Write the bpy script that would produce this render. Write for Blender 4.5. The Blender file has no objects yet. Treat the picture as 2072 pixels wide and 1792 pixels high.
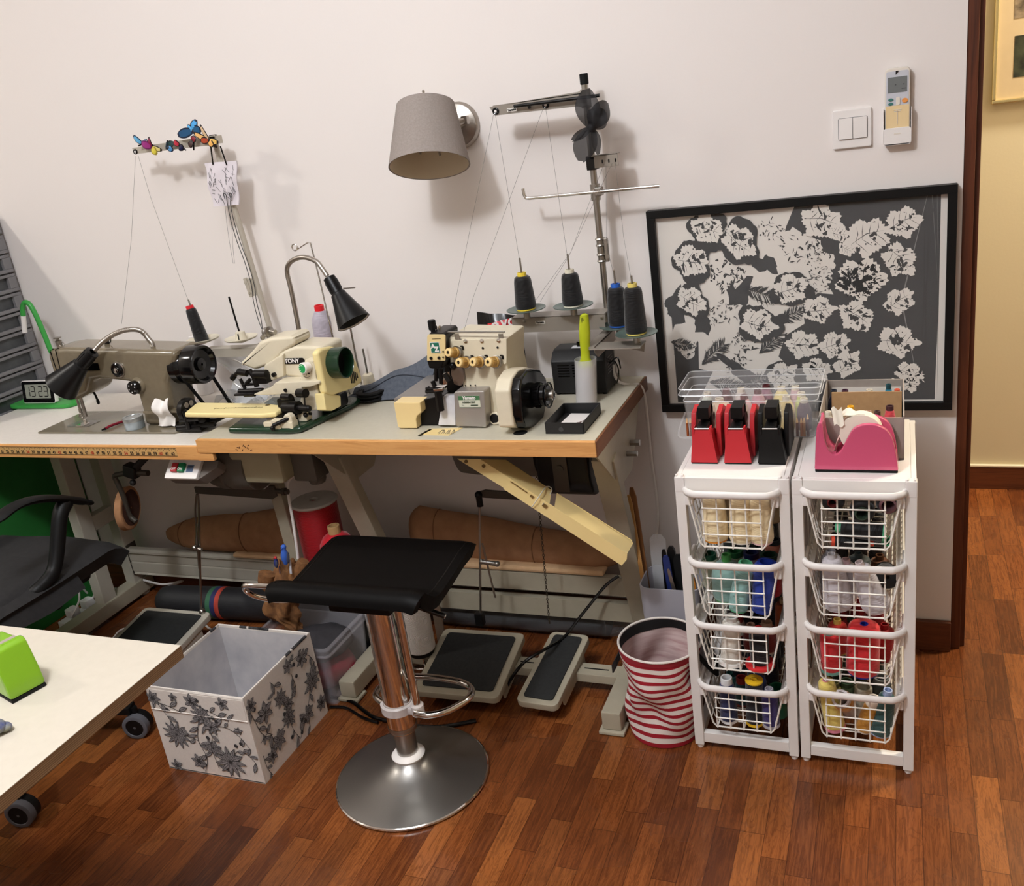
import bpy, bmesh, math, random
from mathutils import Vector as V, Matrix, Euler
import numpy as np
random.seed(7)
sc = bpy.context.scene
COL = sc.collection
PI = math.pi
# ---------------------------------------------------------------- camera model (2072 x 1792)
FPX = 1909.64
YAW, PITCH, ROLL = 0.414006635, 0.343980815, -0.140939004
CAM = V((0, -2.44, 1.55))
_ca, _sa, _cb, _sb = math.cos(YAW), math.sin(YAW), math.cos(PITCH), math.sin(PITCH)
_f = V((-_sa*_cb, _ca*_cb, -_sb)); _r = V((_ca, _sa, 0)); _u = _r.cross(_f)
_r2 = _r*math.cos(ROLL) + _u*math.sin(ROLL); _u2 = -_r*math.sin(ROLL) + _u*math.cos(ROLL)
cam = bpy.data.cameras.new('camera'); cam_o = bpy.data.objects.new('camera', cam); COL.objects.link(cam_o)
cam.sensor_fit = 'HORIZONTAL'; cam.sensor_width = 36; cam.lens = 36*FPX/2072; cam.clip_start = .02
m3 = Matrix((_r2, _u2, -_f)).transposed()
cam_o.matrix_world = Matrix.Translation(CAM) @ m3.to_4x4()
sc.camera = cam_o
def W(px, py, **k):
    "survey helper: world point where the sight line of a photo pixel meets a plane x=, y= or z="
    d = _r2*((px-1036)/FPX) - _u2*((py-896)/FPX) + _f
    (a, v), = k.items(); i = 'xyz'.index(a)
    return CAM + d*((v-CAM[i])/d[i])
# ---------------------------------------------------------------- materials
def S(r, g, b):
    def c(x):
        x /= 255
        return x/12.92 if x <= .04045 else ((x+.055)/1.055)**2.4
    return (c(r), c(g), c(b), 1)
def mat(name, col, rough=.5, metal=0, spec=.5, alpha=1, trans=0, ior=1.45, coat=0, sheen=0, emit=None, es=1, sss=0):
    m = bpy.data.materials.new(name); m.use_nodes = True
    b = m.node_tree.nodes['Principled BSDF']
    b.inputs['Base Color'].default_value = col
    b.inputs['Roughness'].default_value = rough; b.inputs['Metallic'].default_value = metal
    b.inputs['Specular IOR Level'].default_value = spec; b.inputs['Alpha'].default_value = alpha
    b.inputs['Transmission Weight'].default_value = trans; b.inputs['IOR'].default_value = ior
    b.inputs['Coat Weight'].default_value = coat; b.inputs['Sheen Weight'].default_value = sheen
    if emit: b.inputs['Emission Color'].default_value = emit; b.inputs['Emission Strength'].default_value = es
    m.diffuse_color = col
    return m
class NT:
    def __init__(s, m): s.t = m.node_tree; s.b = s.t.nodes['Principled BSDF']
    def n(s, typ, props=None, **inp):
        x = s.t.nodes.new(typ)
        for k, v in (props or {}).items(): setattr(x, k, v)
        for k, v in inp.items():
            key = int(k[1:]) if k[0] == '_' else k.replace('_', ' ')
            if isinstance(v, bpy.types.NodeSocket): s.t.links.new(v, x.inputs[key])
            else: x.inputs[key].default_value = v
        return x
    def math(s, op, a, b=0., c=0.): return s.n('ShaderNodeMath', {'operation': op}, _0=a, _1=b, _2=c).outputs[0]
    def ramp(s, fac, stops):
        x = s.t.nodes.new('ShaderNodeValToRGB'); s.t.links.new(fac, x.inputs[0]); e = x.color_ramp.elements
        while len(e) < len(stops): e.new(.5)
        for i, (p, c) in enumerate(stops): e[i].position = p; e[i].color = c
        return x.outputs[0]
    def set(s, k, v): s.t.links.new(v, s.b.inputs[k])
    def bump(s, h, st=.2, d=.01):
        s.set('Normal', s.n('ShaderNodeBump', Strength=st, Distance=d, Height=h).outputs[0])
    def obj(s, scale=None):
        o = s.n('ShaderNodeTexCoord').outputs['Object']
        if scale: o = s.n('ShaderNodeMapping', Vector=o, Scale=scale).outputs[0]
        return o
    def noise(s, vec, scale, detail=4, rough=.55, out='Fac', dist=0.):
        return s.n('ShaderNodeTexNoise', Vector=vec, Scale=scale, Detail=detail, Roughness=rough, Distortion=dist).outputs[out]
    def mix(s, fac, a, b, typ='RGBA', blend='MIX'):
        x = s.t.nodes.new('ShaderNodeMix'); x.data_type = 'RGBA'; x.blend_type = blend
        for k, v in ((0, fac), (6, a), (7, b)):
            if isinstance(v, bpy.types.NodeSocket): s.t.links.new(v, x.inputs[k])
            else: x.inputs[k].default_value = v
        return x.outputs[2]
def mottled(name, c1, c2, scale=30, rough=.5, bump=0, stretch=None, **k):
    m = mat(name, c1, rough, **k); t = NT(m); f = t.noise(t.obj(stretch), scale)
    t.set('Base Color', t.ramp(f, [(.3, c1), (.7, c2)]))
    if bump: t.bump(f, bump, .003)
    return m
# ---------------------------------------------------------------- mesh builder
def frame_to(a, b):
    d = (V(b)-V(a)); L = d.length; d = d/L if L else V((0, 0, 1))
    x = d.orthogonal().normalized(); y = d.cross(x)
    return x, y, d, L
def spline(pts, k=6, closed=False):
    P = [V(p) for p in pts]; n = len(P); out = []
    if n < 3: return P
    rng = range(n if closed else n-1)
    for i in rng:
        if closed: p0, p1, p2, p3 = P[i-1], P[i], P[(i+1) % n], P[(i+2) % n]
        else: p0, p1, p2, p3 = P[max(i-1, 0)], P[i], P[i+1], P[min(i+2, n-1)]
        for j in range(k):
            t = j/k
            out.append(.5*((2*p1)+(p2-p0)*t+(2*p0-5*p1+4*p2-p3)*t*t+(3*p1-p0-3*p2+p3)*t**3))
    if not closed: out.append(P[-1])
    return out
class MB:
    def __init__(s): s.v = []; s.f = []; s.mi = []; s.M = None; s.cur = 0
    def add(s, verts, faces, mi=None):
        o = len(s.v); mi = s.cur if mi is None else mi
        for p in verts:
            p = V(p); s.v.append(s.M @ p if s.M else p)
        for f in faces: s.f.append([i+o for i in f]); s.mi.append(mi)
        return s
    def from_bm(s, bm, mi=None):
        bm.verts.index_update()
        s.add([v.co for v in bm.verts], [[v.index for v in f.verts] for f in bm.faces], mi); bm.free(); return s
    def box(s, c, d, bev=0, rot=None, mi=None, seg=2, taper=None):
        bm = bmesh.new(); bmesh.ops.create_cube(bm, size=1)
        for v in bm.verts:
            v.co = V((v.co.x*d[0], v.co.y*d[1], v.co.z*d[2]))
            if taper and v.co.z > 0: v.co.x *= taper[0]; v.co.y *= taper[1]
        if bev: bmesh.ops.bevel(bm, geom=bm.edges[:], offset=bev, segments=seg, affect='EDGES', profile=.5)
        Mx = Matrix.Translation(V(c))
        if rot is not None: Mx = Mx @ (rot.to_4x4() if isinstance(rot, Matrix) else Euler(rot).to_matrix().to_4x4())
        bm.transform(Mx); return s.from_bm(bm, mi)
    def b2(s, lo, hi, bev=0, mi=None, seg=2):
        lo, hi = V(lo), V(hi); return s.box((lo+hi)/2, hi-lo, bev, None, mi, seg)
    def beam(s, a, b, w, h, up=(0, 0, 1), bev=0, mi=None):
        a, b = V(a), V(b); z = (b-a).normalized(); x = V(up).cross(z)
        if x.length < 1e-4: x = V((1, 0, 0))
        x.normalize(); y = z.cross(x)
        return s.box((a+b)/2, (w, h, (b-a).length), bev, Matrix((x, y, z)).transposed(), mi)
    def cyl(s, a, b, r0, r1=None, n=24, caps=True, mi=None, bev=0):
        r1 = r0 if r1 is None else r1; a, b = V(a), V(b); x, y, d, L = frame_to(a, b)
        prof = [(r0, 0), (r1, L)]
        if bev: prof = [(r0-bev, 0), (r0-bev*.3, bev*.3), (r0, bev), (r1, L-bev), (r1-bev*.3, L-bev*.3), (r1-bev, L)]
        return s.lathe(prof, a, d, n, caps, mi)
    def lathe(s, prof, o=(0, 0, 0), axis=(0, 0, 1), n=32, caps=True, mi=None, sx=1, sy=1, xdir=None):
        z = V(axis).normalized(); x = V(xdir) if xdir else (V((1, 0, 0)) if abs(z.z) > .99 else z.orthogonal().normalized()); y = z.cross(x); o = V(o)
        vs = []; fs = []
        for r, h in prof:
            for i in range(n):
                a = 2*PI*i/n; vs.append(o+x*(r*sx*math.cos(a))+y*(r*sy*math.sin(a))+z*h)
        for k in range(len(prof)-1):
            for i in range(n): fs.append((k*n+i, k*n+(i+1) % n, (k+1)*n+(i+1) % n, (k+1)*n+i))
        if caps:
            if prof[0][0] > 1e-5: fs.append(tuple(range(n))[::-1])
            if prof[-1][0] > 1e-5: fs.append(tuple((len(prof)-1)*n+i for i in range(n)))
        return s.add(vs, fs, mi)
    def tube(s, pts, r, n=8, closed=False, k=0, mi=None, caps=True):
        P = spline(pts, k, closed) if k else [V(p) for p in pts]
        N = len(P); rr = r if isinstance(r, (list, tuple)) else None
        vs = []; fs = []; prev = None
        for i in range(N):
            if closed: t = P[(i+1) % N]-P[i-1]
            else: t = P[min(i+1, N-1)]-P[max(i-1, 0)]
            t.normalize()
            if prev is None: x = t.orthogonal().normalized()
            else:
                x = prev-t*prev.dot(t)
                x = x.normalized() if x.length > 1e-6 else t.orthogonal().normalized()
            prev = x; y = t.cross(x)
            R = r if rr is None else rr[0]+(rr[1]-rr[0])*i/(N-1)
            for j in range(n):
                a = 2*PI*j/n; vs.append(P[i]+(x*math.cos(a)+y*math.sin(a))*R)
        for i in range(N if closed else N-1):
            for j in range(n):
                i2 = (i+1) % N
                fs.append((i*n+j, i*n+(j+1) % n, i2*n+(j+1) % n, i2*n+j))
        if not closed and caps: fs.append(tuple(range(n))[::-1]); fs.append(tuple((N-1)*n+j for j in range(n)))
        return s.add(vs, fs, mi)
    def prism(s, poly, o, ux, uy, d, bev=0, mi=None, seg=2):
        "extrude a 2-D outline (in ux, uy) along vector d"
        o, ux, uy, d = V(o), V(ux), V(uy), V(d); n = len(poly)
        bm = bmesh.new()
        a = [bm.verts.new(o+ux*p[0]+uy*p[1]) for p in poly]; b = [bm.verts.new(v.co+d) for v in a]
        bm.faces.new(a[::-1]); bm.faces.new(b)
        for i in range(n): bm.faces.new((a[i], a[(i+1) % n], b[(i+1) % n], b[i]))
        bmesh.ops.recalc_face_normals(bm, faces=bm.faces[:])
        if bev:
            es = [e for e in bm.edges if len(e.link_faces) == 2 and e.calc_face_angle(0) > .5]
            bmesh.ops.bevel(bm, geom=es, offset=bev, segments=seg, affect='EDGES', profile=.5)
        return s.from_bm(bm, mi)
    def ball(s, c, r, n=16, mi=None, rot=None):
        bm = bmesh.new(); bmesh.ops.create_uvsphere(bm, u_segments=n, v_segments=max(6, n*2//3), radius=1)
        r = (r, r, r) if isinstance(r, (int, float)) else r
        bm.transform(Matrix.Translation(V(c)) @ (Euler(rot).to_matrix().to_4x4() if rot else Matrix.Identity(4)) @ Matrix.Diagonal((*r, 1)))
        return s.from_bm(bm, mi)
    def torus(s, c, R, r, axis=(0, 0, 1), n=32, m=8, mi=None):
        x, y, d, L = frame_to((0, 0, 0), axis); c = V(c)
        return s.tube([c+(x*math.cos(2*PI*i/n)+y*math.sin(2*PI*i/n))*R for i in range(n)], r, m, True, mi=mi)
    def grid(s, fn, nu, nv, mi=None, cu=False):
        vs = [fn(i/(nu if cu else nu-1), j/(nv-1)) for j in range(nv) for i in range(nu)]; fs = []
        for j in range(nv-1):
            for i in range(nu if cu else nu-1):
                i2 = (i+1) % nu; fs.append((j*nu+i, j*nu+i2, (j+1)*nu+i2, (j+1)*nu+i))
        return s.add(vs, fs, mi)
    def sheet(s, fn, nu, nv, th, mi=None):
        "a cloth-like sheet with thickness"
        g = [[V(fn(i/(nu-1), j/(nv-1))) for i in range(nu)] for j in range(nv)]; top = []; bot = []
        for j in range(nv):
            for i in range(nu):
                du = g[j][min(i+1, nu-1)]-g[j][max(i-1, 0)]; dv = g[min(j+1, nv-1)][i]-g[max(j-1, 0)][i]
                nn = du.cross(dv); nn = nn.normalized() if nn.length > 1e-9 else V((0, 0, 1))
                top.append(g[j][i]+nn*th/2); bot.append(g[j][i]-nn*th/2)
        N = nu*nv; fs = []
        for j in range(nv-1):
            for i in range(nu-1):
                a, b, c, d = j*nu+i, j*nu+i+1, (j+1)*nu+i+1, (j+1)*nu+i
                fs.append((a, b, c, d)); fs.append((a+N, d+N, c+N, b+N))
        ring = [i for i in range(nu)]+[j*nu+nu-1 for j in range(1, nv)]+[(nv-1)*nu+i for i in range(nu-2, -1, -1)]+[j*nu for j in range(nv-2, 0, -1)]
        for a, b in zip(ring, ring[1:]+ring[:1]): fs.append((a, a+N, b+N, b))
        return s.add(top+bot, fs, mi)
    def mesh(s, name, mats, inv=None, sharp=38, sub=0):
        me = bpy.data.meshes.new(name)
        vs = [inv @ p for p in s.v] if inv else s.v
        me.from_pydata([tuple(p) for p in vs], [], s.f)
        for m in (mats if isinstance(mats, (list, tuple)) else [mats]): me.materials.append(m)
        me.polygons.foreach_set('material_index', s.mi); me.polygons.foreach_set('use_smooth', [True]*len(s.f))
        me.update()
        bm = bmesh.new(); bm.from_mesh(me); bmesh.ops.recalc_face_normals(bm, faces=bm.faces[:]); bm.to_mesh(me); bm.free()
        me.set_sharp_from_angle(angle=math.radians(sharp))
        return me
    def part(s, name, mats, parent, sharp=38, label=None, local=False):
        "one mesh object, a child of parent; coordinates are world ones unless local"
        inv = None if local or parent is None else WM[parent.name].inverted()
        o = bpy.data.objects.new(name, s.mesh(name, mats, inv, sharp)); COL.objects.link(o)
        wn = o.modifiers.new('wn', 'WEIGHTED_NORMAL'); wn.keep_sharp = True; wn.weight = 60
        if parent is not None: o.parent = parent; WM[o.name] = WM[parent.name]
        if label: o['label'] = label
        return o
    def solo(s, name, mats, label, cat, group=None, sharp=38, kind=None):
        lo = [min(p[i] for p in s.v) for i in range(3)]; hi = [max(p[i] for p in s.v) for i in range(3)]
        loc = V(((lo[0]+hi[0])/2, (lo[1]+hi[1])/2, lo[2])); Mx = Matrix.Translation(loc)
        o = bpy.data.objects.new(name, s.mesh(name, mats, Mx.inverted(), sharp)); COL.objects.link(o)
        o.location = loc; WM[o.name] = Mx
        wn = o.modifiers.new('wn', 'WEIGHTED_NORMAL'); wn.keep_sharp = True; wn.weight = 60
        if label: o['label'] = label
        if cat: o['category'] = cat
        if group: o['group'] = group
        if kind: o['kind'] = kind
        return o
WM = {}
def thing(name, label, cat, loc=(0, 0, 0), rotz=0, group=None, rot=None):
    o = bpy.data.objects.new(name, None); COL.objects.link(o); o.empty_display_size = .05
    o.location = loc; o.rotation_euler = rot if rot else (0, 0, rotz)
    o['label'] = label; o['category'] = cat
    if group: o['group'] = group
    WM[o.name] = Matrix.Translation(V(loc)) @ o.rotation_euler.to_matrix().to_4x4()
    return o
def struct(name, mb, mats, sharp=38):
    return mb.solo(name, mats, None, None, kind='structure', sharp=sharp)
def text_mb(mb, body, o, ux, uy, size, mi=None, align='CENTER', ext=.0006, bold=0, shear=0):
    "lettering as real extruded glyphs standing on the plane (ux, uy) at o"
    c = bpy.data.curves.new('t', 'FONT'); c.body = body; c.size = size; c.align_x = align; c.align_y = 'CENTER'; c.resolution_u = 3
    c.offset = bold; c.shear = shear
    t = bpy.data.objects.new('t', c); COL.objects.link(t)
    dg = bpy.context.evaluated_depsgraph_get(); me = bpy.data.meshes.new_from_object(t.evaluated_get(dg))
    ux, uy, o = V(ux).normalized(), V(uy).normalized(), V(o); nz = ux.cross(uy)
    mb.add([o+ux*v.co.x+uy*v.co.y+nz*ext for v in me.vertices], [list(p.vertices) for p in me.polygons], mi)
    bpy.data.objects.remove(t); bpy.data.meshes.remove(me); bpy.data.curves.remove(c)
def rrect(w, h, r, n=4):
    out = []
    for cx, cy, a0 in ((w/2-r, h/2-r, 0), (-w/2+r, h/2-r, 90), (-w/2+r, -h/2+r, 180), (w/2-r, -h/2+r, 270)):
        for i in range(n+1):
            a = math.radians(a0+90*i/n); out.append((cx+r*math.cos(a), cy+r*math.sin(a)))
    return out
X, Y, Z = V((1, 0, 0)), V((0, 1, 0)), V((0, 0, 1))
# palette
white_paint = mat('white_metal', S(238, 234, 230), .35)
white_plastic = mat('white_plastic', S(236, 231, 228), .4)
black_plastic = mat('black_plastic', S(13, 13, 14), .38, spec=.35)
black_rubber = mat('black_rubber', S(13, 13, 14), .7, spec=.3)
dark_grey = mat('dark_grey', S(62, 62, 64), .5)
chrome = mat('chrome', S(225, 222, 218), .08, 1)
steel = mat('steel', S(170, 166, 160), .3, 1)
brushed = mat('brushed_nickel', S(175, 168, 160), .35, 1)
# ================================================================ room shell
m_wall = mat('wall_paint', S(233, 226, 222), .75, spec=.25); t = NT(m_wall)
_n = t.noise(t.obj(), 160, 3); t.bump(_n, .06, .004)
m_hall = mat('hall_paint', S(214, 203, 172), .8, spec=.2); t = NT(m_hall); t.bump(t.noise(t.obj(), 120, 3), .08, .004)
m_ceil = mat('ceiling_paint', S(235, 232, 228), .9)
def wood(name, stops, scale=(3, 60, 60), rough=.35, coat=0, k=1.):
    m = mat(name, stops[0][1], rough, coat=coat); t = NT(m)
    v = t.obj(scale); f = t.noise(v, k, 6, .6, dist=.6)
    t.set('Base Color', t.ramp(f, stops)); t.bump(f, .04, .002); return m
m_teak = wood('dark_teak', [(.3, S(70, 32, 16)), (.55, S(98, 50, 27)), (.75, S(58, 26, 14))], (45, 45, 2.5), .4)
m_teak_h = wood('teak_skirting', [(.3, S(72, 36, 20)), (.55, S(104, 57, 33)), (.75, S(60, 30, 17))], (2.5, 45, 45), .4)
m_beech = wood('beech_edge', [(.3, S(206, 146, 84)), (.55, S(222, 165, 102)), (.75, S(190, 128, 68))], (7, 70, 90), .45)
m_floor = mat('parquet', S(120, 66, 34), .3); t = NT(m_floor)
pos = t.n('ShaderNodeNewGeometry').outputs['Position']
sx = t.n('ShaderNodeSeparateXYZ', Vector=pos)
row = t.math('FLOOR', t.math('DIVIDE', sx.outputs[0], .0525)); rfr = t.math('FRACT', t.math('DIVIDE', sx.outputs[0], .0525))
rr = t.n('ShaderNodeTexWhiteNoise', {'noise_dimensions': '1D'}, W=row).outputs[0]
uy = t.math('ADD', t.math('DIVIDE', sx.outputs[1], .285), t.math('MULTIPLY', rr, 7.3))
cell = t.math('FLOOR', uy); ufr = t.math('FRACT', uy)
cv = t.n('ShaderNodeCombineXYZ', X=row, Y=cell, Z=3.).outputs[0]
wn = t.n('ShaderNodeTexWhiteNoise', {'noise_dimensions': '3D'}, Vector=cv)
rnd = wn.outputs['Value']
gv = t.n('ShaderNodeCombineXYZ', X=t.math('MULTIPLY', sx.outputs[0], 1.), Y=t.math('MULTIPLY', sx.outputs[1], .07), Z=t.math('MULTIPLY', rnd, 40.)).outputs[0]
grain = t.noise(gv, 170, 5, .6, dist=.8)
gv2 = t.n('ShaderNodeCombineXYZ', X=t.math('MULTIPLY', sx.outputs[0], 1.), Y=t.math('MULTIPLY', sx.outputs[1], .22), Z=t.math('MULTIPLY', rnd, 23.)).outputs[0]
fig = t.noise(gv2, 26, 3, .5, dist=1.6)
rings = t.math('SINE', t.math('MULTIPLY', fig, 60.))
base = t.ramp(rnd, [(0, S(92, 48, 24)), (.3, S(114, 62, 30)), (.6, S(126, 70, 34)), (.85, S(148, 88, 44)), (1, S(84, 43, 22))])
c1 = t.mix(t.math('MULTIPLY', t.math('GREATER_THAN', grain, .54), .30), base, S(62, 28, 15))
c2 = t.mix(t.n('ShaderNodeMapRange', Value=rings, From_Min=.2, From_Max=1., To_Min=0., To_Max=.30).outputs[0], c1, S(70, 33, 18))
c2 = t.mix(t.n('ShaderNodeMapRange', Value=grain, From_Min=.3, From_Max=.5, To_Min=.25, To_Max=0.).outputs[0], c2, S(166, 100, 52))
e1 = t.math('LESS_THAN', t.math('MINIMUM', rfr, t.math('SUBTRACT', 1., rfr)), .016)
e2 = t.math('LESS_THAN', t.math('MINIMUM', ufr, t.math('SUBTRACT', 1., ufr)), .003)
edge = t.math('MAXIMUM', e1, e2)
c3 = t.mix(t.math('MULTIPLY', edge, .6), c2, S(44, 20, 11))
t.set('Base Color', c3)
big = t.noise(pos, 3.5, 3)
t.set('Roughness', t.n('ShaderNodeMapRange', Value=big, From_Min=.3, From_Max=.7, To_Min=.2, To_Max=.34).outputs[0])
t.bump(t.math('SUBTRACT', t.math('MULTIPLY', grain, .12), edge), .12, .0012)
XE = .134        # the back wall ends here, at the door opening
HY = 1.104       # hall wall
struct('floor', MB().b2((-4.3, -4.2, -.08), (2.6, 1.3, 0)), m_floor)
struct('ceiling', MB().b2((-4.3, -4.2, 3.02), (2.6, 1.3, 3.1)), m_ceil)
struct('wall_back', MB().b2((-4.3, 0, 0), (XE, .12, 3.02)), m_wall)
struct('wall_hall', MB().b2((-1.2, HY, 0), (2.6, HY+.1, 3.02)), m_hall)
m_far = mat('far_wall_paint', S(196, 188, 180), .8)
struct('wall_left', MB().b2((-4.3, -4.2, 0), (-4.2, 0, 3.02)), m_far)
struct('wall_front', MB().b2((-4.2, -4.2, 0), (2.6, -4.1, 3.02)), m_far)
struct('wall_right', MB().b2((2.5, -4.1, 0), (2.6, HY, 3.02)), m_hall)
struct('wall_hall_end', MB().b2((-1.2, .12, 0), (-1.1, HY, 3.02)), m_hall)
struct('wall_header', MB().b2((1.08, 0, 0), (2.5, .12, 3.02)).b2((XE, 0, 2.15), (1.08, .12, 3.02)), m_wall)
struct('baseboard_back', MB().b2((-2.84, -.016, 0), (XE, 0, .09), .003), m_teak_h)
mb = MB().b2((-1.1, HY-.014, 0), (2.5, HY, .085), .002); struct('baseboard_hall', mb, m_teak_h)
struct('trim_4', MB().b2((-1.1, HY-.016, .086), (2.5, HY, .094), .002), mat('pale_caulk', S(232, 224, 200), .6))
# door lining: moulded teak jamb, stepped back
mb = MB().b2((XE, .004, 0), (XE+.024, .12, 2.15), .002).b2((XE+.024, .02, 0), (XE+.036, .10, 2.15), .002)
struct('trim_1', mb, m_teak)
struct('trim_2', MB().b2((XE+.036, .004, 2.115), (1.08-.036, .12, 2.15), .002), m_teak)
struct('trim_3', MB().b2((1.08-.036, .004, 0), (1.08, .12, 2.15), .002), m_teak)
# ================================================================ thread material + cones
_tm = {}
def thread_mat(col, rough=.6, sheen=.3):
    k = tuple(round(c, 4) for c in col)
    if k in _tm: return _tm[k]
    m = mat('thread', col, rough, sheen=sheen, spec=.3); t = NT(m)
    o = t.obj(); s_ = t.n('ShaderNodeSeparateXYZ', Vector=o)
    ang = t.math('ARCTAN2', s_.outputs[1], s_.outputs[0])
    h = t.math('ADD', t.math('MULTIPLY', s_.outputs[2], 900.), t.math('MULTIPLY', t.math('SINE', t.math('ADD', ang, t.math('MULTIPLY', s_.outputs[2], 70.))), 9.))
    w_ = t.math('SINE', h); n_ = t.noise(o, 60, 3)
    t.bump(t.math('ADD', w_, t.math('MULTIPLY', n_, 4.)), .16, .0015)
    dk = tuple(c*.72 for c in col[:3])+(1,)
    t.set('Base Color', t.mix(t.n('ShaderNodeMapRange', Value=n_, From_Min=.35, From_Max=.65, To_Min=0., To_Max=.5).outputs[0], col, dk))
    _tm[k] = m; return m
_pm = {}
def plastic(col, rough=.4):
    k = tuple(round(c, 4) for c in col)
    if k not in _pm: _pm[k] = mat('spool_plastic', col, rough)
    return _pm[k]
def cone(base, top, r0, r1, tcol, ccol, label, group, kind='cone', name='thread_cone', rc=None, foot=None, ch=.012, cat='thread'):
    """thread wound on a plastic core standing (or lying) from base to top; the core sticks out by ch"""
    base, top = V(base), V(top); ax = (top-base); L = ax.length; ax /= L
    q = Z.rotation_difference(ax)
    r = thing(name, label, cat, base, group=group, rot=q.to_euler())
    th, co = thread_mat(tcol), plastic(ccol); rc = rc or max(.35*r1, .009); h = L-ch
    mb = MB()
    if kind == 'cone':
        mb.lathe([(rc*.8, .004), (r0*.93, .004), (r0, .010), (r0*.99, .02), (r1*1.01, h-.012), (r1*.93, h-.004), (r1*.75, h), (rc*.8, h+.001)], n=28, caps=False)
    elif kind == 'dome':      # bottle shape
        mb.lathe([(rc*.8, .004), (r0*.95, .005), (r0, .012), (r0, h*.62), (r0*.93, h*.78), (r0*.7, h*.92), (rc*1.1, h), (rc*.8, h)], n=28, caps=False)
    else:                      # straight reel
        mb.lathe([(rc*.8, .006), (r0, .006), (r0, h-.002), (rc*.8, h)], n=28, caps=False)
    mb.part('thread_winding', th, r, local=True)
    mb = MB()
    ri = rc*.72
    mb.lathe([(ri, 0), (rc, 0), (rc, L-.002), (rc*.95, L), (ri, L), (ri, .001)], n=20, caps=False)
    if kind == 'reel' or foot:
        f0 = foot or r0*1.05
        mb.lathe([(rc, 0), (f0, 0), (f0, .004), (f0*.96, .007), (rc, .009)], n=28, caps=False)
        if kind == 'reel' and not foot: mb.lathe([(rc, h-.002), (f0, h-.002), (f0, h+.002), (rc, h+.003)], n=28, caps=False)
    else:
        mb.lathe([(rc, 0), (r0*.9, 0), (r0*.9, .004), (rc, .005)], n=28, caps=False)
    mb.part('spool_core', co, r, local=True)
    return r
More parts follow.
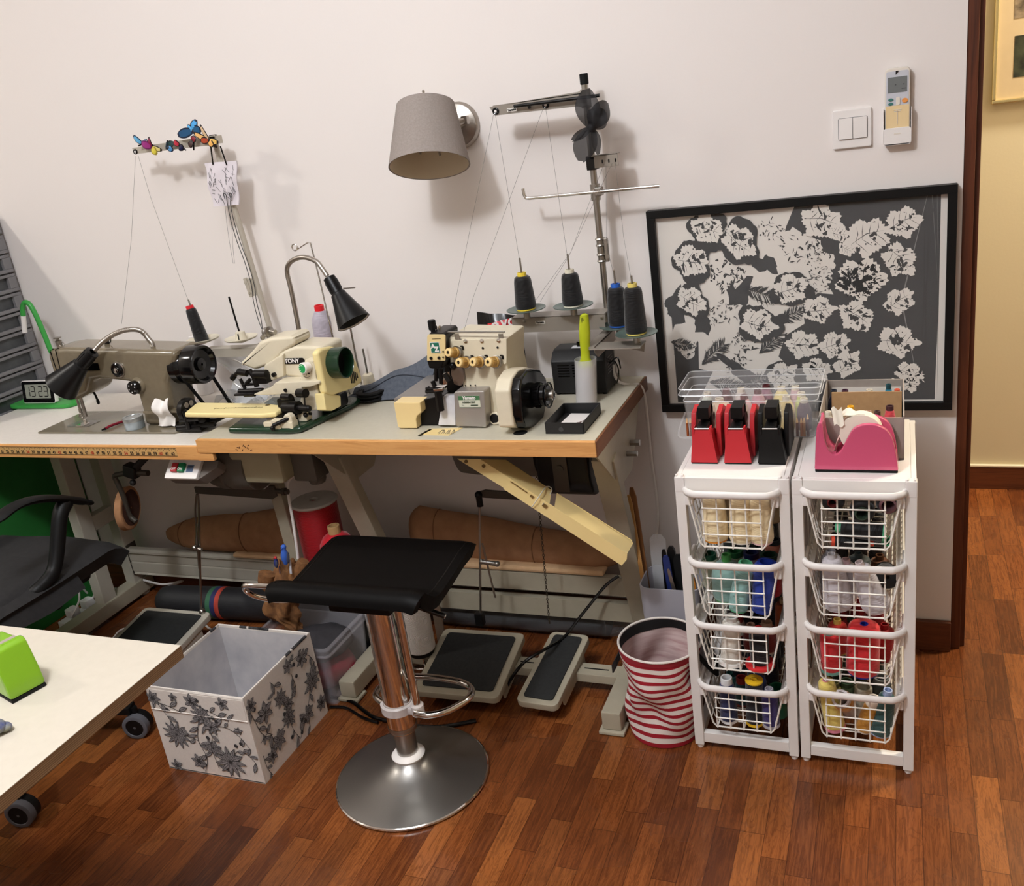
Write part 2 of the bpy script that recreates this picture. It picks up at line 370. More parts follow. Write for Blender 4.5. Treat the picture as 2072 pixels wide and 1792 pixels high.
# ================================================================ white basket units
CF = -.540; CBK = -.165; CH = .728
m_wire = mat('white_wire', S(240, 236, 228), .3)
def cabinet(x0, x1, rims, bots, label, gl, bl):
    r = thing('basket_cabinet', label, 'cabinet', ((x0+x1)/2, CF, 0), group=gl)
    p = .022
    mb = MB()
    for xx in (x0, x1-p):
        for yy in (CF, CBK-p): mb.b2((xx, yy, .012), (xx+p, yy+p, CH-.004), .0015)
    for yy in (CF, CBK-p): mb.b2((x0+p, yy+.002, .02), (x1-p, yy+p-.002, .048), .002)
    for xx in (x0, x1-p): mb.b2((xx+.002, CF+p, .02), (xx+p-.002, CBK-p, .045), .002)
    mb.part('frame', white_paint, r)
    mb = MB().b2((x0+.012, CF+.012, CH-.012), (x1-.012, CBK-.004, CH), .002)
    mb.b2((x0+p, CF+.001, CH-.036), (x1-p, CF+.014, CH-.001), .002).b2((x0+.001, CF+p, CH-.036), (x0+.012, CBK-p, CH-.001), .002).b2((x1-.012, CF+p, CH-.036), (x1-.001, CBK-p, CH-.001), .002)
    mb.b2((x0+p, CBK-.014, CH-.036), (x1-p, CBK-.001, CH-.001), .002)
    mb.part('top_panel', white_paint, r)
    for xx in (x0, x1-p):
        mb = MB(); mb.b2((xx-.0005, CF-.0008, CH-.037), (xx+p+.0005, CF+p, CH), .003)
        mb.b2((xx+.002, CF+.002, CH), (xx+.006, CF+.012, CH+.004), .001).b2((xx+p-.006, CF+.002, CH), (xx+p-.002, CF+.012, CH+.004), .001)
        mb.part('corner_cap', white_plastic, r)
    for xx in (x0+p/2, x1-p/2):
        for yy in (CF+p/2, CBK-p/2): MB().lathe([(.007, 0), (.008, .003), (.008, .012)], (xx, yy, 0), n=12).part('foot', white_plastic, r)
    cx = (x0+x1)/2
    for zi, (zr, zb) in enumerate(zip(rims, bots)):
        mb = MB()
        for sgn, xe in ((-1, x0+p), (1, x1-p)):
            xi = xe-sgn*.017
            prof = [(xe, zr-.030), (xi, zr-.024), (xi, zr-.020), (xe, zr-.012)]
            a = [V((q[0], CF+.006, q[1])) for q in prof]
            mb.prism([(q[0], q[1]) for q in prof], (0, CF+.004, 0), X, Z, (0, CBK-CF-.02, 0))
            mb.b2((min(xe, xi), CF-.008, zr-.034), (max(xe, xi), CF+.008, zr-.012), .003)
        mb.part('runner', white_plastic, r)
        yf, yb = CF-.012, CBK-.02; wt, wb = .094, .068
        bk = MB()
        # thick rim: rounded handle bar in front, side arms running back
        pts = [(cx-.102, yf+.075, zr), (cx-.102, yf+.03, zr), (cx-.098, yf+.008, zr), (cx-.084, yf-.006, zr), (cx-.06, yf-.011, zr), (cx+.06, yf-.011, zr), (cx+.084, yf-.006, zr), (cx+.098, yf+.008, zr), (cx+.102, yf+.03, zr), (cx+.102, yf+.075, zr)]
        P = spline(pts, 5); n8 = 10; vs = []; fs = []
        for i, q in enumerate(P):
            tg = (P[min(i+1, len(P)-1)]-P[max(i-1, 0)]).normalized(); sd = tg.cross(Z)
            for j in range(n8):
                a = 2*PI*j/n8; vs.append(q+sd*(.0065*math.cos(a))+Z*(.0085*math.sin(a)))
        for i in range(len(P)-1):
            for j in range(n8): fs.append((i*n8+j, i*n8+(j+1) % n8, (i+1)*n8+(j+1) % n8, (i+1)*n8+j))
        fs += [tuple(range(n8)), tuple((len(P)-1)*n8+j for j in range(n8))]
        bk.add(vs, fs)
        bo = bk.part('basket', white_plastic, r)
        w = MB(); g = .0016
        H = zr-zb; zt = zr-.004
        def sec(tt): return wt+(wb-wt)*tt   # half width at depth fraction
        # rim wires on the sides and back
        w.tube([(cx-wt-.004, yf+.05, zr), (cx-wt-.004, yb, zr), (cx+wt+.004, yb, zr), (cx+wt+.004, yf+.05, zr)], .0026, 6)
        # U-shaped cross wires, front one bold
        ny = 15
        for i in range(ny):
            y = yf+(yb-yf)*i/(ny-1); gg = .0022 if i == 0 else g
            w.tube([(cx-wt, y, zt), (cx-wb-.004, y, zb+.010), (cx-wb+.004, y, zb), (cx+wb-.004, y, zb), (cx+wb+.004, y, zb+.010), (cx+wt, y, zt)], gg, 6)
        # long wires
        for k in range(5):
            x = cx-wb+.006+(2*wb-.012)*k/4
            w.tube([(x*1.0, yf-.001, zt), (x, yf-.001, zb-.002), (x, yb, zb-.002), (x, yb, zt)], g*1.15, 6)
        for k in (1, 2, 3):
            tt = k/4; z = zt+(zb-zt)*tt; hw = wb-.004
            w.tube([(cx-hw, yf-.003, z), (cx+hw, yf-.003, z)], g*1.1, 6)
            for sgn in (-1, 1):
                ww = sec(tt)*sgn; w.tube([(cx+ww, yf, z), (cx+ww, yb, z)], g, 6)
            w.tube([(cx-sec(tt), yb, z), (cx+sec(tt), yb, z)], g, 6)
        w.part('wire_mesh', m_wire, bo)
    return r
RL = (.697, .524, .366, .197); BL = (.566, .392, .247, .083)
RR = (.703, .535, .378, .213); BR = (.578, .413, .245, .092)
cabinet(-.459, -.2135, RL, BL, 'white four-basket unit beside the striped laundry bag, left of the pair', 'white wire basket units', None)
cabinet(-.2085, .0365, RR, BR, 'white four-basket unit under the pink dispenser, right of the pair', 'white wire basket units', None)
def cone_px(bp, tp, zb, h, r0, r1, tc, cc, label, group, row=None, **k):
    "bp / tp: base and tip of the spool as surveyed; the base stands on the basket floor zb"
    if bp is None:
        t_ = W(tp[0], tp[1], y=row if row else -.45); b_ = V((t_.x, t_.y, zb+.003))
    else:
        b_ = W(bp[0], bp[1], z=zb+.003); t_ = W(tp[0], tp[1], z=zb+h) if tp else b_+Z*h
        b_.y = max(b_.y, -.546+r0); t_.y = max(t_.y, -.546+max(r1, .012))
        if not tp: t_ = b_+Z*h
    return cone(b_, t_, r0, r1, tc, cc, label, group, **k)
cream, creamc = S(246, 226, 184), S(236, 230, 214)
G = 'cream cones in the top left basket'; z0 = BL[0]
cone_px((1446, 1096), None, z0, .128, .030, .024, cream, S(226, 140, 30), 'cream thread cone with orange core, leftmost in the top left basket', G)
cone_px((1499, 1098), None, z0, .132, .027, .022, cream, creamc, 'cream thread cone in the middle front of the top left basket', G)
cone_px((1541, 1099), None, z0, .132, .026, .022, cream, S(230, 190, 190), 'cream thread cone with pinkish base, right in the top left basket', G)
for i, (px, c, lb) in enumerate(((1419, S(150, 112, 78), 'brown tube-cored cone at the back left of the top left basket'), (1439, S(178, 150, 110), 'tan cone behind the orange-cored cream cone'), (1456, S(190, 166, 126), 'pale tan cone with hollow core behind the cream cones'), (1497, S(28, 40, 92), 'navy cone behind the middle cream cone'), (1535, S(200, 178, 140), 'wide beige cone at the back right of the top left basket'))):
    b_ = W(px, 997, z=z0+.138); cone((b_.x, -.405+(i % 2)*.03, z0+.003), (b_.x, -.405+(i % 2)*.03, z0+.128), .024 if i < 4 else .032, .018, c, S(170, 140, 105), lb, 'back row of the top left basket', ch=.01, rc=.010)
G = 'spools in the second left basket'; z0 = BL[1]
cone_px((1492, 1234), (1507, 1144), z0, .125, .023, .02, S(150, 196, 192), S(92, 176, 132), 'pale aqua cone with open mint core in the second left basket', G, rc=.016)
cone_px((1540, 1238), (1549, 1147), z0, .125, .024, .028, S(36, 62, 160), S(30, 52, 140), 'royal blue cone with wide open core in the second left basket', G, rc=.022, ch=.004)
cone_px(None, (1469, 1121), z0, .155, .036, .030, S(142, 178, 170), S(84, 170, 92), 'large grey-green bottle-shaped spool with bright green cap', G, kind='dome', rc=.011, ch=.016, row=-0.475)
cone_px(None, (1435, 1119), z0, .145, .020, .022, S(180, 186, 164), S(20, 84, 62), 'pale green cone with dark green open core, back left', G, rc=.017, row=-0.43)
cone_px(None, (1487, 1113), z0, .140, .022, .022, S(170, 180, 150), S(34, 104, 60), 'sage cone with green open core behind the green-capped spool', G, rc=.018, row=-0.4)
cone_px(None, (1520, 1116), z0, .135, .022, .022, S(150, 156, 170), S(22, 30, 78), 'grey cone with navy open core in the second left basket', G, rc=.018, row=-0.42)
cone_px(None, (1556, 1121), z0, .130, .026, .026, S(200, 44, 60), S(26, 60, 44), 'red cone with dark green core in the second left basket', G, rc=.020, row=-0.45)
cone_px(None, (1566, 1090), z0, .125, .024, .022, S(206, 130, 110), S(30, 40, 48), 'salmon cone at the back right of the second left basket', G, rc=.015, row=-0.38)
G = 'spools in the third left basket'; z0 = BL[2]
cone_px((1478, 1342), (1476, 1258), z0, .128, .024, .021, S(240, 236, 226), S(238, 236, 232), 'shiny white spool with clear base flange in the third left basket', G, foot=.030, rc=.014)
cone_px((1538, 1345), None, z0, .100, .022, .022, S(24, 22, 26), S(214, 48, 52), 'black spool on a wide red flange in the third left basket', G, foot=.034)
cone_px(None, (1551, 1257), z0, .150, .022, .020, S(150, 50, 44), S(206, 168, 140), 'dark red cone with beige open core in the third left basket', G, rc=.013, row=-0.46)
cone_px(None, (1519, 1262), z0, .120, .020, .018, S(130, 36, 36), S(190, 150, 130), 'maroon cone between the white and black spools', G, rc=.010, row=-0.46)
cone_px(None, (1490, 1246), z0, .125, .022, .020, S(214, 206, 196), S(150, 30, 36), 'off-white cone with red top at the back of the third left basket', G, rc=.016, row=-0.4)
cone((-.252, -.40, z0+.003), (-.252, -.40, z0+.11), .022, .020, S(178, 84, 40), S(210, 180, 140), 'rust orange cone at the right of the third left basket', G)
G = 'spools in the bottom left basket'; z0 = BL[3]
cone_px((1474, 1462), (1467, 1378), z0, .125, .021, .018, S(42, 50, 92), S(236, 236, 238), 'navy spool with white open cap in the bottom left basket', G, rc=.014, ch=.016, foot=.021)
cone_px((1525, 1472), (1524, 1381), z0, .125, .020, .020, S(28, 26, 36), S(238, 192, 40), 'black reel with yellow ends in the bottom left basket', G, kind='reel', rc=.008, ch=.002)
cone_px((1559, 1474), (1554, 1401), z0, .105, .020, .019, S(64, 54, 120), S(190, 186, 196), 'purple spool with grey cap in the bottom left basket', G, rc=.010, foot=.021)
cone_px(None, (1572, 1389), z0, .125, .012, .022, S(44, 70, 74), S(34, 112, 80), 'dark teal cone with wide green mouth, right in the bottom left basket', G, rc=.021, ch=.01, row=-0.485)
cone_px(None, (1500, 1369), z0, .125, .018, .016, S(30, 72, 80), S(150, 40, 40), 'dark teal spool with red core in the bottom left basket', G, rc=.013, ch=.014, row=-0.455)
cone_px(None, (1530, 1366), z0, .115, .024, .024, S(32, 60, 136), S(40, 80, 170), 'royal blue spool at the back of the bottom left basket', G, rc=.010, ch=.006, row=-0.44)
cone_px(None, (1476, 1360), z0, .100, .022, .018, S(18, 70, 66), S(18, 70, 66), 'dark green cone at the back left of the bottom left basket', G, row=-0.42)
# ---- right unit
G = 'black cones lying in the top right basket'; z0 = BR[0]
blk = S(20, 19, 22)
def lying(px, py, y0, r0, r1, L, tc, cc, label, rc, G, tilt=(0, 0)):
    f_ = W(px, py, y=y0); return cone(f_+V((tilt[0], L, tilt[1])), f_, r0, r1, tc, cc, label, G, rc=rc, ch=.003)
lying(1744, 1040, -.535, .018, .026, .13, blk, S(64, 84, 70), 'black cone lying with green-rimmed mouth forward, top right basket', .0155, G)
lying(1797, 1024, -.530, .017, .023, .13, blk, S(128, 92, 98), 'black cone lying with pinkish mouth forward, top right basket', .018, G, (-.008, 0))
lying(1684, 1018, -.530, .018, .024, .13, blk, S(112, 44, 44), 'black cone lying with red-rimmed mouth forward, top right basket', .011, G, (.006, 0))
cone(W(1790, 1077, y=-.515), W(1690, 1066, y=-.512), .021, .018, blk, S(84, 178, 132), 'black cone lying sideways with mint green core end', G, rc=.011, ch=.012)
cone(W(1682, 1094, y=-.518), W(1768, 1098, y=-.508), .013, .012, blk, S(224, 84, 58), 'black spool lying sideways with orange-red end flange', G, rc=.008, foot=.0135)
cone(W(1796, 1094, y=-.490), W(1762, 1095, y=-.44), .0125, .012, blk, S(70, 160, 120), 'black spool with green end in the right corner of the top right basket', G, rc=.012)
G = 'spools in the second right basket'; z0 = BR[1]; lil = S(206, 200, 206)
cone_px((1697, 1226), (1678, 1146), z0, .135, .032, .022, lil, S(200, 196, 200), 'grey-white cone at the front left of the second right basket', G)
cone_px((1776, 1228), (1736, 1158), z0, .120, .032, .020, lil, S(214, 196, 196), 'grey-white cone leaning left at the front right of the second right basket', G)
cone_px(None, (1712, 1130), z0, .15, .026, .020, lil, S(226, 190, 196), 'grey-white cone with pink core in the middle of the second right basket', G, row=-.475)
cone_px(None, (1681, 1113), z0, .150, .026, .022, S(176, 172, 178), S(150, 146, 152), 'grey cone with open core at the back of the second right basket', G, rc=.011, row=-0.46)
f_ = W(1796, 1168, y=-.515); rl = cone(f_+V((-.006, .045, -.012)), f_, .023, .023, S(26, 26, 32), S(18, 18, 22), 'black reel with a light blue end label in the second right basket', G, kind='reel', rc=.006, ch=.0008)
Lr_ = (f_-(f_+V((-.006, .045, -.012)))).length; MB().lathe([(.0075, Lr_+.0014), (.0190, Lr_+.0014), (.0190, Lr_+.0002), (.0075, Lr_+.0002), (.0075, Lr_+.0014)], n=28, caps=False).part('end_label', mat('label_sky', S(104, 168, 226), .45), rl, local=True)
cone_px(None, (1737, 1118), z0, .14, .018, .026, S(66, 76, 78), S(60, 70, 72), 'slate grey cone leaning behind the grey-white cones', G, row=-0.43)
cone_px(None, (1780, 1122), z0, .13, .024, .022, S(112, 66, 36), S(90, 56, 34), 'brown cone at the back right of the second right basket', G, row=-0.41)
G = 'red spools in the third right basket'; z0 = BR[2]; red = S(214, 36, 44)
cone_px((1745, 1359), (1748, 1268), z0, .128, .036, .034, red, S(32, 44, 150), 'large red spool with blue core plug in the third right basket', G, kind='cone', rc=.009, ch=.002)
cone_px((1683, 1354), (1677, 1279), z0, .112, .023, .022, red, S(110, 160, 148), 'red spool with grey-green ends at the left of the third right basket', G, foot=.024)
cone_px(None, (1694, 1252), z0, .145, .026, .022, S(206, 44, 40), S(214, 180, 90), 'red cone with yellow core behind the green-ended red spool', G, row=-0.435)
cone_px(None, (1790, 1262), z0, .135, .022, .022, S(168, 26, 34), S(150, 30, 36), 'dark red cone at the back right of the third right basket', G, row=-0.45)
cone_px(None, (1722, 1248), z0, .130, .024, .022, S(176, 30, 38), S(60, 80, 70), 'dark red cone with green core at the back of the third right basket', G, row=-0.4)
G = 'spools in the bottom right basket'; z0 = BR[3]
cone_px((1690, 1470), (1670, 1382), z0, .135, .023, .019, S(238, 214, 116), S(226, 138, 160), 'yellow spool on a pink base in the bottom right basket', G, foot=.024, rc=.008, ch=.002)
b_ = W(1716, 1462, z=z0+.01); cone((b_.x, -.46, z0+.012), W(1701, 1412, z=z0+.100), .016, .024, S(206, 140, 52), S(196, 186, 186), 'mustard cone with wide grey mouth in the bottom right basket', G, rc=.021, ch=.012)
cone_px((1746, 1475), (1772, 1413), z0, .092, .019, .019, S(206, 146, 56), S(232, 220, 206), 'mustard cone leaning right with cream mouth in the bottom right basket', G, rc=.017, ch=.016)
cone_px((1781, 1479), (1797, 1398), z0, .125, .026, .018, S(56, 92, 92), S(170, 188, 226), 'dark teal cone with pale blue core in the bottom right basket', G, rc=.010, ch=.015)
cone_px(None, (1747, 1389), z0, .120, .014, .022, S(206, 206, 180), S(206, 202, 186), 'pale green cone with wide cream mouth in the bottom right basket', G, rc=.020, ch=.012, row=-0.455)
cone_px(None, (1713, 1377), z0, .125, .018, .020, S(110, 140, 108), S(66, 92, 70), 'sage green cone at the back of the bottom right basket', G, rc=.016, ch=.010, row=-0.44)
cone_px(None, (1784, 1370), z0, .13, .022, .022, S(62, 76, 78), S(120, 124, 126), 'dark grey cone with open mouth at the back right of the bottom right basket', G, rc=.018, row=-0.435)
cone_px(None, (1690, 1380), z0, .115, .016, .016, S(126, 118, 60), S(100, 96, 60), 'olive cone behind the yellow spool in the bottom right basket', G, row=-0.455)
_fl = {0: ('tan', S(120, 92, 66)), 1: ('slate', S(70, 84, 88)), 2: ('charcoal', S(40, 34, 38)), 3: ('ink blue', S(24, 28, 48))}
_fr = {0: ('black', S(20, 19, 22)), 1: ('graphite', S(58, 58, 62)), 2: ('crimson', S(150, 24, 32)), 3: ('bottle green', S(44, 58, 50))}
_pl = ('top', 'second', 'third', 'bottom')
for un, cx_, BB, ff in (('left', -.336, BL, _fl), ('right', -.086, BR, _fr)):
    for k in range(4):
        nm, c = ff[k]
        for yi, yy in enumerate((-.355, -.295, -.235)):
            for xi, dx in enumerate((-.042, 0, .042)):
                if un == 'right' and k == 0 and yi == 0: continue
                cone((cx_+dx, yy, BB[k]+.004), (cx_+dx, yy, BB[k]+.004+.112), .019, .016, c, c, '%s cone deep inside the %s %s basket, %s row, %s' % (nm, _pl[k], un, ('third', 'fourth', 'last')[yi], ('left', 'middle', 'right')[xi]), 'spools deep inside the %s %s basket' % (_pl[k], un))
# ================================================================ on top of the units
red_pl = mat('red_plastic', S(186, 40, 48), .4); pink_pl = mat('pink_plastic', S(208, 88, 122), .16, coat=.4)
tape_clear = mat('clear_tape', S(206, 200, 190), .25, spec=.6)
def tape_disp(xc, w, body, label):
    y0 = -.463; z = CH
    r = thing('tape_dispenser', label, 'tape dispenser', (xc, y0, z), group='desk tape dispensers on the left unit')
    mb = MB().b2((xc-w/2+.001, y0+.001, z), (xc+w/2-.001, y0+.150, z+.004), .0015)
    mb.part('rubber_base', black_rubber, r)
    # front tower, tapering up, plus body behind
    def slab(p0, p1, w0, w1):  # p0,p1: (y,z) profile bottom->top for the front edge / back edge
        pass
    mb = MB(); h1 = .078
    a = [(-w/2, 0, .004), (w/2, 0, .004), (w/2, .150, .004), (-w/2, .150, .004)]
    wt = w*.34
    b = [(-wt-.003, .012, h1), (wt-.003, .012, h1), (wt-.003, .060, h1-.012), (-wt-.003, .060, h1-.012)]
    vs = [V((xc+p[0], y0+p[1], z+p[2])) for p in a+b]
    # left half: wedge; low rear deck
    deck = [(-w/2, .150, .03), (w/2, .150, .03)]
    mb.add(vs, [(0, 3, 2, 1), (4, 5, 6, 7), (0, 1, 5, 4), (0, 4, 7, 3), (1, 2, 6, 5), (2, 3, 7, 6)])
    # blade cheeks
    for sx_ in (-wt-.003, wt-.007): mb.b2((xc+sx_, y0+.010, z+h1-.012), (xc+sx_+.004, y0+.03, z+h1+.006), .001)
    # side walls of the roll pocket
    for sg in (-1, 1):
        xa = xc+sg*w*.47; prof = [(.040, .004), (.046, .075), (.056, .103), (.098, .110), (.128, .094), (.148, .045), (.150, .004)]
        mb.prism(prof, (xa-.0055 if sg > 0 else xa-.0055, y0, z), Y, Z, (.011, 0, 0), .002)
    mb.part('body', body, r)
    mb = MB().box((xc-.003, y0+.014, z+h1+.002), (wt*2-.008, .006, .003), .0006, (-.3, 0, 0)); mb.part('cutting_blade', chrome, r)
    mb = MB()
    hx = xc-.002
    mb.b2((hx-.013, y0+.030, z+.097), (hx+.013, y0+.085, z+.124), .0015)
    mb.b2((hx-.013, y0+.062, z+.035), (hx+.013, y0+.085, z+.12), .0015)
    mb.b2((hx-.013, y0+.012, z+h1-.006), (hx+.011, y0+.05, z+h1+.008), .002, None)
    mb.part('tape_holder', black_plastic, r)
    mb = MB().lathe([(.012, -.009), (.027, -.009), (.027, .009), (.012, .009)], (xc+.001, y0+.098, z+.080), X, 28, False)
    mb.part('tape_roll', tape_clear, r)
for xc, m_, lb in ((-.4055, red_pl, 'red tape dispenser at the far left on the basket unit'), (-.331, red_pl, 'red tape dispenser between the other red one and the black one'), (-.257, black_plastic, 'black tape dispenser beside the two red ones')):
    tape_disp(xc, .060, m_, lb)
# pink dispenser, seen from its side
r = thing('tape_dispenser', 'glossy pink tape dispenser with a roll of white tape, on the right unit', 'tape dispenser', (-.083, -.47, CH))
pp = [(1648, 950), (1650, 900), (1652, 868), (1657, 857), (1662, 856), (1665, 864), (1668, 888), (1675, 908), (1685, 919), (1694, 919), (1704, 908), (1716, 884), (1727, 868), (1745, 860), (1766, 859), (1788, 866), (1803, 882), (1812, 910), (1818, 952)]
pw = [W(a, b, y=-.5) for a, b in pp]; pw = [(p.x, max(p.z, CH+.006)) for p in pw]; pw[0] = (pw[0][0], CH+.006); pw[-1] = (pw[-1][0], CH+.006)
pw = [(q.x, q.z) for q in spline([V((a, 0, b)) for a, b in pw], 3)]
mb = MB()
mb.prism(pw, (0, -.5, 0), X, Z, (0, .014, 0), .003).prism(pw, (0, -.446, 0), X, Z, (0, .014, 0), .003)
low = [(a, min(b, CH+.034) if a > -.120 else b) for a, b in pw]
mb.prism(low, (0, -.487, 0), X, Z, (0, .042, 0))
mb.part('body', pink_pl, r)
mb = MB().b2((pw[0][0]+.001, -.4985, CH), (pw[-1][0]-.001, -.4335, CH+.007), .002); mb.part('rubber_base', black_rubber, r)
hc = V((-.072, -.466, CH+.080))
mb = MB().lathe([(.018, -.015), (.042, -.015), (.042, .015), (.018, .015), (.018, -.015)], hc, Y, 36, False)
ms = mat('white_tape', S(238, 230, 214), .55)
mb.grid(lambda u, v: (hc.x-.040-.022*u+.006*math.sin(v*3), hc.y-.014+.028*v, hc.z-.005-.02*u-.05*u*u), 8, 4)
mb.part('tape_roll', ms, r)
mb = MB()
mb.sheet(lambda u, v: (hc.x-.050+.058*u, hc.y-.013+.026*v, hc.z+.045+.008*math.sin(u*5)*(.6+.4*v)-.020*(1-u)**2+.003*math.sin(9*u+4*v)), 12, 6, .002)
mb.sheet(lambda u, v: (hc.x-.052+.020*u-.006*v, hc.y-.018+.01*v, hc.z+.020+.035*v+.004*math.sin(7*u)), 8, 6, .0015)
mb.part('loose_tape_end', ms, r)
mb = MB().b2((-.157, -.492, CH+.105), (-.151, -.440, CH+.111), .001); mb.part('cutting_blade', chrome, r)
# clear plastic box
m_clear = mat('clear_plastic', S(246, 246, 248), .06, trans=0, alpha=.11, spec=.8)
m_clear.blend_method = 'BLEND' if hasattr(m_clear, 'blend_method') else None
def clear_box(name, lo, hi, lip, th=.0022, taper=.94, mt=m_clear, rimh=.016):
    mb = MB(); cx, cy = (lo[0]+hi[0])/2, (lo[1]+hi[1])/2; wx, wy = hi[0]-lo[0], hi[1]-lo[1]; h = hi[2]-lo[2]
    def ring(sx_, sy_, z, rr_): return [V((cx+p[0], cy+p[1], z)) for p in rrect(sx_, sy_, rr_, 4)]
    secs = [ring(wx*taper, wy*taper, lo[2], .012), ring(wx, wy, hi[2]-rimh, .015), ring(wx+lip, wy+lip, hi[2]-rimh, .016), ring(wx+lip*1.1, wy+lip*1.1, hi[2]-.002, .017), ring(wx+lip*.9, wy+lip*.9, hi[2], .017), ring(wx, wy, hi[2], .015),
            ring(wx-2*th, wy-2*th, hi[2]-rimh, .014), ring(wx*taper-2*th, wy*taper-2*th, lo[2]+th, .011)]
    n = len(secs[0]); vs = [p for s_ in secs for p in s_]; fs = []
    for k in range(len(secs)-1):
        for i in range(n): fs.append((k*n+i, k*n+(i+1) % n, (k+1)*n+(i+1) % n, (k+1)*n+i))
    fs += [tuple(range(n))[::-1], tuple((len(secs)-1)*n+i for i in range(n))]
    return mb.add(vs, fs)
bx0, bx1, by0, by1 = -.482, -.170, -.304, -.168
r = thing('clear_storage_box', 'clear plastic box full of pastel spools behind the tape dispensers', 'storage box', ((bx0+bx1)/2, (by0+by1)/2, CH))
clear_box('x', (bx0, by0, CH+.001), (bx1, by1, CH+.128), .014).part('box_shell', m_clear, r)
mb = MB()
for zz, e_ in ((CH+.1275, .007), (CH+.112, .008), (CH+.094, -.001), (CH+.003, -.010)): mb.tube([((bx0+bx1)/2+a, (by0+by1)/2+b, zz) for a, b in rrect(bx1-bx0+2*e_, by1-by0+2*e_, .014, 4)], .0012, 5, True)
mb.part('moulded_edge', mat('clear_edge', S(240, 240, 242), .1, alpha=.45, spec=.8), r)
mb = MB().tube([(bx0-.004, by0+.05, CH+.05), (bx0-.016, by0+.03, CH+.02), (bx0-.012, by0, CH+.006), (bx0+.02, by0-.006, CH+.004), (bx0+.06, by0-.006, CH+.004)], .0025, 6, k=4)
mb.part('wire_clip', m_clear, r)
sp = [(-.40, -.262, S(232, 206, 178), .034, .085, 'peach'), (-.345, -.24, S(222, 180, 182), .020, .085, 'dusty pink'), (-.315, -.215, S(206, 160, 170), .018, .09, 'rose'), (-.285, -.255, S(226, 200, 150), .014, .075, 'straw'),
      (-.245, -.250, S(228, 206, 140), .018, .085, 'pale yellow'), (-.262, -.20, S(232, 214, 150), .020, .092, 'butter yellow'), (-.215, -.21, S(206, 214, 140), .015, .08, 'lime'), (-.205, -.255, S(104, 84, 92), .017, .08, 'mauve grey'),
      (-.44, -.20, S(206, 212, 200), .018, .08, 'pale sage'), (-.395, -.19, S(90, 50, 46), .017, .085, 'brown'), (-.36, -.185, S(214, 206, 200), .018, .085, 'ivory'), (-.30, -.178, S(160, 110, 130), .016, .09, 'plum'), (-.232, -.172, S(222, 188, 196), .015, .085, 'blush')]
for x, y, c, r0, h, nm in sp:
    cone((x, y, CH+.004), (x, y, CH+.004+h), r0, r0*.85, c, S(92, 40, 44) if nm in ('brown', 'rose', 'dusty pink', 'plum') else S(224, 214, 196), '%s spool inside the clear plastic box' % nm, 'spools in the clear box', kind='dome', name='thread_spool', ch=.010)
mp = mat('pencil_wood', S(168, 96, 44), .4); mt_ = mat('sharpened_wood', S(226, 184, 130), .6)
for i, (px, py, c, lb) in enumerate(((1392, 878, S(150, 80, 40), 'brown pencil with a pale tip, leftmost in the clear box'), (1399, 884, S(120, 60, 36), 'shortest dark brown pencil at the left in the clear box'), (1403, 872, S(160, 84, 44), 'tan pencil beside the first red dispenser'), (1613, 862, S(110, 60, 44), 'dark pencil left in the right-hand group behind the black dispenser'), (1621, 846, S(170, 100, 48), 'tall ochre pencil behind the black dispenser'), (1627, 850, S(184, 124, 60), 'light ochre pencil behind the black dispenser'), (1634, 838, S(92, 52, 52), 'maroon pencil at the right end of the clear box'))):
    p = W(px, py, y=by0+.010); r = thing('pencil', lb, 'pencil', (p.x, by0+.010, CH+.004), group='pencils in the clear box')
    zt = max(p.z, CH+.05)
    MB().cyl((p.x, by0+.010, CH+.004), (p.x, by0+.010, zt-.012), .0032, n=6).part('shaft', mat('pencil_paint', c, .4), r)
    MB().lathe([(.0032, 0), (.0008, .012)], (p.x, by0+.010, zt-.012), n=6).part('tip', mt_, r)
# cardboard box with spools
m_gcard = mottled('grey_board', S(150, 140, 132), S(158, 148, 140), 40, .8); m_kraft = mottled('kraft_board', S(178, 142, 100), S(166, 130, 90), 60, .85); m_wcard = mat('white_board', S(226, 220, 212), .8)
kx0, kx1, ky0, ky1, kh = -.160, .012, -.424, -.168, .100
r = thing('cardboard_box', 'open grey cardboard box of spools behind the pink dispenser', 'box', ((kx0+kx1)/2, (ky0+ky1)/2, CH))
mb = MB(); th = .003
mb.b2((kx0, ky0, CH), (kx1, ky0+th, CH+kh-.004), .0006).b2((kx0, ky1-th, CH), (kx1, ky1, CH+kh), .0006).b2((kx0, ky0, CH), (kx0+th, ky1, CH+kh), .0006).b2((kx1-th, ky0, CH), (kx1, ky1, CH+kh), .0006).b2((kx0, ky0, CH), (kx1, ky1, CH+.003))
mb.part('outer_box', m_gcard, r)
MB().b2((kx0+.012, ky1-.006, CH+.02), (kx1-.006, ky1-.0035, CH+kh-.018)).part('inner_back', m_wcard, r)
ym = -.262
MB().box(((kx0+kx1)/2+.006, ym, CH+.051), (kx1-kx0-.022, .003, .096), .0005, (-.10, 0, 0)).part('divider', m_kraft, r)
bk = [(-.140, S(30, 34, 60), S(40, 46, 60), .016, 'black'), (-.115, S(90, 34, 52), S(70, 40, 60), .014, 'wine'), (-.088, S(214, 210, 204), S(230, 226, 220), .010, 'white'), (-.062, S(26, 30, 70), S(214, 206, 190), .018, 'navy'), (-.040, S(226, 210, 60), S(226, 210, 60), .008, 'yellow'), (-.021, S(40, 130, 160), S(20, 70, 80), .010, 'teal'), (-.003, S(30, 110, 110), S(232, 110, 80), .0105, 'petrol')]
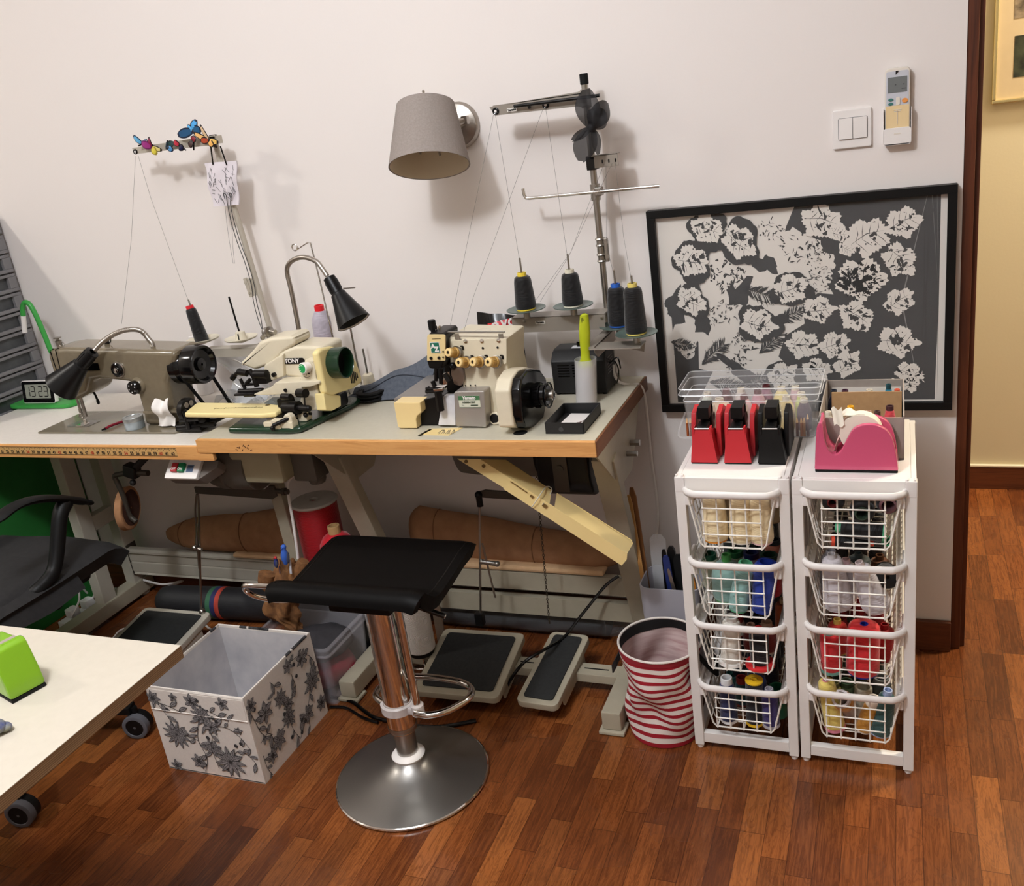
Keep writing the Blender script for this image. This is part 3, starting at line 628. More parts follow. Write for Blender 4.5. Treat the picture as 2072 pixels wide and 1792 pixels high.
for x, c, cc, r0, nm in bk:
    r0 = min(r0*1.15, .0145); h = .092 if nm not in ('yellow', 'white') else .082
    if nm == 'teal': h = .104
    cone((x, -.232, CH+.004), (x, -.232, CH+.004+h), r0, r0*.9, c, cc, '%s spool in the back row of the grey cardboard box' % nm, 'back row of spools in the cardboard box', kind='dome', name='thread_spool', rc=r0*.5, ch=.012)
fr = [(-.142, S(206, 196, 180), S(226, 216, 200), .012, 'ivory'), (-.118, S(226, 206, 170), S(236, 228, 210), .0125, 'buff'), (-.096, S(40, 30, 28), S(236, 176, 40), .013, 'black yellow-capped'), (-.060, S(214, 190, 170), S(190, 150, 130), .012, 'sand'), (-.042, S(110, 84, 74), S(90, 66, 60), .012, 'brown'), (-.017, S(222, 76, 84), S(70, 40, 44), .016, 'coral')]
for x, c, cc, r0, nm in fr:
    r0 = min(r0, .014)
    cone((x, -.388, CH+.004), (x, -.388, CH+.004+(.106 if nm in ('coral', 'black yellow-capped') else .094)), r0, r0*.9, c, cc, '%s spool in the front row of the grey cardboard box' % nm, 'front row of spools in the cardboard box', kind='dome', name='thread_spool', rc=r0*.55, ch=.010)
# ================================================================ sewing tables
m_lam = mottled('grey_beige_laminate', S(196, 190, 172), S(190, 184, 166), 90, .38)
m_lamw = mottled('white_laminate', S(228, 222, 214), S(222, 216, 208), 90, .4)
m_frame = mottled('beige_enamel', S(176, 168, 148), S(168, 160, 140), 20, .45)
m_frame_l = mottled('pale_enamel', S(190, 184, 170), S(184, 178, 164), 20, .45)
m_motor = mat('motor_grey', S(96, 90, 82), .5); m_iron = mat('dark_iron', S(74, 68, 60), .45, .2)
m_mat = mottled('pedal_rubber', S(40, 41, 41), S(30, 31, 31), 120, .75); m_cream = mat('cream_plastic', S(240, 214, 150), .42)
m_sidewood = wood('dark_edge', [(.3, S(96, 58, 34)), (.55, S(116, 74, 46)), (.75, S(82, 48, 28))], (60, 7, 60), .5)
def pedal(r, c, name, inset=.022, rim=m_frame, th=.022):
    "c: four surveyed corners TL TR BR BL of the tilted treadle plate"
    c = [V(p) for p in c]; u = (c[1]-c[0]).normalized(); n = (c[1]-c[0]).cross(c[3]-c[0]).normalized()
    if n.z < 0: n = -n
    def q(a, b): return c[0]*(1-a)*(1-b)+c[1]*a*(1-b)+c[2]*a*b+c[3]*(1-a)*b
    wA = (c[1]-c[0]).length; hA = (c[3]-c[0]).length; ia, ib = inset/wA, inset/hA
    ux, uy_ = (c[1]-c[0]).normalized(), None; uy_ = n.cross(ux)
    ctr = q(.5, .5)
    mb = MB(); mb.prism(rrect(wA, hA, .018), ctr-n*th, ux, uy_, n*th, .004)
    for s_ in (-1, 1): mb.beam(ctr+ux*s_*(wA/2-.006)-n*.03+uy_*hA*.3, ctr+ux*s_*(wA/2-.006)-n*.03-uy_*hA*.3, .006, .04, n)
    p = mb.part(name, rim, r)
    MB().prism(rrect(wA-2*inset, hA-2*inset, .010), ctr+n*.0005, ux, uy_, n*.004, .001).part('treadle_mat', m_mat, p)
    return p
# ---------------- right table (B)
bx0, bx1, by0, by1, bz = -1.774, -.636, -.528, -.03, .806
tb = thing('sewing_table', 'grey-topped sewing table with bare beech front edge, carrying the cream machines', 'table', ((bx0+bx1)/2, by0, 0), group='industrial sewing tables')
MB().b2((bx0, by0+.012, bz-.038), (bx1-.004, by1, bz), .002).part('tabletop', m_lam, tb)
MB().b2((bx0, by0, bz-.040), (bx1, by0+.013, bz-.001), .003).part('front_edge', m_beech, tb)
MB().b2((bx1-.004, by0+.002, bz-.040), (bx1+.002, by1, bz-.001), .002).part('side_edge', m_sidewood, tb)
mb = MB()
for i in range(9): mb.box((-1.64+.006*i+random.uniform(-.002, .002), by0-.0004, bz-.022+random.uniform(-.009, .009)), (.0065, .0012, .0016), 0, (0, random.uniform(-1, 1), 0))
mb.part('dark_nicks', mat('burnt', S(70, 34, 18), .6), tb)
MB().lathe([(.0, .0008), (.0165, .0008), (.0175, 0)], (-.84, -.47, bz), n=24).part('cable_hole', black_rubber, tb)
for x, nm in ((-1.46, 'l'), (-.675, 'r')):
    mb = MB().b2((x-.026, -.53, .012), (x+.026, -.03, .066), .006); mb.part('foot_bar', m_frame, tb)
    for ya_, yb_, yc_ in ((-.538, -.485, -.50), (-.075, -.032, -.07)): MB().b2((x-.034, ya_, .002), (x+.034, yb_, .012), .003).b2((x-.03, yc_, 0), (x+.03, yc_+.02, .004)).part('foot_plate', m_frame, tb)
    mb = MB().beam((x, -.355, .700), (x, -.125, .06), .038, .060, X, .004); mb.part('leg', m_frame, tb)
    mb = MB().prism([(-.50, .766), (-.06, .766), (-.16, .640), (-.20, .600), (-.30, .600), (-.36, .640)], (x+.019, 0, 0), Y, Z, (.005, 0, 0), .001); mb.part('leg_bracket', m_frame, tb)
    if nm == 'r': 
        MB().cyl((x+.024, -.235, .66), (x+.052, -.235, .66), .008, n=6).part('bracket_bolt', steel, tb); MB().cyl((x+.022, -.195, .675), (x+.05, -.195, .675), .009, n=6).part('bracket_bolt', steel, tb)
MB().beam((-1.62, -.30, .745), (-1.46, -.30, .655), .05, .005, Y, .001).part('brace', m_frame, tb)
yb = -.15
for zlo, zhi in ((.182, .240), (.098, .158)):
    mb = MB().prism([(yb, zlo), (yb, zhi), (yb+.022, zhi), (yb+.022, zhi-.004), (yb+.004, zhi-.004), (yb+.004, zlo+.004), (yb+.022, zlo+.004), (yb+.022, zlo)], (-1.44, 0, 0), Y, Z, (.75, 0, 0)); mb.part('crossbeam', m_frame, tb)
mb = MB().b2((-1.434, -.37, .035), (-.70, -.315, .062), .003); mb.part('lower_crossbar', m_frame, tb)
mb = MB().b2((-.80, -.3445, .0622), (-.73, -.3405, .0632)).b2((-.99, -.3445, .0622), (-.95, -.3405, .0632)); mb.part('bar_slot', black_rubber, tb)
# motor and belt guard
mb = MB().lathe([(.055, -1.115), (.076, -1.10), (.080, -1.06), (.082, -1.00), (.079, -.995), (.079, -.99), (.082, -.985), (.082, -.87)], (0, -.26, .69), X, 32)
mb.b2((-1.0, -.30, .74), (-.9, -.22, .768)); mb.part('motor', m_motor, tb)
mb = MB().prism([(-.35, .765), (-.35, .63), (-.33, .585), (-.29, .565), (-.23, .565), (-.19, .59), (-.17, .65), (-.17, .765)], (-.865, 0, 0), Y, Z, (.145, 0, 0), .012)
mb.part('belt_guard', black_plastic, tb)
mb = MB().b2((-.815, -.356, .60), (-.775, -.350, .72), .002).cyl((-.795, -.36, .665), (-.795, -.352, .665), .010); mb.part('pulley_bracket', m_iron, tb)
mb = MB().lathe([(.011, 0), (.011, .03), (.016, .03), (.016, .05)], (-.985, -.34, .718)); mb.part('oil_cap', steel, tb)
rodx, rody = W(970, 1005, y=-.27).x, -.27; rz = W(970, 1000, y=-.27).z
mb = MB().prism([(rodx-.008, rz+.006), (rodx+.02, rz+.014), (rodx+.20, rz+.004), (rodx+.20, rz-.016), (rodx+.02, rz-.010), (rodx-.008, rz-.008)], (0, -.272, 0), X, Z, (0, .008, 0), .002); mb.part('clutch_lever', m_iron, tb)
pb = W(973, 1255, y=-.255)
mb = MB().tube([(rodx, rody-.004, rz-.02), (pb.x+.002, -.258, pb.z+.01)], .0035, 8)
mb.tube([(rodx-.012, rody-.004, rz-.150), (rodx-.004, -.262, rz-.330)], .003, 8); mb.part('pitman_rod', steel, tb)
mb = MB().ball((rodx, rody-.003, rz), .011).cyl((rodx, rody-.003, rz), (rodx, rody-.003, rz-.034), .009).b2((pb.x-.012, -.272, pb.z-.01), (pb.x+.014, -.250, pb.z+.03), .003); mb.part('rod_joint', black_plastic, tb)
mb = MB().cyl((rodx-.025, -.268, rz-.212), (rodx+.020, -.268, rz-.216), .007, n=12).ball((rodx+.021, -.268, rz-.216), .009).ball((rodx-.026, -.268, rz-.212), .008); mb.part('rod_clamp', steel, tb)
c0, c1 = W(1085, 960, y=-.235), W(1111, 1253, y=-.245)
mb = MB(); N = 58
for i in range(N):
    a = c0.lerp(c1, (i+.5)/N); d = (c1-c0).normalized(); s_ = X if i % 2 else Y
    pts = []
    for k in range(8):
        t_ = 2*PI*k/8; pts.append(a+d*(.0045*math.cos(t_))+s_*(.0030*math.sin(t_)))
    mb.tube(pts, .0010, 4, True)
mb.tube([c1, c1+V((.001, -.003, -.012))], .003, 6); mb.part('pull_chain', mat('chain_steel', S(92, 84, 74), .4, .9), tb)
PA = [W(897, 1268, z=.105), W(1060, 1279, z=.105), W(1004, 1418, z=.062), W(842, 1396, z=.062)]
PB = [W(1108, 1275, z=.105), W(1186, 1284, z=.105), W(1136, 1430, z=.062), W(1049, 1418, z=.062)]
pedal(tb, PA, 'wide_treadle'); pedal(tb, PB, 'narrow_treadle', .017)
# scrap chute
m1, m2 = -.470, -.405
low = [(925, 928), (972, 929), (1122, 1026), (1269, 1120), (1268, 1132), (1258, 1144), (1020, 990), (1018, 986)]
up = [(972, 929), (1024, 930), (1118, 992), (1113, 1003), (1119, 1004), (1127, 996), (1277, 1092), (1281, 1100), (1269, 1120), (1122, 1026)]
mb = MB()
def flat(poly, ya, yb_, th):
    "one folded flange of the chute: outline surveyed, real sheet thickness"
    P = [W(px, py, y=(ya if k else yb_)) for px, py, k in poly]
    n_ = (P[1]-P[0]).cross(P[2]-P[0]).normalized(); bm = bmesh.new()
    a = [bm.verts.new(p) for p in P]; b = [bm.verts.new(p+n_*th) for p in P]
    bm.faces.new(a); bm.faces.new(b[::-1])
    for i in range(len(P)): bm.faces.new((a[i], b[i], b[(i+1) % len(P)], a[(i+1) % len(P)]))
    mb.from_bm(bm)
flat([(p[0], p[1], 1) for p in low], m1, m1, .002)
fold0, fold1, fold2 = (972, 929, 1), (1122, 1026, 1), (1269, 1120, 1)
flat([fold0, (1024, 930, 0), (1116, 991, 0), (1112, 1020, 1)], m1, m2, .002)
flat([fold1, (1127, 997, 0), (1277, 1091, 0), (1281, 1099, 0), fold2], m1, m2, .002)
ch = mb.part('scrap_chute', m_cream, tb)
mb = MB()
for px, py in ((943.5, 933), (979, 942)): p = W(px, py, y=m1); mb.cyl(p+V((0, -.0032, 0)), p+V((0, .003, 0)), .0045, n=14)
for px, py, w_, h_ in ((1050, 985, .05, .002), (1076, 1004, .009, .006), (1102, 1023, .012, .009)):
    p = W(px, py, y=m1-.003); mb.box(p, (w_, .0012, h_), 0, (0, .62, 0))
mb.part('slots_and_screws', mat('brown_gap', S(120, 92, 50), .6), ch)
a_, b_, c_ = W(1076, 1026, y=m1-.005), W(1092, 1002, y=m1-.006), W(1106, 984, y=m2-.004)
mb = MB().tube([a_, b_, c_, W(1117, 992, y=m2-.004), W(1098, 1020, y=m1-.005)], .0014, 6, k=3); mb.part('rubber_band', mat('pale_rubber', S(228, 224, 212), .6), ch)
# ---------------- left table (A)
ax0, ax1, ay0, ay1, az = -2.84+.02, -1.777, -.525, -.03, .785
ta = thing('sewing_table', 'white-topped sewing table with an inch tape along its beech edge, at the left', 'table', ((ax0+ax1)/2, ay0, 0), group='industrial sewing tables')
MB().b2((ax0, ay0+.012, az-.036), (ax1, ay1, az), .002).part('tabletop', m_lamw, ta)
mb = MB().b2((ax0, ay0, az-.042), (ax1, ay0+.013, az-.001), .003).b2((ax1-.004, ay0, az-.043), (-1.728, ay0+.013, az-.021), .002); mb.part('front_edge', m_beech, ta)
# inch tape: printed strip with ticks and numbers
m_tape = mat('tape_tan', S(206, 164, 104), .5); m_ink = mat('tape_ink', S(40, 28, 22), .6); m_rink = mat('tape_red_ink', S(176, 60, 36), .6)
mb = MB(); tx1 = W(358, 915, y=ay0).x; ty = ay0-.0008; zt, zb_ = az-.006, az-.030
mb.b2((ax0, ty, zb_), (tx1, ay0+.0004, zt), 0, 0)
for z_ in (zt-.0008, zb_+.0004): mb.b2((ax0, ty-.0003, z_), (tx1, ty, z_+.0012), 0, 1)
x = tx1-.003; k = 0
while x > ax0:
    h_ = .0085 if k % 4 == 0 else (.0055 if k % 2 == 0 else .004)
    mb.b2((x-.0008, ty-.0003, zt-h_), (x+.0004, ty, zt-.001), 0, 1)
    if k % 4 == 2: 
        n_ = 62-k//4
        text_mb(mb, str(max(n_, 1)), (x, ty-.0004, zb_+.007), X, Z, .0125, 2 if n_ % 6 == 0 else 1, bold=.0006, ext=0)
    x -= .0053; k += 1
mb.part('inch_tape', [m_tape, m_ink, m_rink], ta)
lx = -2.64
mb = MB().b2((lx-.03, -.475, .015), (lx+.03, -.02, .07), .006); mb.part('foot_bar', m_frame, ta)
for y_ in (-.45, -.06):
    MB().lathe([(.02, 0), (.024, .006), (.022, .016)], (lx, y_, 0)).part('foot_plate', m_frame_l, ta)
for y0, y1 in ((-.26, -.20), (-.105, -.05)):
    MB().b2((lx-.022, y0, .06), (lx+.022, y1, az-.036), .004).part('leg', m_frame_l, ta)
MB().b2((lx-.018, -.20, .33), (lx+.018, -.10, .385), .003).part('leg_spacer', m_frame_l, ta)
MB().b2((lx-.024, -.45, az-.056), (lx+.03, -.04, az-.038), .002).part('leg_bracket', m_frame, ta)
mb = MB().b2((lx+.022, -.10, .10), (lx+.026, -.055, .22)).cyl((lx+.025, -.075, .195), (lx+.034, -.075, .195), .008, n=6).cyl((lx+.025, -.078, .125), (lx+.034, -.078, .125), .008, n=6); mb.part('beam_bolt', m_iron, ta)
rx = -1.80
MB().b2((rx+.02, -.40, .012), (rx+.07, -.03, .066), .006).part('foot_bar', m_frame, ta)
MB().beam((rx+.045, -.27, .745), (rx+.045, -.235, .06), .032, .042, X, .004).part('leg', m_frame, ta)
mb = MB()
yb = -.10
mb.prism([(yb, .105), (yb+.004, .112), (yb, .118), (yb, .150), (yb+.004, .156), (yb, .162), (yb, .190), (yb-.008, .196), (yb-.008, .203), (yb, .210), (yb+.02, .210), (yb+.02, .206), (yb+.006, .204), (yb+.006, .105)], (lx+.02, 0, 0), Y, Z, (.83, 0, 0)); mb.part('crossbeam', m_frame_l, ta)
# motor under the table
q0, q1 = W(455, 938, y=-.43), W(576, 981, y=-.43); qm = W(428, 955, y=-.40)
mb = MB().lathe([(.05, qm.x-.012), (.076, qm.x), (.083, qm.x+.03), (.083, qm.x+.055), (.078, qm.x+.06), (.083, qm.x+.065), (.083, q0.x+.06)], (0, -.355, .672), X, 32); mb.part('motor', m_motor, ta)
mb = MB().b2((q0.x+.015, -.43, q1.z), (q1.x, -.28, .738), .014); mb.part('belt_cover', mottled('cover_beige', S(176, 168, 140), S(168, 160, 132), 14, .4), ta)
mb = MB().lathe([(.022, 0), (.026, .01), (.026, .03)], (q1.x+.04, -.33, .60)).box((q1.x+.035, -.33, .68), (.08, .10, .12), .01); mb.part('gear_housing', m_motor, ta)
p0, p1 = W(399, 990, y=-.32), W(548, 1000, y=-.32)
mb = MB().prism([(p0.x-.006, p0.z+.010), (p1.x-.02, p1.z+.016), (p1.x+.004, p1.z+.03), (p1.x+.022, p1.z+.03), (p1.x+.024, p1.z-.004), (p1.x+.006, p1.z-.014), (p0.x-.006, p0.z-.012)], (0, -.325, 0), X, Z, (0, .006, 0), .001); mb.part('clutch_lever', m_iron, ta)
mb = MB().cyl((p1.x+.02, -.32, p1.z+.012), (p1.x+.065, -.32, p1.z+.010), .008, n=10).cyl((p1.x+.045, -.32, p1.z+.011), (p1.x+.055, -.32, p1.z+.011), .012, n=6); mb.part('lever_spring', m_iron, ta)
pe = W(407, 1238, y=-.31)
pw_ = lambda a, b, y=-.318: W(a, b, y=y)
mb = MB().tube([pw_(400, 990), pw_(402, 1020), pw_(404, 1110), pe], .0036, 8).tube([pw_(398, 1000, -.326), pw_(395, 1030, -.326), pw_(397, 1065, -.326), pw_(400, 1108, -.325), pw_(403, 1150, -.325)], .0030, 8, k=3).tube([pw_(396, 1108, -.33), pw_(399, 1060, -.33)], .0026, 6); mb.part('pitman_rod', steel, ta)
mb = MB().cyl(pw_(392, 1108, -.33), pw_(408, 1112, -.33), .0065, n=10).ball(pw_(394, 1108, -.335), .009); mb.part('rod_clamp', steel, ta)
PC = [W(275, 1228, z=.105), W(408, 1239, z=.105), W(327, 1372, z=.062), W(178, 1360, z=.062)]
pedal(ta, PC, 'wide_treadle', .022, m_frame_l)
mb = MB().ball((pe.x+.005, -.31, .11), .011).lathe([(.006, 0), (.009, .012), (.006, .024)], (PC[2].x-.01, PC[2].y+.02, .05), (1, 0, 0)); mb.part('treadle_hinge', steel, ta)
# knee lifter
k0 = W(268, 955, y=-.42); k1 = W(231, 960, y=-.42); k2 = W(262, 1042, y=-.40)
mb = MB().cyl(k0+V((-.02, 0, 0)), W(300, 957, y=-.42), .009, n=12)
mb.tube([k0, k1+V((.012, 0, 0)), k1+V((0, 0, -.008)), k1+V((.004, 0, -.03)), W(250, 1005, y=-.41), k2, W(276, 1055, y=-.40)], .008, 10, k=4); mb.part('knee_lifter_rod', m_iron, ta)
mb = MB().box(k0+V((.0, 0, .005)), (.045, .035, .04), .006, (0, .3, 0)).beam(k0+V((.01, 0, .01)), (k0.x+.10, -.36, az-.04), .03, .02, Z, .004).ball(k0+V((0, -.01, -.03)), .010); mb.part('knee_lifter_bracket', mat('cast_iron', S(38, 36, 36), .5, .3), ta)
pc = W(258, 1028, y=-.385)
mb = MB().lathe([(.002, -.013), (.046, -.013), (.053, -.010), (.053, .010), (.050, .013), (.002, .013)], pc, (1, .22, .12), 32, sx=1.25, xdir=(0, .3, 1)); mb.part('knee_pad', mottled('felt_tan', S(176, 130, 92), S(156, 112, 76), 40, .8), ta)
MB().lathe([(.044, .0132), (.002, .0135)], pc, (1, .22, .12), 32, False, sx=1.25, xdir=(0, .3, 1)).part('pad_face', mottled('felt_brown', S(74, 44, 32), S(60, 34, 24), 40, .85), ta)
# switch box
s0, s1, s2, s3 = W(333, 931, y=-.47), W(399, 932, y=-.47), W(405, 963, y=-.505), W(345, 963, y=-.505)
ux = (s1-s0).normalized(); nn = ux.cross(s3-s0).normalized(); nn = nn if nn.y < 0 else -nn; vy = ux.cross(nn); vy = vy if vy.z > 0 else -vy
ctr = (s0+s1+s2+s3)/4; ww, hh = (s1-s0).length*.97, (s3-s0).length
mb = MB().prism(rrect(ww, hh, .004), ctr-nn*.012, ux, vy, nn*.012, .002); sw = mb.part('switch_plate', white_plastic, ta)
MB().prism([(-ww/2, -hh/2+.004), (ww/2, -hh/2+.004), (ww/2+.05, .01), (ww/2+.05, hh/2), (-ww/2, hh/2)], ctr-nn*.05, ux, vy, nn*.038, .003).part('switch_housing', mat('housing_grey', S(120, 112, 106), .5), ta)
for cx_, m_, tx in ((-.021, red_pl, 'OFF'), (.0025, mat('green_button', S(20, 122, 74), .35), 'ON')):
    b = MB().box(ctr+ux*(cx_-.004)*1.0+nn*.004, (.021, .012, .028), .003, Matrix((ux, -nn, vy)).transposed()); bo = b.part('push_button', m_, sw)
    mb = MB(); text_mb(mb, tx, ctr+ux*(cx_-.004)-vy*.006+nn*.0102, ux, vy, .0095, bold=.0003); mb.part('lettering', white_plastic, bo)
mb = MB().box(ctr+ux*.026+nn*.0008, (.023, .0016, .022), .0004, Matrix((ux, -nn, vy)).transposed()); lb = mb.part('rating_label', mat('label_blue', S(104, 122, 150), .5), sw)
mb = MB()
for i in range(3): mb.box(ctr+ux*(.026+.001*i)+vy*(.006-.006*i)+nn*.0018, (.016-.003*(i % 2), .0006, .002), 0, Matrix((ux, -nn, vy)).transposed())
mb.part('print', mat('navy_ink', S(40, 54, 90), .5), lb)
mb = MB().tube([(-1.66, -.27, .60), W(583, 975, y=-.30), W(585, 1010, y=-.31), W(592, 1050, y=-.32), W(600, 1105, y=-.335), W(603, 1130, y=-.34)], .0045, 8, k=5); mb.part('white_cable', white_plastic, ta, label='white cable hanging behind the leg')
# ================================================================ machines on the tables
def PR(mb, px, y, d, bev=0, mi=None, seg=2, z0=None):
    "solid with a surveyed front outline at depth y, d metres deep"
    P = [W(a, b, y=y) for a, b in px]
    q = [(p.x, max(p.z, z0) if z0 else p.z) for p in P]
    return mb.prism(q, (0, y, 0), X, Z, (0, d, 0), bev, mi, seg)
m_olive = mottled('machine_olive', S(120, 109, 89), S(114, 103, 84), 60, .26, coat=.35)
m_bed = mat('machine_bed', S(122, 113, 95), .2, coat=.25)
m_gloss = mat('gloss_black', S(9, 9, 10), .14, spec=.5)
m_iron2 = mat('oiled_iron', S(20, 18, 18), .35, .3, spec=.4)
m_ivory = mottled('ivory_enamel', S(220, 210, 186), S(214, 204, 180), 40, .35)
m_butter = mat('butter_plastic', S(240, 222, 160), .38)
m_dgreen = mat('dark_green_enamel', S(22, 52, 34), .25, coat=.3)
m_knob = mat('ochre_plastic', S(196, 156, 86), .4); m_knobc = mat('pale_ochre', S(228, 198, 138), .4)
m_cloth_w = mat('white_tissue', S(240, 236, 232), .9)
zA, zB = az, bz
# ---------------- grey lockstitch machine
r = thing('sewing_machine', 'olive-grey lockstitch sewing machine with black handwheel, on the white table', 'sewing machine', (-2.15, -.33, zA))
mb = MB().prism([(-2.465, -.432), (-1.93, -.432), (-1.90, -.40), (-1.90, -.27), (-1.93, -.238), (-2.465, -.238)], (0, 0, zA), X, Y, (0, 0, .006), .002); mb.part('bed_plate', m_bed, r)
yF = -.375
mb = MB()
PR(mb, [(93, 716), (100, 708), (126, 704), (352, 710), (356, 724), (346, 750), (338, 775), (348, 830), (356, 877), (296, 876), (286, 830), (275, 791), (270, 782), (262, 774), (202, 767), (182, 770), (176, 798), (153, 811), (132, 811), (118, 785), (106, 757)], yF, .115, .016, None, 3, zA+.005)
mb.part('machine_body', m_olive, r)
mb = MB()
for a, b in (((101, 709), (117, 757)), ((112, 707), (123, 752))):
    p, q = W(*a, y=yF-.0005), W(*b, y=yF-.0005); mb.tube([p+V((.003, .012, .002)), p, q], .0016, 6)
mb.part('face_seam', m_iron2, r)
mb = MB(); p = W(187, 742, y=yF-.0012); mb.box(p, (.05, .0015, .022)); pl = mb.part('name_plate', m_gloss, r)
mb = MB(); p = W(240, 747, y=yF); mb.lathe([(.024, 0), (.024, .004), (.021, .006)], p, -Y, 28); mb.part('dial_rim', brushed, r)
mb = MB(); mb.lathe([(.021, .004), (.021, .009), (.017, .012), (.008, .010)], p, -Y, 28); d_ = mb.part('tension_dial', m_gloss, r)
MB().lathe([(.008, .009), (.008, .014), (.004, .016)], p, -Y, 20).part('dial_centre', chrome, d_)
mb = MB(); p = W(280, 780, y=yF); mb.lathe([(.026, 0), (.024, .006), (.020, .010)], p, -Y, 28); mb.part('stitch_boss', m_olive, r)
mb = MB(); mb.lathe([(.018, .010), (.020, .013), (.020, .024), (.017, .027)], p, -Y, 28); sk = mb.part('stitch_knob', m_gloss, r)
mb = MB()
for i in range(6):
    a = i*PI/3+.3; mb.cyl(p+V((.012*math.cos(a), -.0272, .012*math.sin(a))), p+V((.012*math.cos(a), -.0282, .012*math.sin(a))), .0016, n=8)
mb.part('dial_dots', white_plastic, sk)
# handwheel
hw = V((-1.955, -.322, .960))
mb = MB().lathe([(.02, 0), (.050, .002), (.055, .008), (.055, .030), (.050, .036), (.047, .042), (.050, .048), (.055, .050), (.057, .054), (.057, .092), (.054, .098), (.048, .096), (.042, .086), (.020, .082), (.018, .088), (.004, .090)], hw, X, 48, False); mb.part('handwheel', m_gloss, r)
mb = MB()
t0, t1 = hw+V((.044, .048, .012)), V((hw.x+.044, hw.y+.135, zA+.002)); mb.beam(t0, t1, .004, .011, X)
t0, t1 = hw+V((.044, -.045, -.020)), V((hw.x+.044, hw.y+.045, zA+.002)); mb.beam(t0, t1, .004, .011, X)
mb.part('drive_belt', black_rubber, r)
# bobbin winder
mb = MB(); c_ = V((-1.90, -.40, zA+.062)); mb.lathe([(.006, 0), (.034, 0), (.036, .004), (.036, .018), (.032, .020), (.010, .020), (.008, .03), (.003, .03)], c_, X, 32); bw = mb.part('bobbin_winder', m_iron2, r)
mb = MB()
for i in range(6):
    a = i*PI/3; mb.lathe([(.0085, 0), (.0085, .001)], c_+V((.0202, .021*math.cos(a), .021*math.sin(a))), X, 14)
mb.part('winder_holes', mat('hole_grey', S(130, 122, 112), .6), bw)
mb = MB().b2((-1.93, -.425, zA+.004), (-1.84, -.36, zA+.020), .004).b2((-1.89, -.42, zA+.01), (-1.855, -.385, zA+.06), .006).cyl((-1.92, -.425, zA+.018), (-1.80, -.405, zA+.022), .008, n=10).cyl((-1.875, -.43, zA+.015), (-1.875, -.43, zA+.07), .006, n=10).ball((-1.84, -.40, zA+.035), .018).b2((-1.865, -.40, zA+.02), (-1.80, -.35, zA+.034), .005).cyl((-1.90, -.43, zA+.04), (-1.83, -.43, zA+.045), .005, n=8)
mb.part('winder_arm', m_iron2, r)
# top fittings
p = W(122, 703, y=-.32); mb = MB().lathe([(.009, 0), (.009, .030), (.010, .030), (.010, .034), (.005, .036), (.005, .040), (.012, .042), (.012, .045), (.004, .046)], p-Z*.012, Z, 20); mb.tube([p+V((.01, 0, .012)), p+V((.02, -.004, .018)), p+V((.03, -.008, .010)), p+V((.024, -.012, .004)), p+V((.012, -.01, .010))], .0012, 5, k=4); mb.part('thread_post', steel, r)
p = W(219, 704, y=-.32); mb = MB().cyl(p-Z*.01, p+Z*.012, .004, n=10).box(p+V((0, 0, .020)), (.016, .008, .016), .002).tube([p+V((.004, 0, .02)), p+V((.018, -.003, .018)), p+V((.026, -.006, .03)), p+V((.034, -.01, .036))], .0016, 6, k=4); mb.part('thread_guide', m_iron2, r)
p = W(152, 706, y=-.32); MB().lathe([(.010, -.001), (.010, .001)], p, Z, 16).part('oil_hole', m_iron2, r)
# needle end
n0 = W(164, 808, y=-.36); mb = MB()
mb.cyl(n0+Z*.02, (n0.x, n0.y, zA+.030), .0055, n=14).cyl(n0+V((-.016, 0, .02)), (n0.x-.016, n0.y, zA+.055), .004, n=12).cyl((n0.x-.016, n0.y, zA+.056), (n0.x-.016, n0.y, zA+.038), .006, n=12).cyl((n0.x-.016, n0.y, zA+.05), (n0.x-.012, n0.y, zA+.01), .0012, n=6)
mb.torus((n0.x-.012, n0.y-.006, zA+.036), .007, .0016, (.4, -1, 0)); mb.part('needle_bar', steel, r)
mb = MB().box((n0.x-.002, n0.y-.006, zA+.016), (.012, .008, .022), .002).box((n0.x-.008, n0.y-.014, zA+.0095), (.030, .030, .004), .001); mb.part('presser_foot', chrome, r)
mb = MB().prism(rrect(.09, .055, .006), (n0.x-.02, n0.y, zA+.0062), X, Y, (0, 0, .0012)); mb.part('needle_plate', steel, r)
p = W(176, 786, y=-.30); mb = MB().tube([p, p+V((.018, 0, -.004)), p+V((.030, -.003, -.022)), p+V((.034, -.004, -.040))], .0035, 8, k=4).ball(p+V((.034, -.004, -.042)), (.005, .005, .010)); mb.part('presser_lever', m_iron2, r)
a_, b_ = W(292, 832, y=yF-.014), W(364, 832, y=yF-.014)
mb = MB().prism([(a_.x, yF-.022), (a_.x+.03, yF-.026), (b_.x, yF-.020), (b_.x, yF+.02), (a_.x+.08, yF+.004), (a_.x, yF-.014)], (0, 0, a_.z-.004), X, Y, (0, 0, .007), .002); mb.part('reverse_lever', m_olive, r)
# tissue over the lever
q0 = W(332, 819, y=yF-.022); 
r2 = None
mb = MB()
lx_, lw_ = W(312, 832, y=yF-.03).x, .055; zl = a_.z+.006
mb.sheet(lambda u, v: (lx_+lw_*u+.004*math.sin(6*v)-(.030*max(0, v-.55)*(1-u)), yF-.010-.020*math.sin(PI*min(1, v*2.2)/1.0)*(1 if v < .45 else .55)-.008-.004*math.sin(9*u+5*v), max(zA+.012, zl+.030-.110*v+.006*math.sin(8*u+6*v))), 14, 18, .0014)
mb.solo('tissue', m_cloth_w, 'crumpled white tissue hung over the lever of the olive-grey sewing machine', 'tissue')
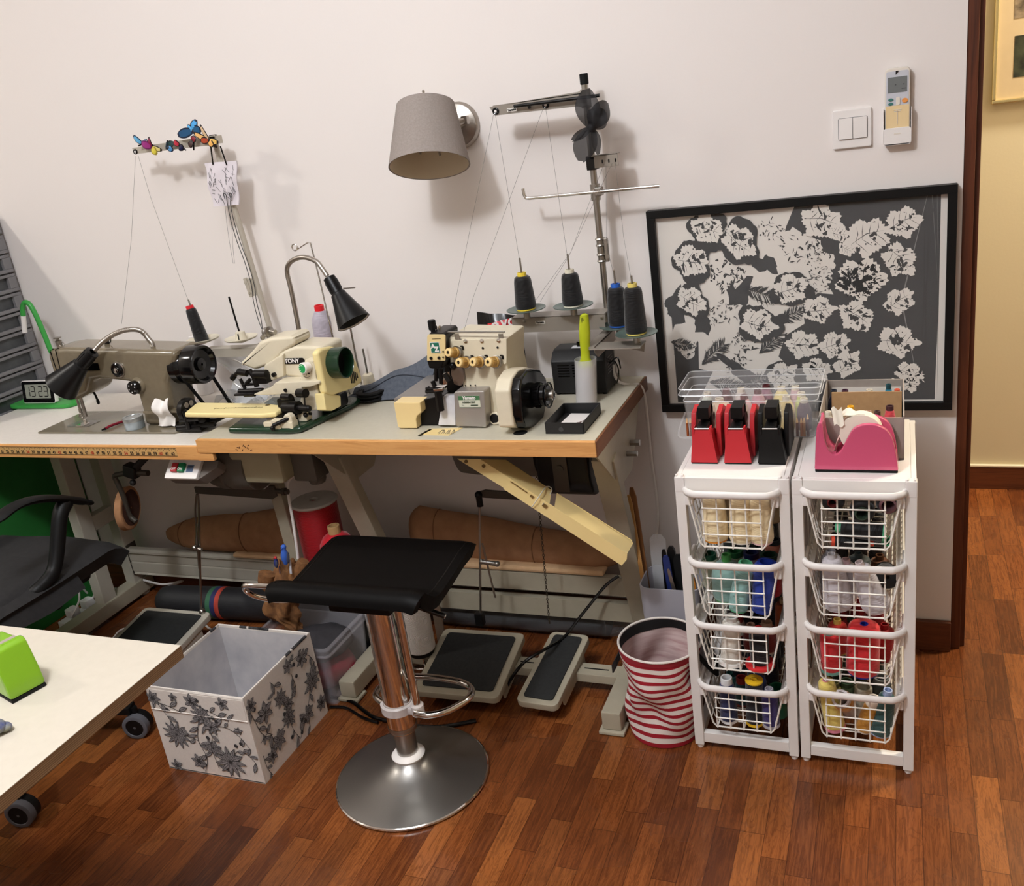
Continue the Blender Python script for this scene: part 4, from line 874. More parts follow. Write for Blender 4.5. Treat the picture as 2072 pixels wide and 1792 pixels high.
# tin, seam ripper
p = W(273, 866, z=zA+.006)
r = thing('round_tin', 'small silver-blue round tin on the bed of the olive-grey machine', 'tin', (p.x, -.395, zA+.006)); pc = V((p.x, -.395, zA+.0065))
m_tin = mat('tin_blue', S(176, 188, 196), .3, .6)
MB().lathe([(.0285, 0), (.029, .002), (.029, .022), (.0285, .0235)], pc, n=36).part('tin_body', m_tin, r)
MB().lathe([(.0298, .0235), (.0300, .026), (.0300, .034), (.0285, .036), (.022, .036), (.021, .0345), (.001, .0345)], pc, n=36).part('lid', mat('tin_lid', S(168, 172, 172), .28, .7), r)
a_, b_ = W(213, 867, z=zA+.010), W(250, 852, z=zA+.010)
r = thing('thread_snips', 'maroon thread snips lying in front of the silver-blue tin', 'snips', a_-Z*.002)
MB().tube([a_, a_.lerp(b_, .35)+V((0, 0, .002)), b_], .0042, 8, k=3).part('grip', mat('maroon_plastic', S(130, 24, 44), .4), r); d_ = (a_-b_).normalized()
MB().cyl(a_, a_+d_*.012, .0038, .002, n=8).part('blade', m_iron2, r)
# gooseneck lamp on the grey machine
def task_lamp(label, base, pts, s_top, s_bot, r0, r1, neck, hose):
    r = thing('task_lamp', label, 'lamp', base)
    mb = MB(); P = spline(pts, 10)
    mb.tube(P, .0068, 12); 
    for i in range(0, len(P)-1, 1):
        if (P[min(i+1, len(P)-1)]-P[i]).length > 1e-5 and hose: mb.torus(P[i], .0066, .0012, P[min(i+1, len(P)-1)]-P[i], 14, 5)
    mb.part('gooseneck', brushed, r)
    s_top, s_bot = V(s_top), V(s_bot); ax = (s_bot-s_top); L = ax.length; ax.normalize()
    mb = MB().lathe([(.010, -.002), (neck, 0), (neck*1.04, L*.34), (neck*1.25, L*.36), (neck*1.3, L*.40), (r1, L), (r1-.002, L), (neck*1.15, L*.42), (.004, L*.40)], s_top, ax, 40, False)
    sh = mb.part('lamp_shade', black_plastic, r)
    mb = MB().lathe([(r1-.0022, L-.0005), (neck*1.15+.001, L*.425), (.004, L*.41)], s_top, ax, 40, False); mb.part('shade_lining', mat('shade_white', S(216, 208, 200), .5), sh)
    x_, y_, _, _ = frame_to((0, 0, 0), ax); mb = MB()
    for i in range(6):
        a = i*PI/3+.4; o_ = (x_*math.cos(a)+y_*math.sin(a))*neck*1.02; mb.beam(s_top+ax*L*.07+o_, s_top+ax*L*.29+o_, .003, .003, ax.cross(o_))
    mb.part('shade_slots', m_iron2, sh)
    return r
yl = -.36
pts = [W(311, 707, y=-.33), W(308, 695, y=-.335), W(301, 686, y=-.34), W(288, 671, y=-.35), W(270, 666, y=-.36), W(245, 670, y=-.375), W(222, 681, y=-.39), W(204, 694, y=-.40), W(191, 708, y=-.41)]
task_lamp('black-shaded gooseneck lamp bent over the olive-grey sewing machine', W(311, 708, y=-.33), pts, W(187, 712, y=-.412), W(124, 783, y=-.452), .02, .050, .0195, True)
# ---------------- blindstitch machine
r = thing('blindstitch_machine', 'cream blindstitch sewing machine on a dark green base plate', 'sewing machine', (-1.56, -.36, zB))
mb = MB().prism([(-1.692, -.485), (-1.49, -.489), (-1.458, -.480), (-1.412, -.29), (-1.412, -.225), (-1.73, -.215)], (0, 0, zB+.001), X, Y, (0, 0, .017), .007, None, 3); mb.part('base_plate', m_dgreen, r)
mb = MB().prism([(-1.64, -.40), (-1.60, -.415), (-1.53, -.405), (-1.515, -.385), (-1.56, -.355), (-1.63, -.35), (-1.655, -.375)], (0, 0, zB+.0178), X, Y, (0, 0, .0006)); mb.part('base_hole_shade', m_iron2, r)  # thin dark sheet painted in for the shade of the cutout
yT = -.385
mb = MB()
PR(mb, [(486, 733), (500, 720), (519, 698), (523, 692), (545, 684), (588, 680), (593, 683), (598, 697), (575, 712), (548, 738), (534, 742), (515, 749), (494, 741), (484, 741)], yT, .085, .010, None, 3)
PR(mb, [(597, 700), (643, 701), (655, 704), (655, 775), (604, 765), (576, 762), (560, 716), (574, 708)], yT, .10, .010, None, 3)
PR(mb, [(534, 738), (560, 722), (572, 716), (574, 762), (545, 772), (536, 765), (532, 752)], yT-.012, .03, .006)
mb.part('machine_body', m_ivory, r)
mb = MB()
PR(mb, [(613, 736), (616, 728), (632, 728), (636, 733), (643, 790), (652, 829), (610, 834), (606, 812), (610, 780), (606, 770)], yT-.030, .10, .006); mb.part('column', m_ivory, r)
mb = MB(); PR(mb, [(509, 799), (548, 784), (556, 774), (645, 770), (648, 776), (628, 783), (611, 785), (611, 797), (527, 800)], yT-.046, .055, .004); mb.part('work_arm', m_ivory, r)
mb = MB()
for px, py, r_ in ((578, 789, .005), (556, 757, .006), (538, 760, .002)): p = W(px, py, y=yT-.0465 if px > 560 else yT-.0125); mb.cyl(p, p+V((0, -.003 if r_ < .006 else -.008, 0)), r_, n=16)
mb.part('screw_head', m_iron2, r)
# motor cover at the right
xr = -1.395
def PX(mb, px, x, d, bev=0, seg=2):
    P = [W(a, b, x=x) for a, b in px]; return mb.prism([(p.y, p.z) for p in P], (x, 0, 0), Y, Z, (d, 0, 0), bev, None, seg)
mb = MB(); PX(mb, [(643, 713), (652, 704), (672, 700), (708, 707), (722, 730), (733, 762), (734, 774), (716, 786), (674, 800), (660, 796)], xr, -.022, .008, 3); PX(mb, [(655, 795), (690, 800), (691, 822), (674, 831), (660, 830)], xr-.004, -.03, .004); mc = mb.part('motor_cover', m_butter, r)
mb = MB()
for i in range(5):
    p, q = W(709+3.2*i, 752-.5*i+abs(i-2)*2, x=xr+.0006), W(712+3.0*i, 780-2.6*i-abs(i-2)*2.5, x=xr+.0006); mb.beam(p, q, .0012, .004, Y)
mb.part('vent_slots', m_iron2, mc)
p = W(676, 734, x=xr); mb = MB().lathe([(.03, -.002), (.041, 0), (.042, .004), (.042, .036), (.039, .038), (.037, .034), (.036, .008), (.004, .006)], p, X, 44, False); hw2 = mb.part('handwheel', m_dgreen, r)
MB().lathe([(.036, .0085), (.004, .0065)], p, X, 32, False).part('wheel_inside', m_iron2, hw2)
p = W(624, 742, y=yT-.030); mb = MB().lathe([(.013, 0), (.013, .010), (.015, .012), (.015, .020), (.013, .022)], p, (-.25, -1, .1), 28); dl = mb.part('depth_dial', white_plastic, r)
ax_ = V((-.25, -1, .1)).normalized(); MB().lathe([(.0118, .0222), (.0118, .0228)], p, ax_, 28).part('dial_face', mat('dial_green', S(34, 158, 84), .4), dl)
mb = MB(); dx_ = X; 
for i in range(8):
    a = i*PI/4; mb.box(p+ax_*.0231+V((.008*math.cos(a), .0, .008*math.sin(a))), (.0022, .0006, .0022), 0)
mb.part('dial_marks', white_plastic, dl)
p0, p1 = W(571, 730, y=yT-.001), W(617, 730, y=yT-.001); c_ = (p0+p1)/2; mb = MB().prism(rrect((p1-p0).length, .016, .0079, 6), c_, X, Z, (0, -.0012, 0)); npl = mb.part('name_plate', m_gloss, r)
mb = MB(); text_mb(mb, 'TONY', c_+V((-.004, -.0014, 0)), X, Z, .0165, bold=.0006); mb.part('lettering', white_plastic, npl)
p = W(620, 758, y=yT-.0305); mb = MB(); mb.box(p+V((0, 0, .003)), (.0006, .0006, .010)).box(p+V((-.008, 0, .003)), (.006, .0006, .0035)).box(p+V((.008, 0, .003)), (.006, .0006, .0035)).tube([p+V((-.010, 0, -.004)), p+V((0, 0, -.008)), p+V((.010, 0, -.004))], .0006, 4, k=4); mb.part('dial_print', m_iron2, r)
# yellow work plate
q = [W(399, 817, z=zB+.062), W(424, 796, z=zB+.062), W(560, 797, z=zB+.062), W(587, 800, z=zB+.062), W(595, 808, z=zB+.062), W(582, 815, z=zB+.062), W(552, 818, z=zB+.062)]
mb = MB().prism([(p.x, p.y-.06) for p in q], (0, 0, zB+.042), X, Y, (0, 0, .014), .005, None, 3)
wp = mb.part('work_plate', m_butter, r)
mb = MB()
p0, p1 = W(462, 812, z=zB+.0565), W(556, 809, z=zB+.0565); p0.y -= .06; p1.y -= .06
for i in range(15): q_ = p0.lerp(p1, i/14); mb.box(q_, (.0012, .004 if i % 3 else .009, .0006))
mb.beam(p0, p1, .0008, .0006, Z); mb.lathe([(.007, -.0004), (.007, .0004)], W(567, 805, z=zB+.056)+V((0, -.06, .0005)), Z, 16); mb.part('scale_marks', mat('scale_brown', S(96, 78, 40), .6), wp)
mb = MB(); p = W(571, 828, y=-.445); mb.cyl((p.x, -.445, zB+.016), (p.x, -.445, zB+.044), .018, n=20).cyl((p.x, -.445, zB+.03), (p.x, -.445, zB+.043), .024, n=20); mb.part('plate_post', m_iron2, r)
mb = MB().cyl((p.x-.030, -.455, zB+.036), (p.x-.004, -.465, zB+.034), .005, n=10).ball((p.x-.004, -.466, zB+.034), .008).beam((p.x+.01, -.445, zB+.03), (p.x+.07, -.42, zB+.034), .012, .005, Z); mb.part('plate_lever', steel, r)
# clamp
mb = MB().b2((-1.575, -.480, zB+.018), (-1.53, -.455, zB+.032), .003).b2((-1.545, -.487, zB+.008), (-1.515, -.45, zB+.040), .004).b2((-1.515, -.485, zB+.010), (-1.478, -.455, zB+.034), .004).prism([(-1.505, zB+.03), (-1.478, zB+.03), (-1.478, zB+.046), (-1.485, zB+.054), (-1.498, zB+.054), (-1.505, zB+.046)], (0, -.482, 0), X, Z, (0, .02, 0), .003).b2((-1.49, -.44, zB+.018), (-1.462, -.41, zB+.044), .005)
mb.part('clamp_block', m_ivory, r)
mb = MB().cyl((-1.528, -.50, zB+.030), (-1.485, -.475, zB+.044), .0055, n=14).ball((-1.537, -.492, zB+.020), .007).cyl((-1.50, -.42, zB+.04), (-1.455, -.425, zB+.036), .004, n=10).ball((-1.462, -.44, zB+.038), .007)
mb.part('clamp_screw', m_iron2, r)
mb = MB().cyl((-1.525, -.435, zB+.058), (-1.475, -.445, zB+.060), .018, n=22).cyl((-1.475, -.445, zB+.060), (-1.44, -.452, zB+.060), .009, n=16).ball((-1.44, -.452, zB+.060), .009).tube([(-1.452, -.45, zB+.06), (-1.450, -.445, zB+.09), (-1.452, -.43, zB+.105)], .002, 6).cyl((-1.47, -.44, zB+.100), (-1.44, -.45, zB+.102), .012, n=16).cyl((-1.52, -.445, zB+.092), (-1.49, -.45, zB+.092), .009, n=14).b2((-1.555, -.43, zB+.018), (-1.52, -.39, zB+.08), .006)
mb.part('black_mechanism', m_iron2, r)
MB().b2((-1.48, -.35, zB+.018), (-1.415, -.29, zB+.06), .01).part('drive_housing', m_iron2, r)
# needle mechanism
def bars(px, y, rad, mat_, nm, par):
    mb = MB()
    for a, b in px: mb.tube([W(*a, y=y), W(*b, y=y)], rad, 8)
    return mb.part(nm, mat_, par)
mb = MB()
for (a, b), rd in ((((487, 748), (474, 760)), .007), (((474, 760), (470, 766)), .010), (((482, 752), (500, 755)), .012), (((486, 766), (496, 786)), .006), (((504, 748), (514, 762)), .009), (((516, 757), (540, 757)), .016), (((514, 764), (520, 782)), .009), (((492, 778), (522, 776)), .005), (((484, 792), (532, 790)), .010), (((495, 799), (516, 798)), .007), (((506, 768), (498, 776)), .007)):
    mb.tube([W(*a, y=yT-.028), W(*b, y=yT-.028)], rd*.8, 10)
mb.b2(W(482, 797, y=yT-.03)-V((0, .02, 0)), W(520, 792, y=yT-.03)+V((0, .02, 0)), .002); mb.b2(W(520, 775, y=yT-.02)-V((0, .012, 0)), W(542, 757, y=yT-.02)+V((0, .02, 0)), .004)
mb.part('needle_mechanism', m_iron2, r)
mb = MB(); mb.tube([W(471, 770, y=yT-.03), W(478, 778, y=yT-.03), W(487, 784, y=yT-.03)], .0014, 6, k=4); mb.tube([W(470, 727, y=yT-.01), W(478, 729, y=yT-.01), W(490, 735, y=yT-.01)], .0016, 6); mb.part('curved_needle', steel, r)
p = W(545, 684, y=-.34); mb = MB().cyl(p-Z*.01, p+V((0, 0, .012)), .006, n=12).lathe([(.003, -.012), (.014, -.010), (.014, -.004), (.008, 0), (.014, .004), (.014, .010), (.003, .012)], p+V((0, 0, .018)), (1, -.3, .2), 24).cyl(p+V((.012, -.004, .02)), p+V((.030, -.008, .018)), .007, n=14).lathe([(.006, -.004), (.008, 0), (.006, .004)], p+V((-.012, -.012, .006)), (1, -.5, 0), 16); mb.part('thread_tension', steel, r)
# lamp behind it
pts = [W(612, 701, y=-.24), W(602, 650, y=-.24), W(590, 590, y=-.24), W(581, 550, y=-.24), W(586, 532, y=-.245), W(602, 522, y=-.25), W(620, 521, y=-.255), W(640, 529, y=-.26), W(652, 543, y=-.265), W(662, 558, y=-.27)]
b0 = W(612, 701, y=-.24)
tl = task_lamp('black-shaded lamp on a tall bent steel tube behind the cream blindstitch machine', (b0.x, -.24, zB), [V((b0.x+.02, -.24, zB))]+pts, W(666, 562, y=-.275), W(716, 652, y=-.30), .018, .047, .0165, False)
mb = MB().lathe([(.03, 0), (.03, .006), (.012, .012), (.012, .03)], (b0.x+.02, -.24, zB), n=24); mb.part('lamp_base', m_iron2, tl)
p = W(700, 583, y=-.29); mb = MB().tube([p+V((-.008, 0, 0)), p+V((.028, 0, 0))], .0018, 6); mb.part('switch_stem', steel, tl)
# lavender spool on its stand with hook wire
sp = W(657, 694, y=-.16)
st = thing('single_spool_stand', 'thin steel spool pin with a thread hook, behind the blindstitch machine', 'thread stand', (sp.x, -.16, zB))
mb = MB().lathe([(.035, 0), (.035, .006), (.006, .010)], (sp.x, -.16, zB), n=24).cyl((sp.x, -.16, zB+.008), (sp.x, -.16, sp.z-.012), .006, n=12).lathe([(.012, 0), (.022, .004), (.022, .010)], (sp.x, -.16, sp.z-.012), n=20); mb.part('stand_post', steel, st)
hb = W(676, 694, y=-.18)
mb = MB().tube([(hb.x+.02, -.18, zB), hb, W(648, 570, y=-.18), W(628, 491, y=-.18), W(622, 491, y=-.18), W(602, 504, y=-.18)], .0022, 8)
hk = W(597, 500, y=-.18); mb.tube([hk+V((.009*math.cos(a), -.004+.004*i/12, .009*math.sin(a))) for i, a in enumerate([k_*PI/6-.9 for k_ in range(15)])], .0022, 8); mb.part('hook_wire', chrome, st)
s_ = cone((sp.x, -.16, sp.z-.002), W(645, 617, y=-.16), .028, .027, S(186, 178, 190), S(222, 34, 44), 'lavender thread spool with red flange behind the blindstitch machine', 'x', kind='dome', foot=.040, rc=.014, ch=.016)
del s_['group']
# ---------------- overlock machine
r = thing('overlock_machine', 'cream four-thread overlock machine with ochre tension knobs, on the right of the table', 'sewing machine', (-.98, -.36, zB))
yO = -.405
mb = MB()
PR(mb, [(906, 681), (1026, 684), (1026, 737), (1033, 769), (1031, 787), (1034, 830), (1056, 864), (990, 866), (980, 800), (935, 787), (937, 744), (910, 738)], yO, .125, .006, None, 2, zB+.002)
mb.part('machine_body', m_ivory, r)
mb = MB(); PR(mb, [(911, 688), (1023, 684.5), (1025, 687), (1025, 734), (1022, 737), (1012, 737), (1010, 735), (1006, 731), (938, 742), (911, 734)], yO-.006, .008, .002)
mb.part('tension_panel', m_ivory, r)
mb = MB()
for px, py in ((942, 690), (975, 689.5), (1009, 688.5)): p = W(px, py, y=yO-.006); mb.lathe([(.005, 0), (.005, .002), (.003, .003)], p, -Y, 14)
mb.part('panel_screw', chrome, r)
mb = MB()
for px, py, r_ in ((977, 704, .003), (1007, 703, .003), (1006, 796, .0055), (942, 780, .002), (952, 779.5, .002), (962, 779.5, .002), (1020, 779, .0025)): p = W(px, py, y=yO-.0065 if py < 740 else yO-.0005); mb.cyl(p, p+V((0, -.0008, 0)), r_, n=14)
mb.part('panel_holes', m_iron2, r)
mb = MB(); p0, p1 = W(896, 672, y=yO-.004), W(1020, 672, y=yO-.004); mb.beam(p0, p1, .008, .003, Z)
for px in (924, 1013): q_ = W(px, 676, y=yO-.004); mb.box(q_+V((0, 0, -.006)), (.012, .002, .014)); mb.box(q_+V((.004, .003, -.014)), (.014, .008, .002))
mb.part('top_guide_rail', steel, r)
p = W(977, 674, y=-.35); mb = MB().lathe([(.020, 0), (.022, .002), (.020, .008), (.006, .010)], p, Z, 28); mb.part('oil_sight', m_clear, r)
# head
mb = MB(); PR(mb, [(864, 679), (870, 674), (896, 674), (900, 679), (900, 730), (896, 735), (893, 748), (868, 745), (864, 731)], yO-.028, .08, .003); PR(mb, [(900, 684), (910, 686), (912, 760), (936, 786), (934, 795), (905, 795), (898, 735)], yO+.012, .05, .002)
mb.part('head', m_iron2, r)
mb = MB(); PR(mb, [(864, 680), (866, 677), (897, 677), (900.5, 680), (900.5, 730), (863.7, 730)], yO-.034, .006, .0015); hp = mb.part('head_cover', mat('face_yellow', S(228, 204, 148), .4), r)
p0 = W(880.5, 703, y=yO-.0345); mb = MB().box(p0, (.026, .0012, .028), .0004); lab = mb.part('letter_badge', white_plastic, hp)
mb = MB().box(p0+V((0, -.0008, 0)), (.0232, .0006, .0248)); lg = mb.part('badge_field', mat('badge_green', S(28, 106, 84), .45), lab)
mb = MB(); text_mb(mb, 'A', p0+V((-.0045, -.0013, .0035)), X, Z, .0165, bold=.0007); text_mb(mb, 'Z', p0+V((.0042, -.0014, -.0040)), X, Z, .0165, bold=.0007); mb.part('lettering', white_plastic, lg)
mb = MB()
for px, py, r_ in ((872.5, 724.5, .004), (888.5, 724, .004), (897, 711, .002), (897, 722.5, .002)): p = W(px, py, y=yO-.0345); mb.cyl(p, p+V((0, -.002, 0)), r_, n=14)
mb.b2(W(874, 686, y=yO-.035), W(892, 684.5, y=yO-.034)); mb.part('cover_screw', m_iron2, hp)
p = W(877, 674, y=yO+.01); mb = MB().lathe([(.006, 0), (.006, .012), (.010, .014), (.010, .036), (.008, .038)], p-Z*.004, Z, 14); mb.part('pressure_screw', black_plastic, r)
p = W(889, 674, y=yO+.015); mb = MB().lathe([(.0065, 0), (.0065, .022), (.005, .024)], p-Z*.004, Z, 16); mb.part('needle_post', chrome, r)
# knobs
for px, py in ((927, 713), (948, 733), (976, 732), (1007, 732)):
    p = W(px, py, y=yO-.007); ax_ = V((-.30, -1, .30)).normalized()
    mb = MB().lathe([(.015, 0), (.015, .003), (.012, .004), (.016, .006), (.016, .009), (.012, .010)], p, ax_, 24); mb.part('tension_disc', steel, r)
    N = 20; prof = [(.0135, .010), (.0135, .014), (.0115, .016), (.0115, .030), (.0105, .033)]
    mb = MB().lathe(prof, p, ax_, 24); x_, y_, _, _ = frame_to((0, 0, 0), ax_)
    for i in range(N):
        a = 2*PI*i/N; o_ = (x_*math.cos(a)+y_*math.sin(a))*.0116; mb.beam(p+ax_*.016+o_, p+ax_*.030+o_, .0016, .0016, ax_.cross(o_))
    kb = mb.part('tension_knob', m_knob, r)
    MB().lathe([(.0108, .0325), (.0105, .037), (.009, .038), (.0045, .038), (.0040, .034)], p, ax_, 24, False).part('knob_cap', m_knobc, kb)
    MB().lathe([(.0042, .0365), (.0010, .0365)], p, ax_, 12, False).part('knob_hole', m_iron2, kb)
    q_ = p+V((.012, 0, .016)); MB().box(q_, (.007, .004, .003)).box(q_+V((.003, 0, -.005)), (.0045, .003, .008)).part('thread_clip', m_iron2, r)
# front cover, cards, cloth plate, chip box
mb = MB(); PR(mb, [(918, 796), (921, 792), (978, 791), (980, 793), (984, 864), (923, 862), (920, 835)], yO-.038, .045, .003, None, 2, zB+.002); fc = mb.part('front_cover', mottled('cover_steel', S(176, 170, 164), S(164, 158, 152), 8, .38, metal=.55), r)
p0 = W(950, 813, y=yO-.0385); mb = MB().box(p0, (.0575, .001, .031)); lb = mb.part('rating_label', mat('label_cream', S(206, 208, 190), .5), fc)
mb = MB().box(p0+V((0, -.0007, .0105)), (.0575, .0005, .0105)); gb = mb.part('label_band', mat('label_green', S(66, 112, 72), .5), lb)
mb = MB(); text_mb(mb, 'Yamato', p0+V((0, -.0010, .0105)), X, Z, .0115, bold=.0006, shear=.15); mb.part('lettering', white_plastic, gb)
mb = MB(); text_mb(mb, 'AZ6003-Y5DF', p0+V((-.002, -.0007, -.001)), X, Z, .0058, bold=.0003); text_mb(mb, 'No.', p0+V((-.018, -.0007, -.008)), X, Z, .0046); mb.box(p0+V((.012, -.0007, -.0085)), (.02, .0003, .0028)).box(p0+V((0, -.0007, -.0142)), (.057, .0003, .0012)); mb.part('print', mat('label_ink', S(52, 66, 48), .6), lb)
mb = MB(); PR(mb, [(897, 801), (920, 800), (922, 861), (886, 860), (893, 820)], yO-.030, .02, .002, None, 2, zB+.004); mb.part('loop_guard', mottled('bright_plate', S(232, 232, 236), S(196, 196, 204), 18, .3), r)
zc = zB+.062
q = [W(796, 806, z=zc), W(874, 753, z=zc), W(893, 770, z=zc), W(884, 800, z=zc), W(875, 804, z=zc)]
mb = MB().prism([(p.x, p.y) for p in q], (0, 0, zc-.010), X, Y, (0, 0, .010), .003); mb.part('cloth_plate', mat('satin_steel', S(150, 146, 142), .36, .7), r)
mb = MB(); PR(mb, [(795.5, 814), (850, 814), (853, 834), (844, 842), (842, 848), (844, 867), (808, 868), (804, 862)], -.448, .05, .004, None, 2, zB+.002); mb.part('chip_cover', mat('face_yellow2', S(232, 206, 148), .4), r)
mb = MB(); PR(mb, [(842, 812), (900, 798), (900, 863), (846, 866)], yO-.018, .06, .003, None, 2, zB+.002); mb.part('looper_housing', m_iron2, r)
mb = MB()
for (a, b), rd in ((((883, 745), (882, 770)), .005), (((892, 745), (893, 775)), .006), (((875, 770), (880, 782)), .006), (((862, 786), (898, 786)), .004), (((862, 792), (896, 790)), .005), (((900, 755), (910, 770)), .008), (((886, 790), (892, 830)), .010), (((868, 782), (864, 795)), .003)):
    mb.tube([W(*a, y=yO-.045), W(*b, y=yO-.045)], rd, 8)
mb.part('presser_mechanism', m_iron2, r)
mb = MB(); PR(mb, [(876, 787), (896, 785), (896, 790), (878, 793)], yO-.052, .03, .001); PR(mb, [(893, 757), (908, 752), (909, 764), (894, 765)], yO-.046, .004); PR(mb, [(894, 767), (903, 766), (904, 778), (897, 779)], yO-.047, .006, .001); mb.part('presser_foot', chrome, r)
mb = MB(); PR(mb, [(914, 742), (936, 744), (940, 770), (932, 782), (918, 778), (911, 755)], yO-.010, .02, .004); mb.part('eye_guard', mat('smoked_plastic', S(112, 92, 78), .15, alpha=.75), r)
p = W(916, 739, y=yO-.012); MB().ball(p, .008).part('guard_knob', black_plastic, r)
p = W(1004, 845, y=yO); mb = MB().lathe([(.016, -.002), (.016, .010), (.013, .012)], p, (0, -1, .2), 24); mb.part('oil_window_boss', m_ivory, r); mb = MB().lathe([(.012, .0122), (.010, .013), (.002, .013)], p, (0, -1, .2), 24); mb.part('oil_window', m_iron2, r)
mb = MB().b2((-.93, yO-.015, zB+.002), (-.87, yO, zB+.008), .002); mb.part('foot_strip', m_ivory, r)
# fan housing and pulley
xa = -.842
mb = MB(); PX(mb, [(1031, 790), (1036, 765), (1048, 748), (1062, 742), (1082, 745), (1098, 765), (1098, 800), (1086, 852), (1066, 864), (1058, 866), (1040, 864)], xa, -.04, .006, 3); mb.part('fan_housing', m_ivory, r)
mb = MB(); PX(mb, [(1052, 790), (1056, 765), (1066, 750), (1078, 745), (1094, 748), (1106, 765), (1110, 800), (1100, 850), (1086, 864), (1064, 866), (1056, 840)], xa+.022, -.026, .006, 3); bg = mb.part('pulley_guard', m_gloss, r)
p = W(1097, 799, x=-.80); c_ = V((-.835, p.y, p.z))
mb = MB().lathe([(.026, 0), (.030, .006), (.030, .022), (.026, .024), (.026, .034), (.024, .036)], c_+X*.012, X, 30)
for i in range(24):
    a = 2*PI*i/24; mb.beam(c_+V((.020, .030*math.cos(a), .030*math.sin(a))), c_+V((.032, .030*math.cos(a), .030*math.sin(a))), .003, .002, Z)
mb.part('pulley_hub', m_gloss, r)
mb = MB().torus(c_+X*.052, .030, .0022, X, 40, 8); mb.lathe([(.029, 0), (.024, .006), (.010, .004)], c_+X*.046, X, 36, False); mb.part('handwheel', m_gloss, r, label='black handwheel with a bright rim')
mb = MB().lathe([(.013, 0), (.013, .014), (.010, .016), (.006, .016), (.006, .008)], c_+X*.050, X, 24, False); mb.part('wheel_nut', steel, r)
# throat opening in the table
q = [W(868, 868, z=zB), W(936, 866, z=zB), W(908, 881, z=zB), W(852, 880, z=zB)]
mb = MB().prism([(p.x, p.y) for p in q], (0, 0, zB+.0002), X, Y, (0, 0, .0012)); mb.part('chute_mouth', m_cream, tb)
mb = MB(); a_, b_ = W(872, 868, z=zB+.0015), W(848, 881, z=zB+.0015); mb.beam(a_, b_, .008, .001, Z); mb.part('mouth_gap', m_iron2, tb)
mb = MB()
for i in range(7):
    p = W(905+4*i-12, 877, z=zB+.002); mb.tube([p, p+V((random.uniform(-.01, .01), .006, .008)), p+V((random.uniform(-.018, .018), random.uniform(-.008, .008), .001))], .0005, 4, k=3)
mb.solo('thread_clippings', m_iron2, 'dark thread clippings in the cream opening in front of the overlock machine', 'thread clippings', kind='stuff')
# ---------------- other things on the right table
x0, x1, y0, y1 = -.772, -.676, -.479, -.335
r = thing('black_tray', 'open black cardboard box lid with a white card inside, at the table corner', 'box', ((x0+x1)/2, (y0+y1)/2, zB))
m_blkcard = mat('black_card', S(28, 28, 29), .55)
mb = MB(); h = .028
mb.b2((x0, y0, zB+.0005), (x1, y0+.003, zB+h), .0008).b2((x0, y1-.003, zB+.0005), (x1, y1, zB+h), .0008).b2((x0, y0, zB+.0005), (x0+.003, y1, zB+h), .0008).b2((x1-.003, y0, zB+.0005), (x1, y1, zB+h), .0008).b2((x0, y0, zB+.0005), (x1, y1, zB+.003)); tr = mb.part('tray', m_blkcard, r)
mb = MB(); lc = V(((x0+x1)/2-.008, y0-.0003, zB+h/2-.002)); mb.prism([(.0055*math.cos(a)*(1+.12*math.cos(2*a)), .0055*math.sin(a)) for a in [i*2*PI/20 for i in range(20)]], lc, X, Z, (0, -.0003, 0)); mb.prism([(0, .0058), (.003, .0095), (.0008, .0080)], lc, X, Z, (0, -.0003, 0)); mb.part('embossed_mark', mat('dark_emboss', S(62, 62, 64), .4), tr)
mb = MB().box(((x0+x1)/2+.006, (y0+y1)/2+.004, zB+.0045), (.070, .105, .002), 0, (0, 0, -.06)); cd = mb.part('white_card', white_plastic, r)
mb = MB(); cx_, cy_ = (x0+x1)/2+.006, (y0+y1)/2-.014
mb.prism([(-.012, -.02), (.004, -.022), (.018, -.006), (.014, .010), (.004, .006), (.002, -.004), (-.004, .002), (-.010, -.004)], (cx_, cy_, zB+.0056), X, Y, (0, 0, .0004)); mb.tube([(cx_+.012, cy_+.008, zB+.0058), (cx_+.022, cy_+.022, zB+.0058), (cx_+.030, cy_+.018, zB+.0058)], .0012, 5, k=4); mb.part('card_print', mat('sepia', S(92, 66, 62), .6), cd)
# lint roller
px_ = W(1191, 812, z=zB); lx_, ly_ = -.738, -.255
r = thing('lint_roller', 'lint roller with a lime green handle standing on the table corner', 'lint roller', (lx_, ly_, zB))
tp = W(1182, 634, y=ly_); ax_ = (V((tp.x, ly_, tp.z))-V((lx_, ly_, zB))); Lr = ax_.length; ax_.normalize(); o_ = V((lx_, ly_, zB+.0005))
MB().lathe([(.024, .004), (.024, .100), (.010, .100)], o_, ax_, 36).part('paper_roll', mat('roller_paper', S(226, 216, 212), .7), r)
MB().lathe([(.0272, 0), (.0278, .118), (.0266, .118), (.0260, .001)], o_, ax_, 40, False).part('sleeve', mat('frosted_plastic', S(232, 232, 234), .3, alpha=.35), r)
m_lime = mat('lime_plastic', S(178, 188, 36), .32)
mb = MB().lathe([(.004, .098), (.020, .100), (.018, .106), (.0125, .118), (.0115, .135), (.0135, .160), (.0145, .185), (.0125, .212), (.0105, .230), (.0100, Lr-.012), (.0085, Lr-.004), (.003, Lr)], o_, ax_, 32, False, sx=1.0, sy=.8); hd = mb.part('handle', m_lime, r)
p = o_+ax_*(Lr-.016); MB().prism([(.0035*math.cos(a), .008*math.sin(a)) for a in [i*2*PI/16 for i in range(16)]], p+V((-.002, -.0095, 0)), X, Z, (0, .0012, 0)).part('hang_hole', mat('lime_dark', S(112, 120, 20), .5), hd)
